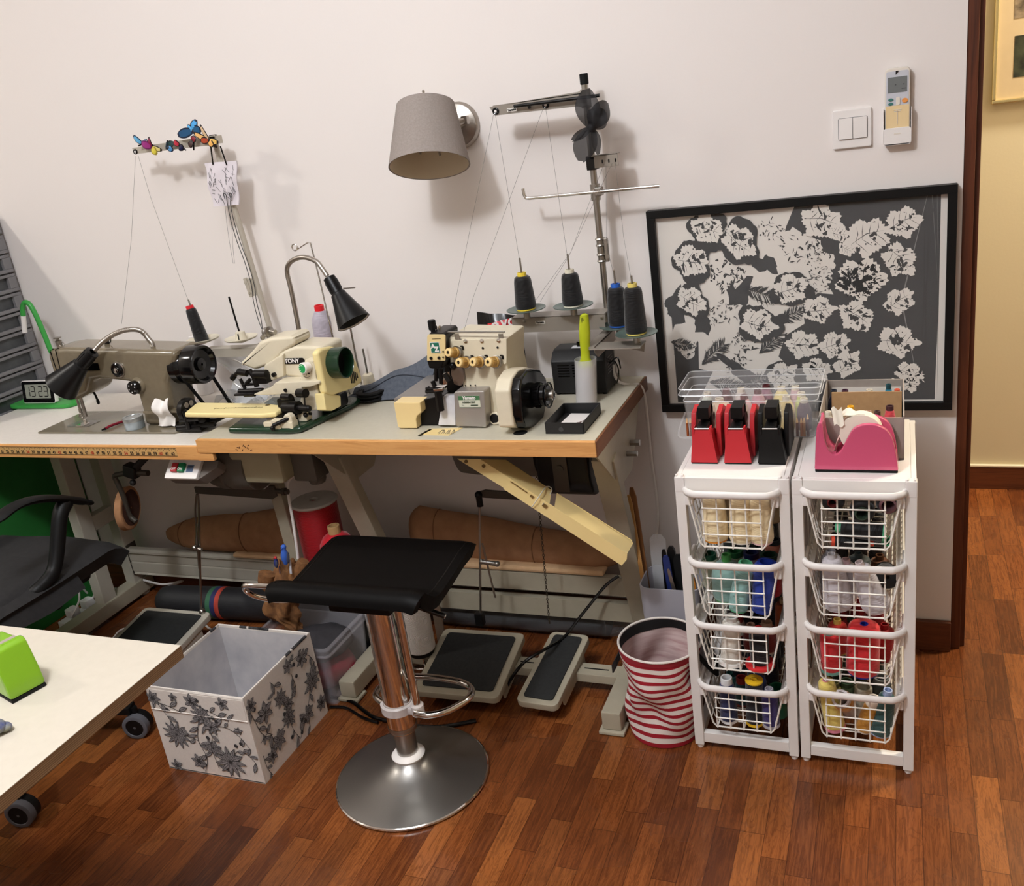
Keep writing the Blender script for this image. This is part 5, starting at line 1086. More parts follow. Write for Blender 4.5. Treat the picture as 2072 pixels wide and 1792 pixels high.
# black transformer box
x0, x1, y0, y1, h = -.848, -.700, -.188, -.095, .118
r = thing('power_converter', 'black ventilated power converter box behind the lint roller', 'electrical box', ((x0+x1)/2, y0, zB))
mb = MB().prism([(y0, zB+.004), (y0, zB+.092), (y0+.02, zB+h-.006), (y0+.035, zB+h), (y1-.004, zB+h), (y1, zB+h-.008), (y1, zB+.004)], (x0, 0, 0), Y, Z, (x1-x0, 0, 0), .004); cs = mb.part('casing', mottled('matt_black', S(30, 30, 31), S(24, 24, 25), 60, .5), r)
mb = MB()
for k in range(2):
    for i in range(5): mb.b2((x0+.018+.040*k, y0-.0005, zB+.080-.0075*i), (x0+.050+.040*k, y0+.001, zB+.083-.0075*i))
for i in range(6): mb.b2((x1-.001, y0+.02, zB+.09-.008*i), (x1+.0005, y0+.07, zB+.093-.008*i))
mb.part('vent_slots', m_gloss, cs)
mb = MB().box((x0+.086, y0-.0006, zB+.046), (.030, .001, .046)); lb = mb.part('barcode_label', white_plastic, cs)
mb = MB()
for i in range(9): mb.box((x0+.074+.0028*i, y0-.0013, zB+.030), (.0006+.0008*(i % 3 == 0), .0004, .009))
for i in range(5): mb.box((x0+.084, y0-.0013, zB+.064-.0055*i), (.016-.004*(i % 2), .0004, .0022))
mb.part('label_print', m_iron2, lb)
mb = MB().box((x0+.085, y0+.045, zB+h+.0006), (.07, .026, .001)); mb.part('top_label', mat('label_grey', S(200, 200, 204), .5), cs)
mb = MB().lathe([(.007, 0), (.007, .012), (.005, .014)], (x0+.068, y0+.05, zB+h), n=16); mb.part('rocker_switch', m_gloss, r)
mb = MB()
for xx in (x0+.01, x1-.01):
    for yy in (y0+.01, y1-.01): mb.lathe([(.006, 0), (.006, .006)], (xx, yy, zB), n=12)
mb.part('feet', black_rubber, r)
mb = MB().tube([(x1, y0+.05, zB+.07), (x1+.012, y0+.05, zB+.075), (x1+.022, y0+.045, zB+.05), (x1+.018, y0+.03, zB+.02)], .0018, 6, k=5); mb.tube([(x1, y0+.06, zB+.07), (x1+.018, y0+.06, zB+.082), (x1+.026, y0+.05, zB+.055)], .0018, 6, k=5); mb.part('black_wire', m_gloss, r)
# white power cable over the table edge
pts = [W(1242, 738, y=-.12), W(1243, 757, y=-.12), W(1254, 773, y=-.12), W(1275, 779, y=-.10), W(1294, 779, y=-.10), W(1304, 800, y=-.07), W(1310, 850, y=-.05), W(1318, 930, y=-.03), W(1326, 985, y=-.02), W(1331, 1040, y=-.02), W(1328, 1090, y=-.025)]
mb = MB(); mb.tube(pts, .0042, 8, k=6); c = mb.solo('power_cable', mat('cable_white', S(224, 218, 212), .45), 'white power cable hanging over the right edge of the grey-topped table', 'cable')
# black snack bag behind the overlock
def bag(u, v):
    x = -1.085+.125*u; z = zB+.012+.200*v-.014*u*v
    return (x, -.085-.035*math.sin(PI*u)*math.sin(PI*(v*.92+.04))+.004*math.sin(11*u+7*v), z)
r = thing('snack_bag', 'black plastic bag with a red printed band, behind the overlock machine', 'bag', (-1.02, -.09, zB))
m_bag = mat('glossy_black_film', S(20, 18, 18), .25)
MB().sheet(bag, 18, 16, .006).part('bag_film', m_bag, r)
mb = MB(); mb.grid(lambda u, v: V(bag(.28+.70*u, .70+.17*v+.11*u))+V((0, -.0045, 0)), 12, 5); bd = mb.part('red_band', mat('bag_red', S(196, 30, 44), .3), r)
mb = MB()
for i, ch_ in enumerate('OVO'): p = V(bag(.50+.18*i, .845+.030*i))+V((0, -.0075, 0)); text_mb(mb, ch_, p, (1, .06, .12), Z, .030, bold=.0015)
mb.part('lettering', white_plastic, bd)
# denim garment folded
m_denim = mottled('denim', S(92, 98, 108), S(76, 82, 94), 120, .9, bump=.3)
def den(u, v):
    a = PI*v; x = -1.47+.26*u; y = -.235+.19*v*(.6+.4*u)+.03*u
    z = zB+.004+(.020+.090*u**1.2)*math.sin(min(PI, a*1.02))**.8+.007*math.sin(7*v*PI+4*u)*math.sin(a)+.004*math.sin(13*u+5*v)*math.sin(a)
    return (x+.02*math.sin(a), y, max(zB+.003, z))
r = thing('denim_garment', 'folded grey-blue denim garment on the table left of the overlock machine', 'garment', (-1.35, -.15, zB))
MB().sheet(den, 26, 26, .004).part('denim_cloth', m_denim, r)
mb = MB(); mb.tube([V(den(.02+.9*i/14, .16+.1*math.sin(i/4)))+Z*.0032 for i in range(15)], .0018, 5); mb.part('seam', mat('seam_dark', S(44, 48, 58), .9), r)
# coiled black ring near the blindstitch machine
mb = MB()
for i, rr_ in enumerate((.040, .034, .028)): mb.torus((-1.405+.01, -.205, zB+.008), rr_, .004, Z, 36, 6); mb.torus((-1.395, -.205, zB+.018), rr_, .004, Z, 36, 6); mb.torus((-1.395, -.205, zB+.026), rr_, .004, Z, 36, 6)
mb.solo('spare_belt', black_rubber, 'coiled black drive belt lying behind the cream blindstitch machine', 'belt')
# double spool board behind
r = thing('spool_board', 'grey board with two bare spool pins, behind the blindstitch machine', 'thread stand', (-1.45, -.10, zB))
MB().b2((-1.56, -.135, zB), (-1.395, -.055, zB+.014), .002).part('board', mat('board_white', S(214, 210, 200), .5), r)
pn = W(745, 762, y=-.10); MB().lathe([(.018, 0), (.016, .03), (.011, .034)], (pn.x, -.10, zB+.014), n=20).part('pin_base', m_ivory, r)
MB().cyl((pn.x, -.10, zB+.04), (pn.x, -.10, W(742, 705, y=-.10).z), .003, n=10).part('spool_pin', steel, r)
pn = W(724, 740, y=-.10); MB().cyl((pn.x, -.10, zB+.012), (pn.x, -.10, W(709, 665, y=-.10).z), .003, n=10).part('spool_pin', steel, r)
r = thing('plastic_cup', 'clear plastic cup with orange chevrons behind the blindstitch handwheel', 'cup', (-1.47, -.175, zB))
MB().lathe([(.001, .001), (.026, .001), (.032, .125), (.031, .125), (.025, .003), (.001, .003)], (-1.49, -.185, zB), n=32, caps=False).part('cup_wall', m_clear, r)
mb = MB()
for i in range(3): mb.tube([(-1.478, -.2145, zB+.085+.012*i), (-1.470, -.2125, zB+.092+.012*i), (-1.462, -.2070, zB+.085+.012*i)], .002, 5)
mb.part('chevrons', mat('orange_ink', S(226, 110, 60), .5), r)
# ================================================================ things on the wall and the thread stands
# ---- light switch
r = thing('light_switch', 'white double light switch on the wall beside the remote control', 'light switch', (-.1035, 0, 1.387))
MB().prism(rrect(.0855, .0870, .004), (-.1035, 0, 1.387), X, Z, (0, -.009, 0), .003).part('face_plate', white_plastic, r)
MB().prism(rrect(.0640, .0480, .003), (-.1015, -.0088, 1.388), X, Z, (0, -.0012, 0)).part('rocker_gap', dark_grey, r)
for s_ in (-1, 1):
    MB().box((-.1015+s_*.0156, -.0112, 1.388), (.0302, .004, .0464), .0008, (s_*.03, 0, 0)).part('rocker', white_plastic, r)
# ---- air conditioner remote in its holder
hx, hz0 = -.006, 1.341
m_rem = mat('remote_ivory', S(226, 218, 206), .4); m_flap = mat('remote_flap', S(232, 206, 158), .4)
r = thing('remote_holder', 'white wall pocket that holds the air conditioner remote', 'holder', (hx, 0, hz0))
mb = MB().prism(rrect(.060, .038, .008), (hx, -.026, hz0+.019), X, Z, (0, .003, 0), .001).b2((hx-.030, -.026, hz0+.004), (hx-.0285, .0005, hz0+.080), .001).b2((hx+.0285, -.026, hz0+.004), (hx+.030, .0005, hz0+.080), .001).b2((hx-.028, -.026, hz0), (hx+.028, 0, hz0+.004), .001).b2((hx-.028, -.003, hz0), (hx+.028, .001, hz0+.085), .001)
mb.part('pocket', white_plastic, r)
MB().box((hx, -.0262, hz0+.025), (.014, .0006, .003)).part('pocket_mark', m_rem, r)
r = thing('remote_control', 'ivory air conditioner remote with grey display, in the wall holder', 'remote control', (hx, -.012, hz0+.006))
MB().prism(rrect(.0525, .160, .009), (hx, -.022, hz0+.086), X, Z, (0, .017, 0), .003).part('case', m_rem, r)
MB().prism(rrect(.047, .076, .004), (hx, -.0226, hz0+.121), X, Z, (0, .001, 0), .0004).part('panel', mat('panel_grey', S(196, 198, 206), .4), r)
MB().prism(rrect(.049, .068, .002), (hx, -.0228, hz0+.052), X, Z, (0, .001, 0), .0004).part('sliding_cover', m_flap, r)
mb = MB().box((hx, -.0236, hz0+.060), (.0012, .0006, .028)); mb.box((hx, -.0236, hz0+.077), (.018, .0006, .0012)).box((hx, -.0236, hz0+.0735), (.014, .0006, .0012)); mb.part('cover_ribs', m_rem, r)
MB().box((hx, -.0231, hz0+.130), (.040, .001, .033), .0004).part('display', mat('lcd', S(112, 116, 116), .3), r)
mb = MB().box((hx-.004, -.0238, hz0+.130), (.003, .0004, .002)).box((hx+.013, -.0238, hz0+.130), (.003, .0004, .002)).box((hx+.013, -.0238, hz0+.121), (.009, .0004, .0016)); mb.part('display_marks', dark_grey, r)
mb = MB().prism([(-.004, .004), (.003, .004), (-.004, -.004)], (hx, -.0236, hz0+.155), X, Z, (0, -.0003, 0)); mb.part('maker_mark', m_gloss, r)
mb = MB()
for i, (dx, dz) in enumerate(((-.014, .099), (-.014, .090))):
    mb = MB().prism([(.0055*math.cos(a), .0032*math.sin(a)) for a in [k*PI/8 for k in range(16)]], (hx+dx, -.0232, hz0+dz), X, Z, (0, -.001, 0)); mb.part('button', mat('teal_button', S(60, 116, 110), .5), r)
MB().prism(rrect(.0085, .0175, .003), (hx+.001, -.0232, hz0+.095), X, Z, (0, -.001, 0)).part('button', m_rem, r)
MB().prism([(.0062*math.cos(a), .0050*math.sin(a)) for a in [k*PI/10 for k in range(20)]], (hx+.0155, -.0232, hz0+.095), X, Z, (0, -.0015, 0)).part('button', mat('orange_button', S(232, 152, 78), .4), r)
# ---- sconce
sx_, sy_, sz_ = -1.113, -.165, 1.49
r = thing('wall_lamp', 'unlit wall lamp with a taupe fabric shade on a nickel arm', 'lamp', (-.985, 0, 1.49))
pc = W(926, 254, y=-.012)
MB().lathe([(.001, 0), (.060, 0), (.060, .006), (.054, .014), (.046, .016), (.036, .022), (.02, .026), (.001, .027)], (pc.x, 0, pc.z), -Y, 40).part('wall_plate', brushed, r)
m_shade = mottled('shade_linen', S(150, 140, 134), S(138, 128, 122), 220, .9, bump=.15)
t_l, t_r, b_l, b_r = W(806, 215, y=sy_), W(916, 210, y=sy_), W(794, 350, y=sy_), W(944, 345, y=sy_)
ct = (t_l+t_r)/2; cb = (b_l+b_r)/2; ax = (ct-cb); H = ax.length; ax.normalize(); rt, rb = (t_r-t_l).length/2*.98, (b_r-b_l).length/2*.98
ct = W(861, 213, y=-.135); cb = W(869, 336, y=-.195); ax = (ct-cb); H = ax.length; ax.normalize()
MB().lathe([(rb, 0), (rt, H), (rt-.003, H), (rb-.003, .001), (rb, 0)], cb, ax, 56, False).part('lamp_shade', m_shade, r)
MB().lathe([(rb-.0035, .001), (rt-.0035, H-.001), (.02, H-.001)], cb, ax, 56, False).part('shade_lining', mat('lining_cream', S(214, 200, 176), .7), r)
tp = ct.copy()
mb = MB().lathe([(.014, -.004), (.014, .006), (.008, .010), (.010, .016), (.005, .022), (.003, .030), (.004, .034), (.002, .038)], tp, Z, 20); mb.part('finial', brushed, r)
e_ = W(920, 245, y=-.075)
mb = MB().tube([tp+V((.004, .0, .010)), W(872, 198, y=-.130), W(888, 201, y=-.122), W(903, 211, y=-.112), W(914, 228, y=-.100), W(920, 248, y=-.088)], .0048, 12, k=8); mb.part('arm', brushed, r)
mb = MB().cyl(W(913, 253, y=-.095), W(938, 244, y=-.065), .0085, n=16).cyl(W(938, 245, y=-.065), (pc.x, -.02, pc.z), .011, n=16).box(W(941, 243, y=-.062), (.018, .016, .022), .002); mb.part('pivot', brushed, r)
mb = MB().cyl(tp-Z*.01, tp-Z*.05, .012, n=16).tube([tp+V((0, 0, -.012)), cb+V((.02, .03, .02))], .003, 6).tube([tp+V((0, 0, -.012)), cb+V((-.03, .02, .03))], .003, 6); mb.part('lamp_holder', brushed, r)
# ---- black framed leaf print
fx0, fx1, fz0, fz1, fw = -.600, .122, .700, 1.2425, .020
r = thing('framed_print', 'large black-framed print of white leaf shapes on dark grey, above the basket units', 'framed picture', ((fx0+fx1)/2, 0, fz0))
m_blkwood = mat('black_frame', S(9, 9, 9), .5, spec=.3)
mb = MB()
for lo, hi in (((fx0, fz0), (fx1, fz0+fw)), ((fx0, fz1-fw), (fx1, fz1)), ((fx0, fz0+fw), (fx0+fw, fz1-fw)), ((fx1-fw, fz0+fw), (fx1, fz1-fw))): mb.b2((lo[0], -.030, lo[1]), (hi[0], -.002, hi[1]), .001)
mb.part('frame', m_blkwood, r)
m_paper = mat('print_paper', S(226, 220, 212), .8); m_inkd = mat('print_ink', S(31, 31, 33), .8, spec=.2); m_inkb = mat('print_black', S(10, 10, 11), .8, spec=.2); m_inkg = mat('print_grey', S(120, 116, 114), .8)
mb = MB().b2((fx0+fw-.002, -.014, fz0+fw-.002), (fx1-fw+.002, -.006, fz1-fw+.002), 0, 0)
rn = random.Random(11); lay = [0]
ix0, ix1, iz0, iz1 = fx0+fw+.006, fx1-fw-.014, fz0+fw+.004, fz1-fw-.002
def pm(cx, cy):   # print sheet coordinates -> wall
    u = (cx-90)/(1930-90); zt_ = 205-(205-65)*u; zb_ = 1420-(10)*u
    return (fx0+fw+(fx1-fx0-2*fw)*u, fz1-fw-(fz1-fz0-2*fw)*(cy-zt_)/(zb_-zt_))
def poly(pts, mi):
    lay[0] += 1; y = -.0141-.0000035*lay[0]
    q = []
    for a, b in pts:
        x, z = pm(a, b); q.append((min(max(x, ix0), ix1), y, min(max(z, iz0), iz1)))
    mb.add(q, [list(range(len(q)))], mi)
def blob(cx, cy, rx, ry, jag, n, mi, rot=0, wob=.25):
    ph = [rn.uniform(0, 6.28) for _ in range(4)]; pts = []
    for i in range(n):
        a = 2*PI*i/n; k = 1+wob*(math.sin(2*a+ph[0])*.4+math.sin(3*a+ph[1])*.4+math.sin(5*a+ph[2])*.3)+jag*rn.uniform(-1, 1)
        x, y = rx*k*math.cos(a), ry*k*math.sin(a); pts.append((cx+x*math.cos(rot)-y*math.sin(rot), cy+x*math.sin(rot)+y*math.cos(rot)))
    poly(pts, mi)
def stroke(x0, y0, x1, y1, w_, mi):
    dx, dy = x1-x0, y1-y0; L = math.hypot(dx, dy) or 1; nx, ny = -dy/L, dx/L; bx_, by_ = nx*L*.12*rn.uniform(-1, 1), ny*L*.12*rn.uniform(-1, 1); mx, my = (x0+x1)/2+bx_, (y0+y1)/2+by_
    poly([(x0-nx*w_*.3, y0-ny*w_*.3), (mx-nx*w_, my-ny*w_), (x1, y1), (mx+nx*w_, my+ny*w_), (x0+nx*w_*.3, y0+ny*w_*.3)], mi)
def leaf(cx, cy, R, rot, blots=6, halo=0, veins=True, cl=0):
    R *= 1.12
    if halo: blob(cx+R*.05, cy+R*.05, R*(1+halo), R*(.92+halo), .05, 44, 2, rot)
    n = 62; pts = []
    ph = rn.uniform(0, 6.28)
    for i in range(n):
        a = 2*PI*i/n; k = .86+.10*math.sin(5*a+ph)+.06*math.sin(9*a+ph*2)+(.07 if i % 2 else -.05)*rn.uniform(.3, 1)
        if abs(((a+PI) % (2*PI))-PI) < .22: k += .22*(1-abs(((a+PI) % (2*PI))-PI)/.22)
        x, y = R*k*math.cos(a), R*.86*k*math.sin(a); pts.append((cx+x*math.cos(rot)-y*math.sin(rot), cy+x*math.sin(rot)+y*math.cos(rot)))
    poly(pts, 0)
    c, s_ = math.cos(rot), math.sin(rot)
    def L(x, y): return (cx+R*(x*c-y*s_), cy+R*(x*s_+y*c))
    if veins:
        a0, a1 = L(-.75, .02), L(.80, 0); stroke(*a0, *a1, R*.018, 1)
        for k in range(4):
            for sg in (-1, 1): stroke(*L(-.5+.3*k, 0), *L(-.2+.3*k, sg*rn.uniform(.4, .65)), R*.016, 1)
    for _ in range(blots):
        a, d = rn.uniform(0, 6.28), rn.uniform(.1, .75); q = L(d*math.cos(a), .8*d*math.sin(a)); blob(*q, R*rn.uniform(.08, .24), R*rn.uniform(.05, .12), .25, 14, 2, rn.uniform(0, 3.1), .5)
    for _ in range(blots*2):
        a, d = rn.uniform(0, 6.28), rn.uniform(.3, .9); q = L(d*math.cos(a), .8*d*math.sin(a)); blob(*q, R*rn.uniform(.02, .07), R*rn.uniform(.02, .05), .3, 8, 2, 0, .3)
def frond(cx, cy, R, rot, n=16, mi=2):
    c, s_ = math.cos(rot), math.sin(rot)
    def L(x, y): return (cx+R*(x*c-y*s_), cy+R*(x*s_+y*c))
    stroke(*L(-1, 0), *L(1, 0), R*.03, mi)
    for k in range(n):
        t_ = -1+2*k/n
        for sg in (-1, 1):
            w_ = .65*math.sqrt(max(.05, 1-t_*t_)); stroke(*L(t_, 0), *L(t_+.45, sg*w_*rn.uniform(.7, 1.1)), R*rn.uniform(.03, .07), mi)
            if rn.random() < .5: blob(*L(t_+.3, sg*w_*.6), R*.06, R*.04, .4, 8, mi, rn.uniform(0, 3), .5)
def splash(cx, cy, R, n, mi=2):
    for _ in range(n):
        a, d = rn.uniform(0, 6.28), R*math.sqrt(rn.random()); x, y = cx+d*math.cos(a), cy+d*.85*math.sin(a)
        if rn.random() < .5: blob(x, y, R*rn.uniform(.03, .14), R*rn.uniform(.02, .08), .4, 10, mi, rn.uniform(0, 3), .5)
        else: b = rn.uniform(0, 6.28); stroke(x, y, x+R*.3*math.cos(b), y+R*.3*math.sin(b), R*rn.uniform(.015, .05), mi)
# dark field
poly([(1015, 132), (1100, 100), (1906, 50), (1895, 700), (1878, 1425), (1010, 1425), (960, 1180), (880, 1100), (930, 960), (1060, 880), (1050, 760), (1150, 680), (1250, 690), (1180, 560), (1260, 450), (1120, 380), (1060, 300), (1000, 260), (930, 370), (960, 260)], 1)
for i in range(7): stroke(1800+14*i, 70, 1780+16*i+(20 if i > 4 else 0), 1400, 5-i*.4, 3 if i % 2 else 2)
poly([(150, 830), (240, 800), (250, 900), (330, 1000), (320, 1180), (420, 1200), (300, 1430), (150, 1430)], 1)
for q in ((190, 740, 55, 120), (640, 690, 60, 110), (830, 490, 80, 70), (390, 900, 90, 60), (560, 640, 60, 90), (700, 1100, 60, 60), (730, 800, 60, 40), (880, 880, 50, 70), (600, 1190, 120, 50), (1060, 620, 60, 60), (330, 600, 40, 60)): blob(*q, .12, 30, 1, rn.uniform(0, 1), .5)
blob(420, 620, 190, 170, .06, 40, 0); blob(600, 900, 200, 150, .08, 40, 0); blob(1000, 420, 190, 130, .1, 40, 0, .2); blob(1100, 520, 160, 120, .12, 40, 0); blob(240, 980, 95, 110, .1, 36, 0); blob(760, 1120, 110, 90, .1, 36, 0)
for q in ((555, 560, 130, 60), (860, 280, 85, 34), (1030, 400, 120, 34), (1220, 380, 90, 44), (1170, 590, 100, 60), (650, 1000, 85, 44), (530, 800, 100, 36), (250, 1060, 90, 46), (390, 860, 80, 36), (1130, 470, 60, 24), (600, 1150, 90, 40)): splash(*q)
for q in ((760, 680, 105, .3), (960, 830, 90, -.4), (430, 1080, 110, -.7), (830, 1010, 105, -.7), (230, 1230, 90, 1.2), (200, 1010, 70, .2), (500, 1290, 110, .2), (700, 1270, 90, -.3)): frond(*q)
for q in ((440, 270, 105, .3, 6, .16), (650, 350, 112, .7, 7, .16), (320, 470, 112, .1, 6, .12), (300, 725, 100, .5, 6, .10), (975, 650, 105, -.3, 5, .10), (750, 875, 112, .2, 4, .12), (900, 1230, 100, -.6, 5, .08)): leaf(q[0], q[1], q[2], q[3], q[4], q[5])
for q in ((1180, 228, 122, .2, 6), (1460, 330, 132, -.4, 3), (1290, 300, 62, .1, 2), (1335, 400, 50, .5, 1), (1675, 240, 105, -.4, 6), (1655, 470, 108, .9, 8), (1655, 735, 92, -.6, 5), (1645, 1000, 118, .1, 7), (1390, 830, 110, .6, 8), (1150, 785, 98, -.1, 5), (1045, 1018, 106, .1, 3), (1250, 1020, 96, -.3, 6), (1330, 1150, 92, -.8, 4), (1130, 1190, 92, .1, 3)): leaf(*q)
leaf(1420, 590, 150, -.2, 22); splash(1430, 590, 120, 50); leaf(1715, 1210, 80, .4, 8); leaf(1725, 1275, 66, 1.4, 8); splash(1720, 1230, 95, 26, 0)
pr = mb.part('leaf_print', [m_paper, m_inkd, m_inkb, m_inkg], r, sharp=180)
MB().b2((fx0+fw-.002, -.0205, fz0+fw-.002), (fx1-fw+.002, -.0190, fz1-fw+.002)).part('glass', mat('picture_glass', S(250, 250, 250), .03, alpha=.045, spec=.4), r)
# ---- hall picture
c_ = W(2006, 212, y=HY-.02); hx0, hz0_ = c_.x, c_.z
r = thing('framed_photos', 'gold-edged frame of two photographs on the hall wall', 'framed picture', (hx0+.25, HY, hz0_))
m_gold = mat('gold_frame', S(222, 206, 150), .25, .8); fw2 = .012
mb = MB()
for lo, hi in (((hx0, hz0_), (hx0+.5, hz0_+fw2)), ((hx0, hz0_+.6), (hx0+.5, hz0_+.6+fw2)), ((hx0, hz0_+fw2), (hx0+fw2, hz0_+.6)), ((hx0+.5-fw2, hz0_+fw2), (hx0+.5, hz0_+.6))): mb.b2((lo[0], HY-.025, lo[1]), (hi[0], HY, hi[1]), .003)
mb.part('frame', m_gold, r)
MB().b2((hx0+.005, HY-.014, hz0_+.005), (hx0+.495, HY-.008, hz0_+.6)).part('mat_board', mottled('mat_board', S(206, 186, 150), S(198, 178, 142), 8, .85), r)
m_ph = mottled('photo_dark', S(26, 24, 22), S(74, 78, 58), 26, .4); m_ph2 = mottled('photo_light', S(60, 52, 44), S(168, 150, 124), 30, .4)
q0, q1 = W(2050, 157, y=HY-.0145), W(2053, 73, y=HY-.0145)
MB().b2((q0.x, HY-.0152, q0.z), (q0.x+.20, HY-.0142, q1.z)).part('photograph', m_ph, r)
q2 = W(2052, 38, y=HY-.0145); MB().b2((q2.x, HY-.0152, q2.z), (q2.x+.20, HY-.0142, q2.z+.12)).part('photograph', m_ph2, r)
# ---- thread stand of the overlock
m_stand = mat('stand_grey', S(150, 142, 132), .4, .3); m_disc = mat('green_glass_disc', S(94, 112, 106), .3, alpha=.85)
px_, py_ = -.712, -.08
r = thing('thread_stand', 'tall steel thread stand with green discs, behind the overlock machine', 'thread stand', (px_, py_, zB))
MB().cyl((px_, py_, zB-.05), (px_, py_, 1.575), .0085, n=18).part('pole', steel, r)
MB().cyl((px_, py_, 1.565), (px_, py_, 1.59), .0105, n=18, bev=.002).part('pole_cap', black_rubber, r)
mb = MB().cyl((px_, py_, zB), (px_, py_, zB+.02), .018, n=18).cyl((px_, py_, zB-.055), (px_, py_, zB-.042), .02, n=6); mb.part('table_clamp', m_stand, r)
mb = MB()
for dz in (0, .016, .040, .056): mb.torus((px_, py_, 1.135+dz), .0100, .0035, Z, 20, 6)
mb.cyl((px_, py_, 1.13), (px_, py_, 1.195), .0105, n=18).box((px_+.016, py_-.004, 1.163), (.012, .012, .062), .004).cyl((px_+.018, py_-.012, 1.182), (px_+.018, py_-.004, 1.182), .005, n=10).cyl((px_+.018, py_-.012, 1.146), (px_+.018, py_-.004, 1.146), .005, n=10); mb.part('pole_joint', steel, r)
# upper guide arm
P0, P1 = W(990, 225, y=-.115), W(1210, 196, y=-.115)
zc_ = lambda x: P0.z+(P1.z-P0.z)*(x-P0.x)/(P1.x-P0.x)
mb = MB().prism([(P0.x, P0.z+.010), (P0.x+.012, P0.z-.012), (px_+.012, zc_(px_)-.016), (px_+.012, zc_(px_)+.018)], (0, -.112, 0), X, Z, (0, .003, 0), .0008).b2((P0.x+.01, -.112, P0.z+.010), (px_, -.088, P0.z+.012)); ga = mb.part('guide_arm', m_stand, r)
for px in (1003, 1104):
    p = W(px, 225 if px < 1050 else 212, y=-.113); mb = MB().torus(p, .0065, .0026, Y, 20, 8); mb.lathe([(.006, 0), (.006, .001)], p, -Y, 16); rg = mb.part('thread_ring', m_gloss, ga)
    MB().lathe([(.0034, -.001), (.0034, .0025), (.0016, .0028)], p, -Y, 14).part('ring_eye', white_plastic, rg)
p0 = W(1036, 222, y=-.114); MB().box(p0, (.026, .0012, .009), .0003).part('name_label', mat('label_white', S(226, 222, 214), .5), ga)
mb = MB(); text_mb(mb, 'Yamato', p0+V((0, -.0008, 0)), (1, 0, .06), Z, .0072, bold=.0004); mb.part('lettering', m_iron2, ga)
a_, b_ = W(1040, 215, y=-.125), W(1213, 193, y=-.125); mb = MB().cyl(a_, b_, .0042, n=12).cyl(W(1070, 213, y=-.124), W(1071, 218, y=-.118), .004, n=8); mb.part('guide_rod', m_iron2, r)
mb = MB().cyl((px_, py_, zc_(px_)-.022), (px_, py_, zc_(px_)+.022), .0125, n=18).box((px_, -.098, zc_(px_)), (.022, .026, .036), .002); mb.part('arm_clamp', m_stand, r)
# short bracket
zb_ = W(1210, 325, y=py_).z; e_ = W(1250, 325, y=-.10)
mb = MB().b2((px_-.012, py_-.016, zb_-.020), (px_+.014, py_+.012, zb_+.014), .002); mb.part('bracket_clamp', m_gloss, r)
mb = MB().b2((px_-.008, -.098, zb_+.012), (e_.x, -.070, zb_+.0145), .0005).b2((px_+.010, -.098, zb_-.016), (e_.x, -.0955, zb_+.0145), .0005); sb_ = mb.part('short_bracket', m_stand, r)
mb = MB()
for k in (.35, .62, .90): mb.prism(rrect(.004, .009, .0018), (px_+.010+(e_.x-px_-.010)*k, -.0983, zb_-.002), X, Z, (0, .0004, 0))
mb.part('bracket_slots', m_gloss, sb_)
# cross rod
p0, p1, p2, p3 = W(1058, 381, y=-.095), W(1062, 402, y=-.095), W(1208, 388, y=-.095), W(1334, 376, y=-.095)
mb = MB().tube([p0, p0.lerp(p1, .6), p1+V((.004, 0, .001)), p1+V((.014, 0, .0)), p2, p3], .0046, 12); mb.part('cross_rod', chrome, r)
mb = MB().cyl((px_, py_, p2.z-.022), (px_, py_, p2.z+.018), .0125, n=18).box((px_+.012, -.088, p2.z), (.02, .022, .022), .003); mb.part('rod_clamp', steel, r)
# tray bracket with two discs in front of the left, two at the right
zt_ = W(1060, 645, y=-.12).z
L0 = W(1040, 640, y=-.13)
mb = MB().b2((L0.x, -.150, zt_+.008), (px_+.012, -.090, zt_+.011), .0008).prism([(L0.x, zt_+.010), (L0.x, zt_-.006), (L0.x+.018, zt_-.030), (px_+.012, zt_-.030), (px_+.012, zt_+.010)], (0, -.150, 0), X, Z, (0, .002, 0)); tbk = mb.part('tray_bracket', m_stand, r)
p0 = W(1093, 652, y=-.151); MB().box(p0, (.027, .0008, .0085)).part('name_label', mat('label_white2', S(226, 222, 214), .5), tbk)
mb = MB(); text_mb(mb, 'Yamato', p0+V((0, -.0006, 0)), X, Z, .0072, bold=.0004); mb.part('lettering', m_iron2, tbk)
for px in (1060, 1218): q_ = W(px, 650 if px < 1100 else 643, y=-.151); MB().lathe([(.004, 0), (.004, .0015), (.002, .002)], q_, -Y, 12).part('rivet', steel, tbk)
mb = MB().b2((px_-.012, -.26, zt_-.052), (px_+.012, -.07, zt_-.046), .0008).prism([(-.26, zt_-.048), (-.07, zt_-.048), (-.07, zt_-.080), (-.235, zt_-.080), (-.26, zt_-.060)], (px_+.010, 0, 0), Y, Z, (.002, 0, 0)).b2((px_, -.27, zt_-.052), (px_+.13, -.205, zt_-.049), .0008).b2((px_-.004, -.11, zt_-.040), (px_+.06, -.10, zt_-.037)).prism([(px_+.02, zt_-.05), (px_+.13, zt_-.05), (px_+.125, zt_-.075)], (0, -.215, 0), X, Z, (0, .002, 0)); mb.part('side_bracket', m_stand, r)
spots = [((1065, 627), (1048, 522), S(236, 208, 66), 'black thread cone with yellow core, leftmost on the overlock thread stand', -.155, (1047, 553)), ((1160, 620), (1145, 514), S(226, 220, 200), 'black thread cone with cream core, second on the overlock thread stand', -.155, (1150, 546)),
         ((1253, 660), (1243, 545), S(40, 96, 190), 'black thread cone with blue core, third on the overlock thread stand', -.135, (1246, 575)), ((1288, 676), (1279, 557), S(226, 206, 110), 'black thread cone with pale yellow core, rightmost on the overlock thread stand', -.225, (1282, 574))]
pins = []
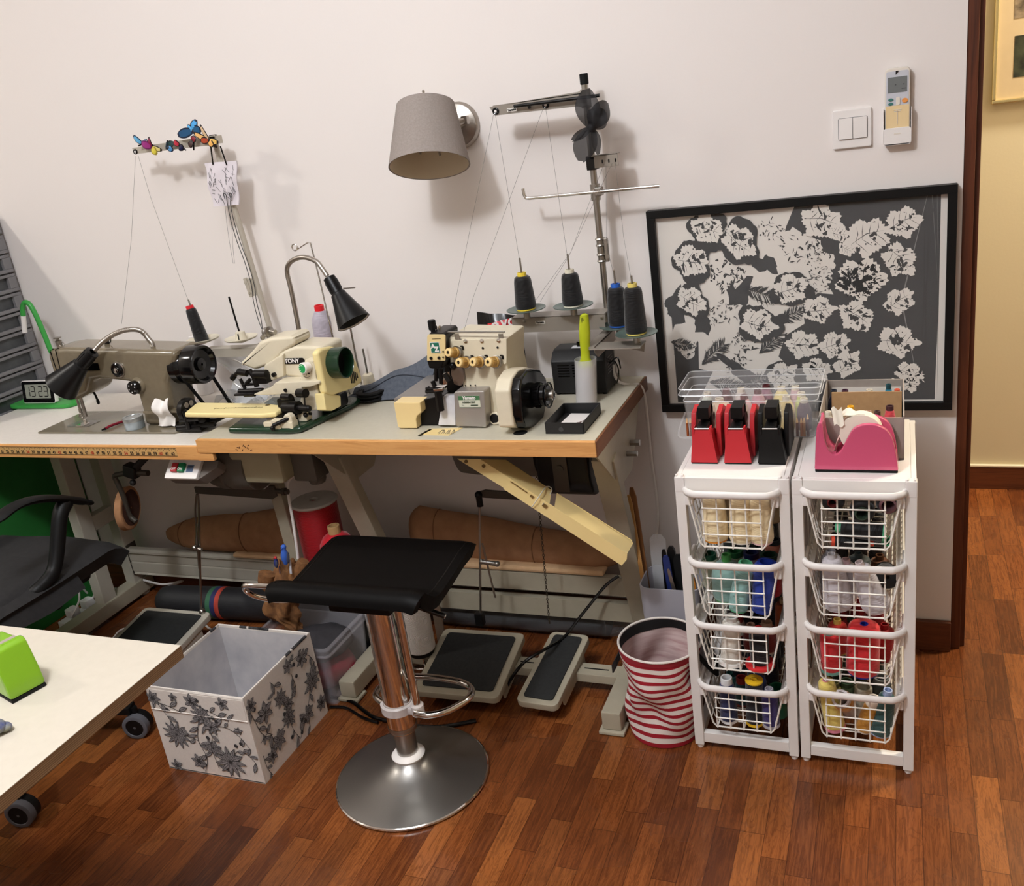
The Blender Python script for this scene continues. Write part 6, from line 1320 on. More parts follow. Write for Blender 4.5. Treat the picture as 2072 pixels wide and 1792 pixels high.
for i, (bp, tp_, cc, lb, y, cp) in enumerate(spots):
    b_ = W(bp[0], bp[1], y=y); t_ = W(tp_[0], tp_[1], y=y); c2 = W(cp[0], cp[1], y=y)
    MB().lathe([(.004, -.004), (.050, .006), (.052, .007), (.052, .009), (.012, .002), (.004, .002)], (b_.x, y, b_.z-.004), Z, 40, False).part('spool_disc', m_disc, r)
    mb = MB().cyl((b_.x, y, b_.z-.02), (b_.x, y, t_.z), .0026, n=10).lathe([(.009, -.022), (.009, -.006), (.011, -.004)], (b_.x, y, b_.z), n=14); mb.part('spool_pin', steel, r)
    h_ = c2.z-b_.z
    cone((b_.x, y, b_.z+.002), (b_.x, y, b_.z+.002+h_), .0275, .0225, S(18, 17, 19), cc, lb, 'black cones on the overlock thread stand', rc=.012, ch=.010)
    pins.append(V((b_.x, y, t_.z)))
# threads
m_th = mat('grey_thread', S(110, 104, 100), .8)
def thr(name, pts, label, grp, rad=.00045):
    mb = MB(); mb.tube(pts, rad, 4); o = mb.solo(name, m_th, label, 'thread', grp); return o
e1, e2 = W(1000, 232, y=-.115), W(1104, 218, y=-.115)
G = 'threads of the overlock stand'
thr('thread', [pins[0]-Z*.03, e1+V((.003, 0, 0))], 'thin thread running up from the yellow-cored cone', G)
thr('thread', [pins[1]-Z*.03, e2], 'thin thread running up from the cream-cored cone to the guide arm', G)
thr('thread', [e1-V((.002, 0, 0)), W(915, 640, y=-.30), W(908, 672, y=-.36)], 'thin thread falling from the end of the guide arm to the overlock machine', G)
thr('thread', [e2-V((.006, 0, 0)), W(958, 600, y=-.25), W(938, 672, y=-.35)], 'thin thread slanting from the guide arm to the overlock machine', G)
br = W(1240, 330, y=-.10)
thr('thread', [pins[3]-Z*.02, W(1262, 480, y=-.15), br+V((.006, 0, 0))], 'thin thread running up from the pale yellow-cored cone', G)
thr('thread', [pins[2]-Z*.02, W(1228, 500, y=-.12), W(1226, 335, y=-.10)], 'thin thread running up from the blue-cored cone', G)
thr('thread', [br-V((.002, 0, 0)), W(1150, 520, y=-.12), W(1093, 610, y=-.15)], 'thin thread slanting behind the cream-cored cone, upper one', G)
thr('thread', [W(1222, 332, y=-.10), W(1155, 510, y=-.13), W(1085, 606, y=-.155)], 'thin thread slanting behind the cream-cored cone, lower one', G)
# black mesh bow on the pole
m_mesh = mat('black_organza', S(34, 33, 36), .7, alpha=.62)
r = thing('organza_bow', 'black sheer ribbon bow tied on the tall thread stand', 'bow', (px_, -.12, 1.42))
kn = W(1197, 258, y=-.135)
def petal(nm, tip, side, w_, yb):
    w_ *= 1.3
    tip = V(tip); d = tip-kn; L = d.length; d.normalize(); s_ = V((d.z, 0, -d.x))
    mb = MB()
    mb.sheet(lambda u, v: kn+d*(L*u)+s_*((v-.5)*2*w_*math.sin(PI*min(1, u*.88+.06))**.75)+V((0, yb*math.sin(PI*u)*(1 if side else -1)+.006*math.sin(7*v+5*u), 0)), 14, 9, .0008); mb.part(nm, m_mesh, r)
petal('bow_loop', W(1187, 180, y=-.13), 1, .024, -.014); petal('bow_loop', W(1226, 205, y=-.12), 0, .020, -.012); petal('bow_loop', W(1222, 222, y=-.13), 1, .022, -.010)
petal('bow_tail', W(1158, 284, y=-.13), 1, .008, -.006); petal('bow_tail', W(1176, 326, y=-.135), 1, .022, -.012); petal('bow_tail', W(1212, 312, y=-.12), 0, .009, -.006)
MB().ball(kn, (.011, .010, .012)).part('bow_knot', m_mesh, r)
# ---- thread stand of the grey machine
lx0 = -1.800
b0, t0 = V((-1.768, py_, az)), W(432, 278, y=py_)
r = thing('thread_stand', 'pale thread stand with cream discs, behind the olive-grey sewing machine', 'thread stand', (b0.x, py_, az))
m_pale = mat('pale_steel', S(190, 182, 168), .4, .2); d_ = (t0-b0); 
MB().cyl(b0, t0, .0085, n=18).part('pole', m_pale, r)
MB().cyl(b0.lerp(t0, .985), b0.lerp(t0, 1.01), .0105, n=18).part('pole_cap', black_rubber, r)
j0 = W(512, 580, y=py_); mb = MB().cyl(j0-d_.normalized()*.026, j0+d_.normalized()*.026, .0110, n=18).box(j0+V((-.013, -.006, 0)), (.012, .010, .060), .003, (0, -.16, 0)).cyl(j0+V((-.016, -.014, .016)), j0+V((-.016, -.004, .016)), .004, n=8).cyl(j0+V((-.010, -.014, -.016)), j0+V((-.010, -.004, -.016)), .004, n=8); mb.part('pole_joint', m_pale, r)
A0, A1 = W(268, 305, y=-.11), W(436, 282, y=-.11)
mb = MB().prism([(A0.x, A0.z+.008), (A0.x+.006, A0.z-.010), (A1.x, A1.z-.014), (A1.x, A1.z+.012)], (0, -.11, 0), X, Z, (0, .003, 0), .0008).b2((A1.x-.02, -.11, A1.z-.012), (A1.x, -.078, A1.z+.010), .001); ga = mb.part('guide_arm', m_pale, r)
p = W(274, 307, y=-.1112); MB().torus(p, .0055, .0024, Y, 20, 8).lathe([(.005, 0), (.005, .001)], p, -Y, 14).part('thread_ring', m_gloss, ga); 
MB().lathe([(.003, 0), (.003, .0025)], p, -Y, 12).part('ring_eye', white_plastic, ga)
zt2 = W(430, 700, y=-.14).z
mb = MB().b2((-1.985, -.165, zt2-.006), (b0.x-.02, -.125, zt2-.003), .0008).prism([(-1.985, zt2-.004), (b0.x-.02, zt2-.004), (b0.x-.02, zt2-.030), (-1.96, zt2-.030)], (0, -.165, 0), X, Z, (0, .002, 0)).b2((b0.x-.05, -.15, zt2-.02), (b0.x+.0, -.07, zt2-.004), .001); mb.part('tray_bracket', m_pale, r)
m_cd = mat('cream_disc', S(218, 210, 190), .4)
d1, d2 = W(412, 690, y=-.16), W(489, 688, y=-.15)
for p in (d1, d2): MB().lathe([(.004, -.004), (.046, .008), (.050, .012), (.050, .014), (.012, .002), (.004, .002)], p-Z*.004, Z, 40, False).part('spool_disc', m_cd, r)
MB().lathe([(.018, 0), (.014, .028), (.009, .030)], d2-Z*.002, n=20).part('pin_base', m_cd, r); MB().box(d2+V((.004, -.016, .014)), (.003, .003, .018)).part('base_slot', m_gloss, r)
MB().cyl(d2, W(463, 600, y=-.15), .0028, n=10).part('spool_pin', m_iron2, r)
dtop = W(381, 606, y=-.165); MB().cyl(d1, dtop, .0026, n=10).part('spool_pin', steel, r)
cb_, ct_ = W(411, 694, y=-.163), W(383, 618, y=-.165)
c = cone(cb_, ct_, .0215, .0165, S(18, 17, 19), S(214, 40, 50), 'black thread cone with red ends leaning on the olive-grey machine thread stand', 'x', rc=.012, ch=.009, foot=.0185); del c['group']
G = 'threads of the olive-grey machine stand'
thr('thread', [W(274, 316, y=-.11), W(266, 480, y=-.18), W(246, 655, y=-.30)], 'thin thread falling from the arm under the butterflies', G); thr('thread', [W(280, 316, y=-.11), W(305, 400, y=-.125), dtop-Z*.012], 'thin thread running from the arm down to the red-ended cone', G)
# pouch with cords
pw = [(414, 330), (478, 325), (484, 414), (432, 418)]
q = [W(a, b, y=-.098) for a, b in pw]
r = thing('paper_pouch', 'white scribbled paper pouch hanging from the butterfly thread stand', 'pouch', (q[3].x, -.10, q[3].z))
def pou(u, v):
    a = q[0].lerp(q[1], u); b = q[3].lerp(q[2], u); p = a.lerp(b, v); return p+V((.002*math.sin(9*v), -.008*math.sin(PI*u)*math.sin(PI*min(1, v+.1))+.002*math.sin(8*u+9*v), 0))
MB().sheet(pou, 14, 16, .004).part('paper', mat('pouch_paper', S(222, 214, 220), .85), r)
rn = random.Random(5); mb = MB()
for i in range(46):
    u, v = rn.uniform(.05, .9), rn.uniform(.08, .85); du, dv = rn.choice(((.12, .12), (.02, .12), (.10, .02), (.04, .14), (-.06, .10)))
    a, b = V(pou(u, v)), V(pou(min(.97, max(.03, u+du)), min(.97, v+dv))); mb.tube([a+V((0, -.0032, 0)), b+V((0, -.0032, 0))], .0005, 4)
mb.part('scribbles', dark_grey, r)
mb = MB(); mb.tube([W(426, 292, y=-.10), W(431, 333, y=-.104)], .0022, 6); mb.tube([W(446, 296, y=-.10), W(459, 334, y=-.104)], .0022, 6); mb.part('hanging_cord', m_gloss, r)
mb = MB()
for off in (0, 6): mb.tube([W(455+off*2, 402, y=-.106), W(452+off*2, 392, y=-.107), W(457+off*2, 394, y=-.107), W(460+off, 412, y=-.106), W(468+off, 450, y=-.10), W(480+off, 490, y=-.098), W(495+off, 530, y=-.098), W(508+off, 575, y=-.096), W(513+off, 610, y=-.096), W(522+off, 645, y=-.096), W(531, 668, y=-.096)], .0012, 5, k=5)
for off in (0, 9): mb.tube([W(455+off, 415, y=-.10), W(460+off, 460, y=-.10), W(466+off*.6, 500, y=-.10), W(472+off*.3, 533, y=-.10)], .0004, 4, k=4)
mb.part('loose_cords', dark_grey, r)
# butterflies
def butterfly(px, py, y, wings, body, label):
    c_ = W(px, py, y=y); r = thing('butterfly_ornament', label, 'butterfly ornament', c_, group='butterfly ornaments on the thread stand arm')
    a, b = W(*body[0], y=y), W(*body[1], y=y); MB().tube([a, a.lerp(b, .5), b], .0022, 6).part('body', m_gloss, r)
    for (tip, w_, col, edge, dy) in wings:
        t_ = W(*tip, y=y+dy); m_ = c_; d = t_-m_; L = d.length; d.normalize(); s_ = d.cross(Y); s_ = s_.normalized() if s_.length > .1 else X
        def fn(u, v, k=1., o=0.): return m_+d*(L*u*k)+s_*((v-.5)*2*w_*k*math.sin(PI*min(1, .10+.82*u))**.8)+V((0, -.004*math.sin(PI*u)-o, 0))
        mb = MB(); mb.sheet(fn, 10, 7, .0006, 0); mb.sheet(lambda u, v: fn(.12+.74*u, .5+.40*(v-.5)*1.7, 1., .0012), 8, 6, .0004, 1); mb.part('wing', [mat('wing_edge', edge, .5), mat('wing_fill', col, .5)], r)
dkb, dk = S(16, 30, 56), S(26, 16, 18)
butterfly(289, 291, -.128, [((270, 274), .008, S(94, 164, 206), dkb, 0), ((296, 281), .010, S(70, 140, 190), dkb, .02)], ((280, 295), (300, 286)), 'pale blue butterfly at the free end of the arm')
butterfly(308, 297, -.132, [((286, 289), .012, S(150, 44, 122), S(110, 20, 90), -.004), ((318, 312), .011, S(206, 190, 60), S(160, 140, 50), -.006), ((301, 277), .006, S(130, 24, 66), dk, .0), ((328, 304), .008, S(222, 206, 130), dk, 0)], ((298, 285), (324, 306)), 'magenta and yellow butterfly near the free end of the arm')
butterfly(342, 294, -.126, [((336, 291), .014, S(20, 44, 56), dk, 0), ((352, 288), .010, S(24, 60, 60), dk, 0), ((350, 306), .010, S(88, 150, 206), dkb, 0), ((342, 304), .009, S(30, 36, 50), dk, 0)], ((338, 290), (346, 302)), 'small black-green butterfly in the middle of the arm')
butterfly(364, 294, -.128, [((352, 285), .009, S(190, 46, 66), dk, 0), ((372, 303), .011, S(24, 26, 66), dk, 0)], ((358, 288), (376, 304)), 'red and navy butterfly beside the black-green one')
butterfly(391, 264, -.125, [((397, 242), .012, S(78, 164, 226), dkb, 0), ((407, 262), .014, S(20, 84, 124), dkb, -.004), ((360, 274), .014, S(22, 76, 116), dkb, -.004), ((379, 254), .010, S(94, 176, 230), dkb, .006)], ((386, 258), (396, 272)), 'large bright blue butterfly standing above the arm')
butterfly(390, 286, -.130, [((396, 276), .010, S(132, 36, 46), dk, 0), ((384, 298), .009, S(70, 48, 44), dk, 0)], ((392, 274), (392, 304)), 'dark red butterfly under the bright blue one')
butterfly(424, 284, -.134, [((391, 268), .008, S(226, 178, 110), dk, 0), ((406, 284), .010, S(172, 66, 30), dk, -.004), ((432, 296), .010, S(232, 176, 96), dk, -.004), ((405, 252), .006, S(206, 176, 140), dk, 0), ((442, 288), .010, S(232, 190, 100), dk, 0), ((440, 298), .006, dk, dk, 0)], ((412, 274), (438, 296)), 'orange and black butterfly at the pole end of the arm')
# ================================================================ floor things
# ---- bar stool
scx, scy = -1.125, -.785
r = thing('bar_stool', 'black-seated chrome bar stool on a round brushed steel base', 'stool', (scx, scy, 0))
m_satin = mat('satin_base', S(150, 147, 143), .34, .95); t = NT(m_satin); t.set('Roughness', t.n('ShaderNodeMapRange', Value=t.noise(t.obj(), 300, 3), From_Min=.3, From_Max=.7, To_Min=.30, To_Max=.42).outputs[0])
m_seat = mat('black_leather', S(5, 4, 4), .5, spec=.12); t = NT(m_seat); t.bump(t.noise(t.obj(), 260, 3), .05, .001)
MB().lathe([(.185, .004), (.190, .006), (.190, .010), (.176, .014), (.150, .019), (.115, .027), (.080, .038), (.055, .050), (.042, .062), (.038, .066), (.03, .066)], (scx, scy, 0), n=72).part('base', m_satin, r)
mb = MB().torus((scx, scy, .006), .190, .0045, Z, 80, 8); mb.part('base_rim', chrome, r)
MB().lathe([(.040, .066), (.042, .072), (.036, .078), (.028, .080)], (scx, scy, 0), n=40).part('base_collar', white_plastic, r)
MB().cyl((scx, scy, .07), (scx, scy, .16), .0265, n=40).part('lower_tube', steel, r)
MB().lathe([(.030, .145), (.035, .148), (.035, .52), (.030, .522)], (scx, scy, 0), n=48).part('column', chrome, r)
MB().lathe([(.0355, .150), (.0365, .153), (.0365, .160), (.0355, .163)], (scx, scy, 0), n=48, caps=False).part('column_ring', steel, r)
zf = .222
mb = MB().tube([(scx+.060, scy-.012, zf-.01), (scx+.060, scy-.012, .50)], .0095, 16); mb.part('side_tube', chrome, r)
loop = [(scx+.062, scy-.030, zf), (scx+.100, scy-.032, zf), (scx+.140, scy-.006, zf), (scx+.168, scy+.045, zf), (scx+.160, scy+.085, zf), (scx+.115, scy+.108, zf), (scx+.03, scy+.112, zf), (scx-.04, scy+.098, zf), (scx-.075, scy+.060, zf), (scx-.070, scy+.015, zf), (scx-.035, scy-.010, zf)]
MB().tube(loop, .0085, 14, k=8).part('footrest', chrome, r)
mb = MB().lathe([(.0355, -.012), (.043, -.010), (.043, .010), (.0355, .012)], (scx, scy, zf-.006), n=40, caps=False).box((scx+.050, scy-.014, zf-.006), (.030, .020, .020), .006).lathe([(.0098, -.014), (.016, -.012), (.016, .014), (.0098, .016)], (scx+.060, scy-.012, zf-.004), n=24); mb.part('clamp_ring', mat('clear_ring', S(214, 206, 204), .2, alpha=.8), r)
# seat: shell curling up at the front lip
def seat(u, v):
    x = -1.325+.385*u; t_ = v
    prof = [(0, .566, -.912), (.04, .584, -.905), (.08, .588, -.892), (.13, .572, -.875), (.20, .553, -.848), (.28, .547, -.818), (.45, .553, -.757), (.75, .566, -.670), (.92, .567, -.622), (1, .556, -.600)]
    for (a, z0, y0), (b, z1, y1) in zip(prof, prof[1:]):
        if a <= t_ <= b+1e-9: k = (t_-a)/(b-a); k = k; z, y = z0+(z1-z0)*k, y0+(y1-y0)*k; break
    e = max(0, abs(u-.5)*2-.86)/.14; rr_ = max(0, abs(v-.5)*2-.9)/.1
    return (x-.012*(u-.5)*2*rr_, y, z-.006*e*e)
mb = MB(); mb.sheet(seat, 28, 48, .034); st_ = mb.part('seat', m_seat, r, sharp=70)
mb = MB()
for v in (.035, .965): mb.tube([V(seat(i/24, v))+Z*.0175 for i in range(25)], .0012, 5)
for u in (.035, .965): mb.tube([V(seat(u, i/30))+Z*.0175 for i in range(31)], .0012, 5)
mb.part('seat_seam', m_iron2, st_)
MB().b2((scx-.08, scy-.08, .516), (scx+.08, scy+.08, .536), .004).part('seat_plate', m_iron2, r)
p = [W(585, 1189, y=-.885), W(560, 1187, y=-.885), W(505, 1184, y=-.885), W(494, 1186, y=-.88), W(498, 1195, y=-.87), W(515, 1205, y=-.855), W(545, 1212, y=-.835), W(585, 1213, y=-.82), (-1.22, -.80, .525)]
MB().tube([V(q) for q in p], .0065, 12, k=5).part('grab_handle', chrome, r)
a_, b_ = W(838, 1224, y=-.76), W(902, 1247, y=-.745); MB().tube([(scx+.02, scy+.01, .508), a_, b_], .0055, 12).part('height_lever', chrome, r); MB().cyl(a_.lerp(b_, .15), a_.lerp(b_, .97), .0066, n=14).part('lever_sleeve', m_gloss, r)
# ---- floral fabric box
x0, x1, y0, y1, h, th = -1.810, -1.498, -.893, -.585, .258, .006
m_fab = mottled('canvas_white', S(232, 224, 216), S(226, 218, 210), 160, .85, bump=.15); m_toile = mottled('toile_black', S(26, 25, 27), S(78, 76, 78), 240, .85); m_lin = mottled('lining_grey', S(206, 202, 202), S(180, 178, 182), 14, .9)
r = thing('fabric_box', 'open white fabric box with black floral print, under the corner of the work table', 'storage box', ((x0+x1)/2, (y0+y1)/2, 0))
mb = MB()
for lo, hi in (((x0, y0), (x1, y0+th)), ((x0, y1-th), (x1, y1)), ((x0, y0+th), (x0+th, y1-th)), ((x1-th, y0+th), (x1, y1-th))): mb.b2((lo[0], lo[1], 0), (hi[0], hi[1], h), .0012)
mb.b2((x0, y0, 0), (x1, y1, .004)); mb.tube([(x0+.003, y0+.003, h), (x1-.003, y0+.003, h), (x1-.003, y1-.003, h), (x0+.003, y1-.003, h)], .0042, 8, True)
bx = mb.part('walls', m_fab, r)
mb = MB(); e = th+.001
mb.add([(x0+e, y0+e, .006), (x1-e, y0+e, .006), (x1-e, y1-e, .006), (x0+e, y1-e, .006), (x0+e, y0+e, h-.004), (x1-e, y0+e, h-.004), (x1-e, y1-e, h-.004), (x0+e, y1-e, h-.004)], [(0, 1, 2, 3), (0, 4, 5, 1), (1, 5, 6, 2), (2, 6, 7, 3), (3, 7, 4, 0)]); mb.part('lining', m_lin, r, sharp=5)
MB().b2((x0+.004, y0-.0012, h-.066), (x1-.004, y0-.0002, h-.004), .0004).tube([(x0+.002, y0-.001, h-.066), (x1-.002, y0-.001, h-.066)], .0018, 8).part('front_flap', m_fab, r)
rn = random.Random(21); mb = MB(); lay = [0]
def pface(o, ux, uy, nn, W_, H_):
    def put(pts):
        lay[0] += 1; d = .0016+.0000030*(lay[0] % 400)
        mb.add([o+ux*min(max(a, .001), W_-.001)+uy*min(max(b, .001), H_-.001)+nn*d for a, b in pts], [list(range(len(pts)))])
    return put
def leafp(put, x, y, L, w_, a, inner=True):
    pts = []
    if inner and L > .010:
        leafp(put, x, y, L, w_, a, False); c, s_ = math.cos(a), math.sin(a); mb.cur = 1
        leafp(put, x+c*L*.08, y+s_*L*.08, L*.86, w_*.76, a, False); mb.cur = 0
        stem(put, [(x, y), (x+c*L*.45-s_*w_*.1, y+s_*L*.45+c*w_*.1), (x+c*L*.95, y+s_*L*.95)], .0006); return
    for i in range(7): t_ = i/6; pts.append((L*t_, w_*math.sin(PI*t_)**.8))
    for i in range(5, 0, -1): t_ = i/6; pts.append((L*t_, -w_*.7*math.sin(PI*t_)))
    put([(x+p*math.cos(a)-q*math.sin(a), y+p*math.sin(a)+q*math.cos(a)) for p, q in pts])
def flower(put, x, y, R, n=8, rot=0):
    for ring, k in ((1., 0), (.68, .4), (.38, .2)):
        for i in range(n): leafp(put, x, y, R*ring, R*.19*ring*8/max(n, 6)+.0010, rot+k+2*PI*i/n)
def stem(put, pts, w_=.0009):
    P = spline([V((a, b, 0)) for a, b in pts], 5)
    for a, b in zip(P, P[1:]):
        d = (b-a); 
        if d.length < 1e-6: continue
        n_ = V((-d.y, d.x, 0)).normalized()*w_; put([((a+n_).x, (a+n_).y), ((a-n_).x, (a-n_).y), ((b-n_).x, (b-n_).y), ((b+n_).x, (b+n_).y)])
def toile(o, ux, uy, nn, W_, H_, spec):
    put = pface(o, ux, uy, nn, W_, H_)
    for fx, fy, R, n in spec['fl']: R *= 1.28; flower(put, fx*W_, fy*H_, R, n, rn.uniform(0, 1)); put([(fx*W_+R*.12*math.cos(a), fy*H_+R*.12*math.sin(a)) for a in [i*PI/6 for i in range(12)]])
    for s_ in spec['st']:
        P = [(a*W_, b*H_) for a, b in s_]; stem(put, P); Q = spline([V((a, b, 0)) for a, b in P], 5)
        for i in range(2, len(Q)-1, 3):
            d = Q[i+1]-Q[i-1]; a = math.atan2(d.y, d.x); leafp(put, Q[i].x, Q[i].y, rn.uniform(.020, .042), rn.uniform(.005, .009), a+rn.choice((-1, 1))*rn.uniform(.6, 1.1))
            if rn.random() < .3: b = a+rn.choice((-1, 1)); c = (Q[i].x+.018*math.cos(b), Q[i].y+.018*math.sin(b)); put([(c[0]+.006*math.cos(k), c[1]+.006*math.sin(k)) for k in [j*PI/5 for j in range(10)]])
front = dict(fl=[(.20, .46, .036, 12), (.53, .74, .028, 9), (.60, .62, .022, 7), (.70, .22, .040, 11), (.56, .36, .022, 7), (.36, .16, .020, 6), (.06, .88, .020, 7), (.46, .90, .020, 6), (.78, .92, .018, 5), (.28, .92, .012, 5), (.87, .62, .010, 5), (.10, .06, .016, 5)],
    st=[[(.05, .9), (.12, .76), (.18, .62), (.22, .48)], [(.52, .74), (.46, .60), (.42, .42), (.46, .22), (.40, .04)], [(.53, .72), (.58, .52), (.54, .36), (.56, .12)], [(.42, .42), (.32, .46), (.24, .44)], [(.60, .62), (.74, .64), (.86, .56), (.95, .40)], [(.70, .22), (.80, .36), (.90, .34), (.97, .24)], [(.44, .90), (.56, .84), (.68, .78), (.80, .72)], [(.62, .14), (.70, .05)], [(.08, .84), (.22, .80), (.34, .74)]])
side = dict(fl=[(.20, .68, .026, 6), (.42, .66, .022, 8), (.46, .40, .024, 9), (.50, .52, .018, 7), (.28, .28, .024, 6), (.88, .52, .030, 9), (.80, .84, .022, 7), (.06, .88, .018, 6), (.60, .90, .018, 6), (.16, .20, .018, 6), (.72, .22, .022, 5), (.93, .18, .020, 7)],
    st=[[(.02, .9), (.06, .7), (.10, .52), (.20, .36), (.30, .24)], [(.46, .40), (.48, .22), (.54, .06)], [(.42, .66), (.46, .52), (.46, .40)], [(.60, .92), (.76, .90), (.90, .80), (.96, .66)], [(.88, .52), (.80, .40), (.72, .24), (.70, .06)], [(.62, .80), (.64, .64), (.62, .56)], [(.34, .92), (.38, .84), (.36, .76)], [(.54, .06), (.64, .16), (.66, .28)], [(.06, .44), (.16, .46), (.22, .40)], [(.05, .30), (.06, .14), (.10, .02)]])
toile(V((x0, y0, 0)), X, Z, -Y, x1-x0, h, front); toile(V((x1, y0, 0)), Y, Z, X, y1-y0, h, side)
put = pface(V((x0, y1, h+.0030)), X, Y, Z, x1-x0, .006)
mb.part('floral_print', [m_toile, mottled('toile_grey', S(176, 172, 172), S(96, 94, 96), 420, .85)], bx, sharp=180)
mb = MB(); MBp = mb
for k in range(5):
    t_ = rn.uniform(.05, .95); 
    for c_, d_ in (((x0+(x1-x0)*t_, y1-.003, h+.0005), X), ((x1-.003, y0+(y1-y0)*((t_+.37) % 1), h+.0005), Y), ((x0+.003, y0+(y1-y0)*((t_+.61) % 1), h+.0005), Y)): mb.tube([V(c_)-d_*.012, V(c_)+d_*.012], .0040, 8)
mb.part('rim_print', m_toile, bx)
# ---- striped laundry bag
cx, cy = -.548, -.470
r = thing('laundry_bag', 'red and white striped round laundry bag beside the left basket unit', 'laundry bag', (cx, cy, 0))
m_str = mat('striped_canvas', S(230, 220, 212), .85); t = NT(m_str)
at = t.n('ShaderNodeAttribute', {'attribute_name': 'stripe'}).outputs['Fac']; fr_ = t.math('FRACT', t.math('MULTIPLY', at, 12.)); t.set('Base Color', t.mix(t.math('LESS_THAN', fr_, .44), S(232, 222, 214), S(158, 22, 38))); t.bump(t.noise(t.obj(), 300, 2), .1, .001)
hb = .262
def bagp(a, v, inn=0):
    rr_ = .090+.012*v-inn
    f = math.sin(PI*v)
    fold = .010*f*math.sin(2*a+5*v+1)+.006*f*math.sin(3*a-9*v)+.0045*f*math.sin(7*a+11*v)+.003*math.sin(5*a)*f
    sag = .020*f*math.sin(a*1.0+2.6)+.007*f*math.sin(3*a+4*v)
    return V((cx+.006*v+(rr_+fold)*math.cos(a), cy-.010*v+(rr_+fold)*math.sin(a), .002+hb*v+(sag*(1-v)*1.2 if 0 < v < 1 else 0)))
nu, nv = 72, 44; mb = MB(); mb.grid(lambda u, v: bagp(2*PI*u, v), nu, nv, cu=True); mb.add([bagp(2*PI*i/nu, 0) for i in range(nu)], [list(range(nu))])
o = mb.part('bag_side', m_str, r); me = o.data; at_ = me.attributes.new('stripe', 'FLOAT', 'POINT')
at_.data.foreach_set('value', [((i//nu)/(nv-1) if i < nu*nv else 0) for i in range(len(me.vertices))])
mb = MB(); mb.grid(lambda u, v: bagp(2*PI*u, v, .003), nu, 24, cu=True); o = mb.part('bag_lining', mottled('lining_pink', S(224, 206, 202), S(186, 150, 148), 26, .9, stretch=(.4, .4, 3)), r)
mb = MB(); mb.grid(lambda u, v: bagp(2*PI*u, .90+.10*v, .0042), nu, 4, cu=True); mb.part('inner_band', mat('black_band', S(18, 17, 18), .8), r)
mb = MB(); mb.tube([bagp(2*PI*i/nu, 1)+V((0, 0, .001)) for i in range(nu)], .0030, 6, True); mb.part('rim_piping', m_fab, r)
mb = MB(); mb.grid(lambda u, v: bagp(2*PI*u, .945+.05*v, -.0012), nu, 3, cu=True); mb.part('rim_band', mat('band_red', S(150, 34, 46), .8), r)
mb = MB(); mb.sheet(lambda u, v: (cx+.104+.030*math.sin(PI*u)+.01*u, cy-.02+.07*u, .232-.062*math.sin(PI*u)+.022*(v-.5)), 14, 4, .003); mb.sheet(lambda u, v: (cx-.098-.026*math.sin(PI*u), cy-.05+.09*u, .215-.050*math.sin(PI*u)+.022*(v-.5)), 14, 4, .003); mb.part('handle', mat('black_webbing', S(24, 22, 23), .8), r)
# ---- grey bin with tools
x0, x1, y0, y1, h = -.632, -.470, -.325, -.195, .316
r = thing('grey_bin', 'grey plastic bin of long tools standing behind the striped laundry bag', 'bin', ((x0+x1)/2, (y0+y1)/2, 0))
mg = mat('grey_plastic', S(168, 166, 174), .45); mb = MB(); cxx, cyy = (x0+x1)/2, (y0+y1)/2
secs = [(x1-x0-.02, .0), (x1-x0, h), (x1-x0-.006, h), (x1-x0-.026, .006)]; dw = (x1-x0)-(y1-y0); vs = []; fs = []; n_ = None
for w_, z in secs:
    rg = rrect(w_, w_-dw, .028, 6); n_ = len(rg); vs += [(cxx+a, cyy+b, z) for a, b in rg]
for k in range(3):
    for i in range(n_): fs.append((k*n_+i, k*n_+(i+1) % n_, (k+1)*n_+(i+1) % n_, (k+1)*n_+i))
fs += [tuple(range(n_))[::-1], tuple(3*n_+i for i in range(n_))]
mb.add(vs, fs).part('bin_wall', mg, r)
def slat(pb, pt, y0_, y1_, w0, w1, mt, name, label, th=.005):
    a, b = W(*pb, y=y0_), W(*pt, y=y1_); a = V((a.x, y0_, max(.03, a.z)))
    d = (b-a).normalized(); s_ = d.cross(Y).normalized()
    mb = MB(); mb.prism([(0, -w0), (0, w0), ((b-a).length*.7, (w0+w1)/2*1.1), ((b-a).length*.93, w1), ((b-a).length, w1*.5), ((b-a).length, -w1*.5), ((b-a).length*.93, -w1), ((b-a).length*.7, -(w0+w1)/2*1.1)], a, d, s_, d.cross(s_)*th, .001)
    return mb.solo(name, mt, label, 'tool', 'long tools in the grey bin')
mw = wood('paddle_wood', [(.3, S(120, 78, 44)), (.7, S(152, 104, 62))], (30, 30, 3), .5)
slat((1318, 1235), (1278, 985), -.225, -.225, .007, .010, mw, 'wooden_batten', 'tall wooden batten leaning at the left in the grey bin')
slat((1312, 1235), (1272, 1000), -.245, -.245, .005, .007, wood('batten_wood', [(.3, S(176, 128, 70)), (.7, S(198, 150, 88))], (30, 30, 3), .5), 'wooden_batten', 'pale thin batten beside the tall wooden one in the grey bin', .004)
mcl = mat('clear_acrylic', S(236, 238, 240), .08, alpha=.28, spec=.8)
slat((1340, 1220), (1330, 1080), -.215, -.195, .018, .022, mcl, 'clear_ruler', 'clear acrylic curve standing in the grey bin', .003)
slat((1352, 1210), (1343, 1110), -.250, -.235, .006, .006, m_iron2, 'black_rod', 'thin black tool beside the clear curve in the grey bin')
slat((1362, 1215), (1347, 1122), -.27, -.25, .009, .009, mat('navy_plastic', S(30, 44, 100), .4), 'blue_handled_tool', 'blue-handled tool in the grey bin')
slat((1372, 1215), (1358, 1103), -.24, -.22, .013, .010, black_plastic, 'black_handled_tool', 'thick black-handled tool in the grey bin', .012)
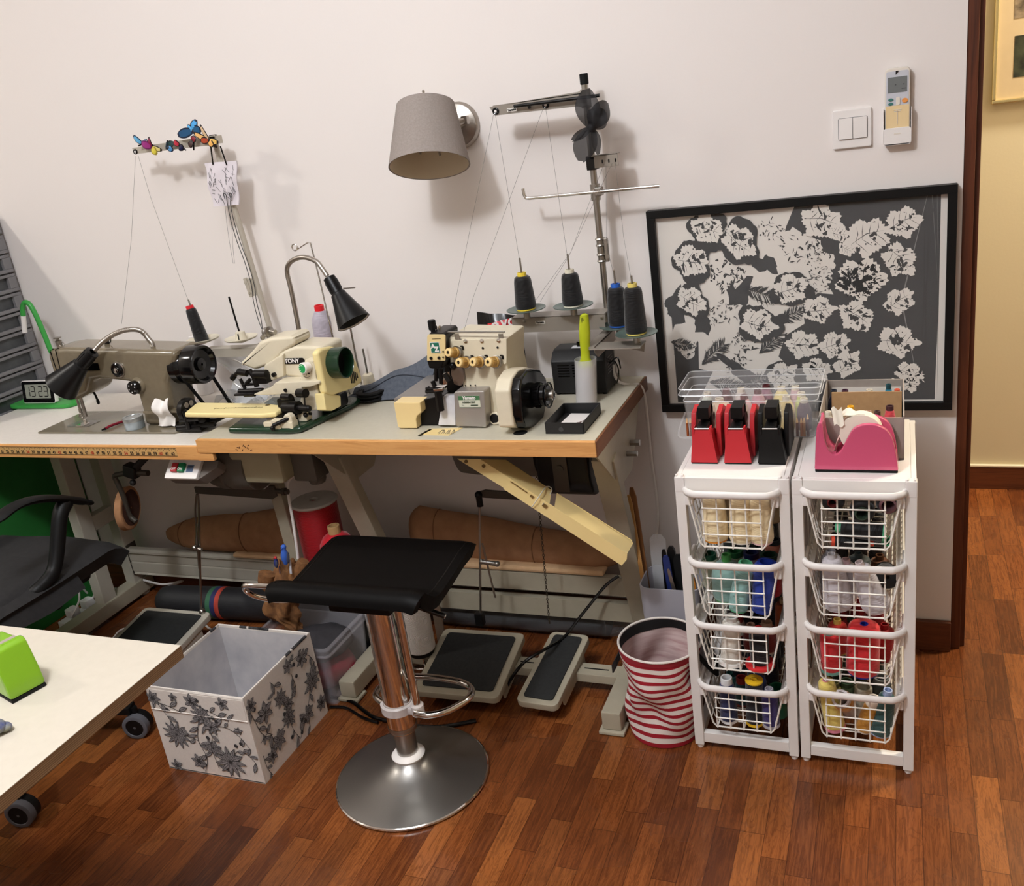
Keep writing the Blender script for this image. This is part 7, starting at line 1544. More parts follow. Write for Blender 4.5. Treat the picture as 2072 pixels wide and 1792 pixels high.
slat((1385, 1215), (1372, 1120), -.25, -.23, .012, .012, black_rubber, 'black_handled_tool', 'short wide black-handled tool at the right in the grey bin', .012)
slat((1372, 1222), (1352, 1150), -.30, -.285, .005, .004, steel, 'steel_blade', 'narrow steel blade at the front of the grey bin', .002)
slat((1402, 1205), (1398, 1165), -.27, -.265, .012, .010, mat('ochre_tape', S(190, 120, 40), .5), 'ochre_tool', 'ochre handle seen through the basket unit, in the grey bin', .01)
# ---- bolsters on the cross beams
m_bol = mottled('tan_cloth', S(176, 132, 96), S(160, 116, 84), 30, .95, bump=.15); m_lit_cl = mottled('lit_tan_cloth', S(226, 190, 148), S(214, 176, 134), 30, .95)  # second cloth is the tan one with lamplight put into its colour
def bolster(x0, x1, zc0, zc1, r0, r1, y, taper0, taper1, label, zbase):
    r = thing('bolster', label, 'bolster', ((x0+x1)/2, y, zbase), group=None)
    def fn(a, v):
        k = min(1, ((v+.0001)/taper0)**.55 if v < taper0 else 1, (((1-v)+.0001)/taper1)**.55 if v > 1-taper1 else 1)
        rr_ = (r0+(r1-r0)*v)*(.18+.82*k)*(1+.03*math.sin(14*v+2*a)+.02*math.sin(5*a+9*v)); zc = zc0+(zc1-zc0)*v
        return V((x0+(x1-x0)*v, y+.062*k*math.cos(a)*.9, max(zbase+.002, zc+rr_*math.sin(a))))
    mb = MB(); mb.grid(lambda u, v: fn(2*PI*u, v), 28, 48, cu=True); mb.add([fn(2*PI*i/28, 0) for i in range(28)], [list(range(28))]); mb.add([fn(2*PI*i/28, 1) for i in range(28)], [list(range(28))[::-1]])
    mb.part('cloth', m_bol, r, sharp=80)
    mb = MB()
    for v in (.16, .62): mb.tube([fn(2*PI*i/28, v)+V((0, -.001, .0006)) for i in range(28)], .0016, 5, True)
    mb.part('crease_cord', mat('tan_dark', S(130, 92, 64), .95), r)
    return fn, r
fn, _ = bolster(-2.44, -1.84, .262, .300, .050, .085, -.068, .22, .06, 'tan cloth bolster on the cross beam of the white-topped table', .2105)
mb = MB(); mb.b2((-2.12, -.122, .2105), (-1.83, -.09, .228), .008); mb.solo('cloth_or_lit_strip', m_lit_cl, 'lit lower edge of the left tan bolster, light put in as a pale strip', 'cloth')
fn, _ = bolster(-1.43, -.735, .330, .275, .088, .040, -.078, .06, .10, 'long tan cloth bolster on the cross beam of the grey-topped table', .2425)
mb = MB(); mb.b2((-1.415, -.152, .2425), (-.78, -.095, .262), .008); mb.solo('cloth_or_lit_strip', m_lit_cl, 'lit lower edge of the long right bolster, light put in as a pale strip', 'cloth')
# ---- rolled black umbrella bag with stripes
r = thing('rolled_umbrella', 'rolled black umbrella with green, navy and red bands on the floor by the wall', 'umbrella', (-2.15, -.165, 0))
m_nyl = mottled('black_nylon', S(38, 38, 42), S(28, 28, 31), 30, .6, stretch=(1, 8, 8)); a0 = V((-2.435, -.185, .058)); a1 = V((-1.84, -.150, .060)); ax = (a1-a0).normalized(); L = (a1-a0).length
MB().lathe([(.004, 0), (.034, .004), (.050, .022), (.055, .06), (.056, L*.5), (.054, L-.03), (.040, L), (.004, L)], a0, ax, 36).part('nylon_roll', m_nyl, r)
for o_, c in ((.232, S(56, 104, 76)), (.250, S(44, 46, 92)), (.268, S(196, 74, 58))):
    MB().lathe([(.0560, o_), (.0568, o_+.002), (.0568, o_+.016), (.0560, o_+.018)], a0, ax, 36, False).part('colour_band', mat('band', c, .7), r)
# ---- crate, red spools
MB().b2((-1.75, -.335, 0), (-1.50, -.085, .262), .006).solo('black_crate', mat('crate_black', S(24, 23, 24), .6), 'black box in the shade under the tables carrying the red spools', 'box')
p = W(635, 1012, y=-.215); zt_ = .262
r = thing('red_cord_spool', 'large spool of shiny red cord with a white paper top, on the black box', 'spool', (p.x, -.215, zt_))
hh = p.z-zt_; m_redc = mat('red_satin', S(170, 12, 26), .38, sheen=.1); t = NT(m_redc); o_ = t.obj(); sp_ = t.n('ShaderNodeSeparateXYZ', Vector=o_); t.bump(t.math('ADD', t.math('SINE', t.math('MULTIPLY', sp_.outputs[2], 1500.)), t.noise(o_, 40, 2)), .35, .002)
MB().lathe([(.05, .004), (.068, .006), (.068, hh-.006), (.05, hh-.004)], (p.x, -.215, zt_), n=48).part('cord_winding', m_redc, r)
mb = MB(); mb.lathe([(.013, hh-.006), (.070, hh-.006), (.074, hh-.001), (.070, hh+.003), (.014, hh+.004), (.013, hh-.02)], (p.x, -.215, zt_), n=48, caps=False); mb.part('paper_flange', mottled('paper_disc', S(206, 200, 192), S(192, 186, 178), 20, .85), r)
p = W(668, 1066, y=-.29); c = cone((p.x+.012, -.290, zt_), (p.x+.012, -.290, p.z+.006), .056, .034, S(214, 28, 46), S(196, 160, 110), 'fat red thread cone with a cardboard core in front of the large red spool', 'x', kind='dome', rc=.019, ch=.024); del c['group']
# ---- clear box with contents, driftwood with birds
x0, x1, y0, y1, h = -1.735, -1.475, -.565, -.345, .195
r = thing('clear_tub', 'clear plastic tub with a rounded rim holding red and dark cloth', 'storage box', ((x0+x1)/2, (y0+y1)/2, 0))
m_tub = mat('milky_plastic', S(224, 222, 230), .2, alpha=.17, spec=.6)
clear_box('tub', (x0, y0, .001), (x1, y1, h), .022, .003, .90, m_tub, .024).part('tub_shell', m_tub, r)
def lump(c, r_, mt, name, label, seed):
    rn = random.Random(seed); ph = [rn.uniform(0, 6) for _ in range(4)]
    mb = MB(); mb.grid(lambda u, v: V((c[0]+r_[0]*math.sin(PI*v)**.6*math.cos(2*PI*u)*(1+.08*math.sin(3*2*PI*u+ph[0])), c[1]+r_[1]*math.sin(PI*v)**.6*math.sin(2*PI*u)*(1+.08*math.sin(2*2*PI*u+ph[1])), c[2]-r_[2]*math.cos(PI*v)+.08*r_[2]*math.sin(9*u*2*PI+ph[2])*math.sin(PI*v))), 36, 20, cu=True)
    return mb.solo(name, mt, label, 'cloth', sharp=80)
m_rc = mottled('crimson_cloth', S(150, 20, 46), S(110, 14, 36), 20, .9); m_dc = mottled('charcoal_cloth', S(52, 50, 54), S(38, 37, 40), 20, .9)
lump((-1.590, -.455, .055), (.105, .092, .048), m_rc, 'cloth_or_lit_strip', 'crimson cloth at the bottom of the clear tub', 1)
lump((-1.580, -.455, .136), (.100, .088, .034), m_dc, 'cloth_or_lit_strip', 'charcoal cloth on top in the clear tub', 2)
dw = V((-1.668, -.44, .165))
r = thing('driftwood', 'brown driftwood ornament standing in the clear tub', 'ornament', (dw.x, dw.y, .165))
m_drift = mottled('driftwood_brown', S(150, 104, 62), S(92, 58, 32), 40, .85, bump=.8)
rn = random.Random(3)
spine = [(-1.668, -.44, .166), (-1.675, -.44, .19), (-1.690, -.44, .225), (-1.675, -.44, .29), (-1.650, -.44, .34), (-1.640, -.44, .385)]; rad = [.022, .026, .050, .052, .050, .030]
P = spline([V(p) for p in spine], 8); N = len(P)
def dr(u, v):
    i = min(N-1, int(v*(N-1)+.5)); k = v*(len(rad)-1); a = int(min(k, len(rad)-2)); R = rad[a]+(rad[a+1]-rad[a])*(k-a); th_ = 2*PI*u
    R *= 1+.20*math.sin(3*th_+7*v)+.14*math.sin(5*th_-11*v)+.10*math.sin(9*th_+23*v)
    return P[i]+V((R*math.cos(th_), R*.7*math.sin(th_), .012*math.sin(4*th_+3)*v))
mb = MB(); mb.grid(dr, 48, N, cu=True); mb.add([dr(i/48, 0) for i in range(48)], [list(range(48))]); mb.add([dr(i/48, 1) for i in range(48)], [list(range(48))[::-1]])
mb.tube([(-1.68, -.46, .31), (-1.705, -.465, .335), (-1.70, -.46, .362)], (.022, .026), 12, k=4).tube([(-1.64, -.44, .34), (-1.60, -.435, .372), (-1.585, -.43, .395)], (.026, .016), 12, k=4).tube([(-1.63, -.45, .30), (-1.585, -.45, .335)], (.028, .014), 10)
mb.part('wood', m_drift, r)
def bird(p, s, head, cb, ch_, ct, label, rz):
    r = thing('bird_figurine', label, 'bird figurine', p, group=None); p = V(p)
    mb = MB(); D = lambda x, y, z: p+V((x*math.cos(rz)-y*math.sin(rz), x*math.sin(rz)+y*math.cos(rz), z))*s
    prof = [(.001, -.034), (.008, -.028), (.0135, -.010), (.0145, .006), (.011, .020), (.0085, .026), (.0095, .034), (.0085, .042), (.001, .047)]
    mb.lathe([(a*s, b*s) for a, b in prof], D(0, 0, .03), (D(.008, 0, .1)-D(0, 0, 0)), 18); mb.part('body', cb, r)
    mb = MB(); mb.ball(D(.004, -.001, .068), .0098*s, 14).cyl(D(-.003, -.004, .068), D(-.013, -.006, .066), .003*s, .0004, n=8); mb.part('head', ch_, r)
    mb = MB(); mb.box(D(.012, 0, -.018), (.006*s, .012*s, .055*s), .002, (.0, .15, rz)); mb.part('tail', ct, r)
    mb = MB()
    for sg in (-1, 1): mb.ball(D(.004, sg*.012, .028), (.007*s, .005*s, .022*s), 12, rot=(0, .2, rz))
    mb.part('wing', mat('wing_slate', S(70, 74, 96), .6), r)
b1 = W(578, 1133, y=-.475)
bl = mat('bird_blue', S(54, 96, 186), .5); bw_ = mat('bird_white', S(206, 206, 214), .5)
bird((b1.x, -.475, b1.z-.012), .78, None, bl, bl, bw_, 'blue bird figurine with a white tail perched high on the driftwood', 1.2)
b2 = W(559, 1140, y=-.482)
bird((b2.x, -.482, b2.z-.012), .46, None, mat('bird_navy', S(40, 50, 110), .5), mat('bird_red', S(196, 50, 52), .5), mat('bird_navy2', S(36, 44, 96), .5), 'small red-headed navy bird figurine beside the blue bird', .4)
# ---- kitchen roll on a stand
r = thing('paper_towel_roll', 'white embossed paper towel roll on a wire stand under the grey-topped table', 'paper towel', (-1.280, -.365, 0))
m_tow = mat('towel_paper', S(230, 226, 222), .9); t = NT(m_tow); w_ = t.n('ShaderNodeTexVoronoi', {'feature': 'F1'}, Vector=t.obj(), Scale=16.).outputs['Distance']; t.bump(t.math('SINE', t.math('MULTIPLY', w_, 130.)), .5, .002)
MB().lathe([(.018, .098), (.040, .098), (.042, .101), (.042, .325), (.040, .328), (.018, .328)], (-1.285, -.375, 0), n=40).part('paper', m_tow, r)
mb = MB().cyl((-1.285, -.375, .004), (-1.285, -.375, .345), .004, n=12).torus((-1.285, -.375, .058), .048, .0028, Z, 36, 8).torus((-1.285, -.375, .006), .06, .004, Z, 36, 8).cyl((-1.333, -.375, .058), (-1.345, -.375, .006), .003, n=8).cyl((-1.237, -.375, .058), (-1.225, -.375, .006), .003, n=8); mb.part('wire_stand', chrome, r)
MB().lathe([(.03, .085), (.038, .085), (.038, .097), (.03, .097)], (-1.285, -.375, 0), n=32).part('roll_seat', m_iron2, r)
q0, q1 = W(872, 1180, y=-.30), W(884, 1300, y=-.30)
q0 = W(877, 1200, y=-.225)
MB().box((q0.x, -.225, .150), (.026, .012, .292), .001, (0, 0, .25)).solo('board_panel', mottled('board_brown', S(150, 132, 116), S(140, 122, 106), 20, .8), 'narrow pale board standing on edge behind the paper towel roll', 'board')
# ---- wrap roll and stick
r = thing('wrapped_roll', 'long black roll in crinkled clear wrap on the floor under the grey-topped table', 'roll', (-1.03, -.085, 0))
MB().cyl((-1.40, -.085, .054), (-.80, -.085, .054), .044, n=32, bev=.004).part('black_roll', m_gloss, r)
def wrap(u, v): a = 2*PI*u; k = 1 if v < .86 else 1-.55*(v-.86)/.14; return V((-1.36+.66*v, -.085+.0475*k*math.cos(a)*(1+.03*math.sin(6*a+20*v)), .054+.0475*k*math.sin(a)*(1+.04*math.sin(4*a-14*v))))
mb = MB(); mb.grid(wrap, 36, 40, cu=True); mb.part('clear_wrap', mat('wrap_film', S(236, 236, 238), .06, alpha=.10, spec=1), r)
mb = MB().cyl((-1.42, -.128+.035, .170), (-.70, -.093, .172), .0115, n=16).cyl((-1.42, -.093, .170), (-1.418, -.093, .170), .009, n=12); r = thing('wooden_pole', 'pale wooden pole lying between the two cross beams of the grey-topped table', 'pole', (-1.06, -.093, .16)); mb.part('pole', wood('pole_wood', [(.3, S(190, 150, 104)), (.7, S(206, 168, 122))], (3, 40, 40), .5), r)
for x_, c in ((-.915, S(40, 96, 62)), (-.893, S(56, 60, 120)), (-.874, S(196, 84, 84))): MB().cyl((x_-.011, -.093, .1717), (x_+.009, -.093, .1717), .0118, n=16).part('colour_band', mat('pole_band', c, .5), r)
# ---- black cables
def cable(pts, rad, mt, label, k=6): mb = MB(); mb.tube(pts, rad, 8, k=k); return mb.solo('cable', mt, label, 'cable')
cable([W(1252, 1165, y=-.16), W(1225, 1185, y=-.18), W(1180, 1240, y=-.22), W(1140, 1290, y=-.27), (-.90, -.36, .125), W(1060, 1340, z=.11), W(1030, 1380, y=-.43), (-1.01, -.42, .012)], .0045, m_gloss, 'black cable running across the narrow treadle')
cable([W(670, 1410, z=.006), W(710, 1418, z=.006), W(740, 1440, z=.006), W(770, 1455, z=.006), (-1.16, -.60, .006), (-1.05, -.55, .006)], .0055, m_gloss, 'black cable on the floor between the floral box and the stool base')
cable([W(668, 1430, z=.005), W(700, 1432, z=.005), W(735, 1452, z=.005), W(765, 1462, z=.005)], .0045, m_gloss, 'second black cable on the floor beside the floral box')
cable([W(410, 1245, z=.006), W(470, 1240, z=.006), W(520, 1228, z=.006), W(590, 1215, z=.006)], .006, m_gloss, 'thick black cable behind the white treadle')
cable([W(200, 1312, z=.006), W(228, 1292, z=.006), W(260, 1270, z=.006), W(395, 1262, z=.006), W(425, 1272, z=.006), W(450, 1290, z=.006)], .004, white_plastic, 'white cable on the floor under the treadle of the white-topped table')
cable([W(290, 1173, z=.07), W(330, 1182, z=.05), W(370, 1175, z=.05), W(330, 1190, z=.02)], .004, white_plastic, 'white cable behind the foot of the white-topped table')
r = thing('power_strip', 'white power strip with plugs on the floor at the left under the tables', 'power strip', (-2.72, -.25, 0))
MB().box((-2.735, -.22, .018), (.05, .26, .034), .006, (0, 0, -.1)).part('strip', white_plastic, r)
mb = MB()
for k in range(3): MB().box((-2.738+.006*k, -.30+.065*k, .052), (.036, .040, .034), .006, (0, 0, -.1)).part('plug', white_plastic, r)
mb = MB(); mb.tube([(-2.73, -.30, .05), (-2.70, -.34, .06), (-2.69, -.30, .10), (-2.74, -.24, .12), (-2.76, -.2, .07)], .0035, 6, k=5); mb.tube([(-2.72, -.22, .06), (-2.68, -.20, .12), (-2.72, -.12, .15), (-2.77, -.1, .10)], .0035, 6, k=5); mb.part('plug_cable', white_plastic, r)
# ---- tower of grey drawers on a green cabinet
r = thing('green_cabinet', 'dark green cabinet standing at the left end of the white-topped table', 'cabinet', (-3.05, -.40, 0))
m_grn = mottled('cabinet_green', S(44, 122, 54), S(40, 114, 50), 10, .5)
MB().b2((-3.30, -.95, .0), (-2.842, -.005, .742), .004).part('cabinet_side', m_grn, r)
MB().b2((-3.30, -.95, .742), (-2.842, -.005, .765), .003).part('cabinet_top', mat('cabinet_top', S(60, 62, 60), .5), r)
m_gd = mat('drawer_grey', S(122, 120, 122), .45); m_win = mottled('drawer_window', S(78, 80, 82), S(58, 60, 62), 14, .25, spec=.6)
r = thing('drawer_tower', 'grey plastic drawer tower with smoky windows at the left edge', 'drawer tower', (-3.0, -.24, .766))
MB().b2((-3.20, -.462, .766), (-2.862, -.010, 1.43), .003).part('tower_frame', m_gd, r)
pz = .0655
for k in range(10):
    z0 = .770+pz*k; z1 = z0+pz-.005; ya, yb = -.458, -.014
    mb = MB(); x_ = -2.842
    for lo, hi in (((ya, z0), (yb, z0+.012)), ((ya, z1-.010), (yb, z1)), ((ya, z0+.012), (ya+.034, z1-.010)), ((yb-.034, z0+.012), (yb, z1-.010))): mb.b2((x_-.018, lo[0], lo[1]), (x_, hi[0], hi[1]), .002)
    d_ = mb.part('drawer', m_gd, r)
    MB().b2((x_-.016, ya+.034, z0+.012), (x_-.012, yb-.034, z1-.010)).part('drawer_window', m_win, d_)
# ---- green lamp and clock
m_lg = mat('leaf_green', S(60, 158, 70), .35)
r = thing('desk_lamp', 'green bent-tube desk lamp with a white tip, left of the olive-grey machine', 'lamp', (-2.70, -.13, az))
pb = V((-2.66, -.10, az))
q = [W(104, 712, y=-.12), W(92, 682, y=-.12), W(76, 645, y=-.12), W(66, 625, y=-.12), W(58, 614, y=-.12), W(50, 612, y=-.12), W(46, 622, y=-.12), W(47, 638, y=-.12)]
mb = MB().tube([(q[0].x+.035, -.12, az+.008), (q[0].x+.022, -.12, az+.09)]+q, .0085, 14, k=6); mb.part('bent_tube', m_lg, r)
e_ = W(50, 672, y=-.12); MB().cyl(q[-1], e_, .0082, n=18).part('lamp_head', white_plastic, r); MB().lathe([(.0060, .0004), (.0010, .0004)], e_, (e_-q[-1]), 14, False).part('led_window', m_iron2, r)
c0, c1 = W(42, 812, z=az+.012), W(132, 800, z=az+.012)
MB().prism(rrect(.30, .085, .04, 6), (-2.72, -.155, az+.0005), X, Y, (0, 0, .014), .005).part('lamp_base', m_lg, r)
c_ = W(78, 784, y=-.165)
r = thing('digital_clock', 'white-framed digital clock reading thirteen-something, on the green lamp base', 'clock', (c_.x, -.165, az+.0145))
zc = az+.0155; ux = V((1, .0, .0)); tilt = Matrix.Rotation(-.18, 3, 'X'); cw, chh = .150, .078; cx0 = W(44, 790, y=-.17).x+cw/2
uy_ = tilt @ Z; nn = tilt @ -Y; oo = V((cx0, -.178, zc))+uy_*(chh/2)
MB().prism(rrect(cw, chh, .008), oo-nn*.014, X, uy_, nn*.014, .002).part('clock_case', white_plastic, r)
MB().prism(rrect(cw-.006, chh-.006, .006), oo+nn*.0002, X, uy_, nn*.001).part('clock_face', m_gloss, r)
MB().prism(rrect(cw-.036, chh-.030, .002), oo+nn*.0008+uy_*.002, X, uy_, nn*.0008).part('lcd_screen', mat('lcd_green', S(150, 152, 140), .35), r)
seg = {'1': 'bc', '3': 'abcdg', '2': 'abged'}; mb = MB(); sw_, sl = .0034, .0172
for i, ch_ in enumerate('1323'):
    ox = oo+X*(-.046+.0245*i+(.010 if i > 1 else 0))+uy_*.002+nn*.0017
    for s_ in seg[ch_]:
        dx_, dy_, hor = {'a': (0, sl, 1), 'g': (0, 0, 1), 'd': (0, -sl, 1), 'b': (sl/2, sl/2, 0), 'c': (sl/2, -sl/2, 0), 'f': (-sl/2, sl/2, 0), 'e': (-sl/2, -sl/2, 0)}[s_]
        mb.box(ox+X*dx_+uy_*dy_, (sl-.002 if hor else sw_, .0004, sw_ if hor else sl-.002), 0, tilt)
mb.part('digits', m_iron2, r)
r = thing('cable_switch', 'white inline cable switch lying behind the olive-grey machine', 'switch', (-2.60, -.045, az))
p = W(195, 778, z=az+.01); MB().box((p.x, p.y+.0, az+.010), (.060, .022, .018), .006, (0, 0, .25)).part('switch_case', white_plastic, r); MB().box((p.x-.006, p.y-.004, az+.0195), (.020, .010, .003), .001, (0, 0, .25)).part('rocker', mat('rocker_grey', S(206, 200, 196), .4), r)
# plastic bags behind the machines
r = thing('glue_bottle', 'white bottle with a blue label behind the red-ended thread cone', 'bottle', (-2.02, -.055, az))
p = W(391, 690, y=-.055); MB().lathe([(.001, 0), (.024, .001), (.024, p.z-az-.02), (.018, p.z-az), (.012, p.z-az+.006), (.012, p.z-az+.016), (.001, p.z-az+.017)], (p.x, -.055, az), n=28).part('bottle_body', white_plastic, r)
MB().lathe([(.0243, p.z-az-.032), (.0243, p.z-az-.022)], (p.x, -.055, az), n=28, caps=False).part('blue_label', mat('label_blue2', S(60, 100, 170), .4), r)
def crumple(u, v): return (-1.99+.20*u, -.10+.03*math.sin(3*u+4*v)+.015*math.sin(9*u+5*v), az+.003+.165*v*(.9+.1*math.sin(6*u)))
mb = MB(); mb.sheet(crumple, 22, 14, .002); mb.sheet(lambda u, v: (-1.96+.18*u, -.21+.10*v+.01*math.sin(9*u), az+.006+.030*abs(math.sin(5*u+6*v))), 22, 10, .002); mb.solo('plastic_bag', mat('bag_film_clear', S(226, 230, 234), .2, alpha=.35, spec=.7), 'crinkled clear plastic bag behind the cream spool discs', 'bag')
# ---- white work table in the foreground
tz = .72; c0 = W(365, 1306, z=tz); tx1, ty1 = c0.x, c0.y+.002
r = thing('work_table', 'white-topped plywood work table in the foreground corner', 'table', (tx1-.5, ty1-.45, 0))
m_wt = mottled('white_melamine', S(202, 193, 178), S(198, 189, 174), 60, .5)
m_ply = mat('plywood_edge', S(150, 122, 94), .7); t = NT(m_ply); o_ = t.n('ShaderNodeNewGeometry').outputs['Position']; s_ = t.n('ShaderNodeSeparateXYZ', Vector=o_)
b_ = t.math('FRACT', t.math('MULTIPLY', s_.outputs[2], 290.)); v_ = t.n('ShaderNodeMapping', Vector=o_, Scale=(6, 6, 290)).outputs[0]; nz = t.noise(v_, 1., 3)
t.set('Base Color', t.mix(t.math('MULTIPLY', t.math('GREATER_THAN', b_, .5), .6), t.ramp(nz, [(.3, S(168, 140, 108)), (.7, S(138, 110, 82))]), S(104, 80, 60)))
MB().b2((tx1-1.3, ty1-.9, tz-.0016), (tx1, ty1, tz), .0006).part('tabletop', m_wt, r)
MB().b2((tx1-1.3+.0005, ty1-.9+.0005, tz-.025), (tx1-.0005, ty1-.0005, tz-.0016)).part('plywood_core', m_ply, r)
for lx_, ly_ in ((tx1-.55, ty1-.55), (tx1-.55, ty1-.84), (tx1-1.25, ty1-.55), (tx1-1.25, ty1-.84)): MB().cyl((lx_, ly_, 0), (lx_, ly_, tz-.025), .02, n=16).part('leg', white_paint, r)
# green tape dispenser on it
p0 = W(95, 1385, z=tz); m_lg2 = mat('lime_gloss', S(124, 172, 34), .28, coat=.2)
r = thing('tape_dispenser', 'lime green tape dispenser on the white foreground table', 'tape dispenser', (p0.x-.07, p0.y-.03, tz))
hd = .088
mb = MB(); A = [W(95, 1380, z=tz+.006), W(0, 1432, z=tz+.006)]; d_ = (A[1]-A[0]); d_.z = 0; d_.normalize(); dn = V((-d_.y, d_.x, 0)); dn = dn if dn.x < 0 else -dn
prof = [(0, 0), (-.004, .030), (-.020, .078), (-.026, .086), (-.036, .088), (-.050, .078), (-.12, .072), (-.17, .02), (-.17, 0)]
mb.prism([(-a, b) for a, b in prof], A[0]+V((0, 0, 0)), dn, Z, d_*.062, .006); mb.part('body', m_lg2, r)
mb = MB(); mb.prism([(.001, 0), (.165, 0), (.165, .006), (.001, .006)], A[0]+V((0, 0, -.0058))+d_*.001, dn, Z, d_*.060, .001); mb.part('rubber_base', black_rubber, r)
mb = MB(); mb.box(A[0]+dn*.044+d_*.031+Z*.0835, (.046, .012, .004), .001, (0, 0, math.atan2(d_.y, d_.x))); mb.part('cutting_blade', chrome, r)
p = W(0, 1484, z=tz); 
mb = MB(); mb.ball((p.x-.008, p.y, tz+.012), (.022, .016, .011), 18); mb.ball((p.x+.004, p.y+.008, tz+.008), (.014, .010, .007), 14); o = mb.solo('fabric_scrap', mottled('navy_print', S(60, 70, 120), S(140, 140, 120), 90, .8), 'small navy patterned scrap at the left edge of the white foreground table', 'scrap')
# ---- office chair
ccx, ccy = -2.36, -.885
r = thing('office_chair', 'black office chair with armrests pushed up to the white-topped sewing table', 'chair', (ccx, ccy, 0))
m_chair = mat('chair_black', S(11, 11, 12), .5, spec=.3); m_cush = mottled('seat_cloth', S(38, 37, 38), S(30, 29, 30), 60, .85)
casters = [(-2.003, -.785), (-2.052, -1.150), (-2.36, -1.27), (-2.70, -.98), (-2.54, -.58)]
mb = MB().lathe([(.02, .10), (.045, .10), (.045, .14), (.028, .15), (.028, .40), (.02, .40)], (ccx, ccy, 0), n=24); mb.part('gas_column', m_chair, r)
for x_, y_ in casters:
    d_ = V((x_-ccx, y_-ccy, 0)).normalized(); MB().beam((ccx, ccy, .120), V((x_, y_, .088))-d_*.004, .040, .026, Z, .006).part('base_arm', m_chair, r)
for x_, y_ in casters:
    ca = V((.25, -.97, 0)).normalized() if y_ > -1.2 else X
    mb = MB(); mb.cyl((x_, y_, .060), (x_, y_, .092), .009, n=12); mb.lathe([(.034, -.022), (.036, -.02), (.036, .016), (.030, .020), (.010, .021)], V((x_, y_, .0375))-ca*.002, -ca, 28); cs_ = mb.part('caster', m_chair, r)
    mb = MB(); mb.lathe([(.0375, .003), (.0375, .021), (.035, .023), (.027, .0235), (.026, .0215)], V((x_, y_, .0375))+ca*.002, ca, 32); mb.lathe([(.0375, .003), (.030, .002)], V((x_, y_, .0375))+ca*.002, ca, 32, False); mb.part('tyre', mat('tyre_grey', S(92, 92, 98), .6), cs_); MB().lathe([(.026, .0217), (.004, .0222)], V((x_, y_, .0375))+ca*.002, ca, 28, False).part('hub_cap', m_chair, cs_)
def cush(u, v): x = -2.62+.48*u; y = -1.04+.50*v; e = max(0, abs(u-.5)*2-.75)/.25; f = max(0, abs(v-.5)*2-.75)/.25; return (x, y, .485-.020*e*e-.035*f*f+(.010*math.sin(9*u+3*v)*.4))
MB().sheet(cush, 24, 24, .05).part('seat', m_cush, r)
MB().b2((-2.56, -1.0, .40), (-2.19, -.62, .445), .02).part('seat_pan', m_chair, r)
for sg, xa in ((1, -2.145), (-1, -2.615)):
    arm = [(xa, -.93, .70), (xa, -.86, .715), (xa, -.77, .720), (xa, -.68, .705), (xa, -.60, .660)] if False else [W(-30, 1072, x=xa), W(20, 1030, x=xa), W(60, 1013, x=xa), W(105, 1008, x=xa), W(150, 1012, x=xa), W(182, 1017, x=xa)] if sg > 0 else [(xa, -.95, .68), (xa, -.88, .702), (xa, -.80, .712), (xa, -.72, .705), (xa, -.66, .68), (xa, -.61, .65)]
    P = spline([V(a) for a in arm], 5); vs = []; fs = []
    for i, p in enumerate(P):
        tg = (P[min(i+1, len(P)-1)]-P[max(i-1, 0)]).normalized(); up = tg.cross(X).normalized(); up = up if up.z > 0 else -up
        k = 1 if 2 < i < len(P)-3 else .7
        for a in range(10): t_ = 2*PI*a/10; vs.append(p+X*(.024*k*math.cos(t_))+up*(.011*k*math.sin(t_)))
    for i in range(len(P)-1):
        for a in range(10): fs.append((i*10+a, i*10+(a+1) % 10, (i+1)*10+(a+1) % 10, (i+1)*10+a))
    fs += [tuple(range(10)), tuple((len(P)-1)*10+a for a in range(10))]
    MB().add(vs, fs).part('armrest', m_chair, r)
    if sg > 0: post = [W(133, 1015, x=xa), W(122, 1040, x=xa), W(118, 1080, x=xa), W(115, 1120, x=xa), W(108, 1155, x=xa), W(90, 1180, x=xa), W(60, 1205, x=xa-.02), (xa-.12, -.86, .43)]
    else: post = [(xa, -.70, .70), (xa, -.71, .62), (xa, -.75, .54), (xa+.02, -.82, .47), (xa+.12, -.86, .43)]
    MB().tube([V(p) for p in post], (.022, .017), 10, k=5).part('arm_post', m_chair, r)
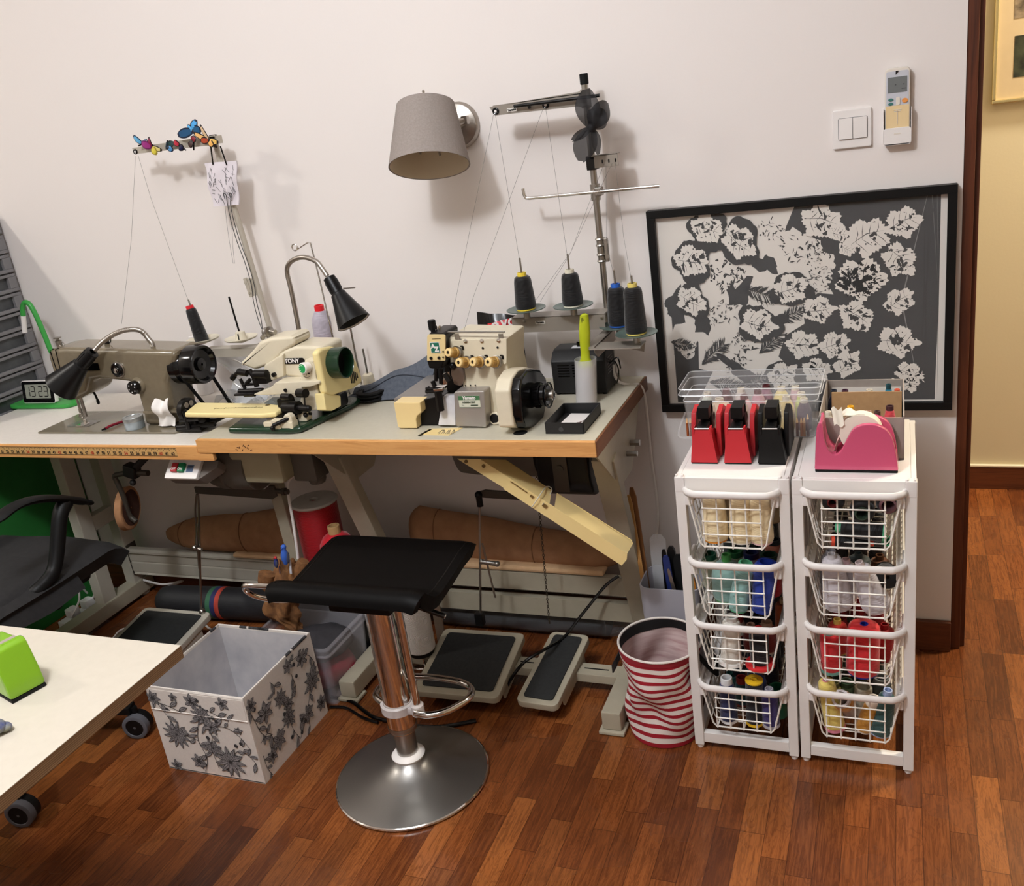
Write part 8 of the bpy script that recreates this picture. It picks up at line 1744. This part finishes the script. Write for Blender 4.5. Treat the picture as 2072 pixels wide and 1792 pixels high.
mb = MB().tube([W(118, 1168, x=-2.16), W(126, 1180, x=-2.16), W(122, 1212, x=-2.18), W(112, 1228, x=-2.2), W(60, 1216, x=-2.26)], .010, 10, k=4); mb.tube([W(128, 1175, x=-2.16), W(155, 1178, x=-2.14)], .011, 12); mb.part('tilt_lever', m_chair, r)
def drape(u, v):
    b = V(cush(.42+.60*u, .02+.62*v)); e = max(0, u-.86)/.14; return b+V((.010*e, 0, .0275-.055*e*e+.004*math.sin(8*v+6*u)))
mb = MB(); mb.sheet(drape, 20, 20, .004); mb.solo('seat_cover', m_cush, 'dark grey cloth thrown over the seat of the black office chair', 'cloth')
mb = MB(); mb.sheet(lambda u, v: (-2.56+.40*u, -1.085-.03*math.sin(PI*u)-.05*v, .56+.42*v), 12, 12, .03); mb.part('backrest', m_cush, r); MB().beam((-2.36, -1.0, .43), (-2.36, -1.12, .60), .05, .02, Y, .004).part('back_bracket', m_chair, r)
# ================================================================ light
def area(name, loc, size, power, col, aim=None, shape='DISK'):
    l = bpy.data.lights.new(name, 'AREA'); l.shape = shape; l.size = size; l.energy = power; l.color = col
    o = bpy.data.objects.new(name, l); COL.objects.link(o); o.location = loc
    d = (V(aim)-V(loc)) if aim else V((0, 0, -1)); o.rotation_euler = d.to_track_quat('-Z', 'Y').to_euler(); return o
def point(name, loc, rad, power, col):
    l = bpy.data.lights.new(name, 'POINT'); l.shadow_soft_size = rad; l.energy = power; l.color = col
    o = bpy.data.objects.new(name, l); COL.objects.link(o); o.location = loc; return o
point('ceiling_lamp', (-1.10, -2.25, 2.88), .11, 78, (.93, .97, 1.02))
area('left_ceiling_lamp', (-3.75, -1.7, 2.95), .2, 25, (1, .95, .88))
area('ceiling_bounce_fill', (-1.0, -2.0, 3.005), 1.8, 20, (.96, .97, 1))  # added fill standing in for ceiling bounce; no such panel in the room
area('hall_lamp', (1.3, .6, 2.95), .3, 62, (1, .90, .74))
w = bpy.data.worlds.new('world'); sc.world = w; w.use_nodes = True
w.node_tree.nodes['Background'].inputs[0].default_value = (1, .95, .9, 1); w.node_tree.nodes['Background'].inputs[1].default_value = .02
sc.view_settings.view_transform = 'Standard'; sc.view_settings.look = 'None'
sc.view_settings.exposure = 0.29; sc.view_settings.gamma = 1; sc.view_settings.use_curve_mapping = False
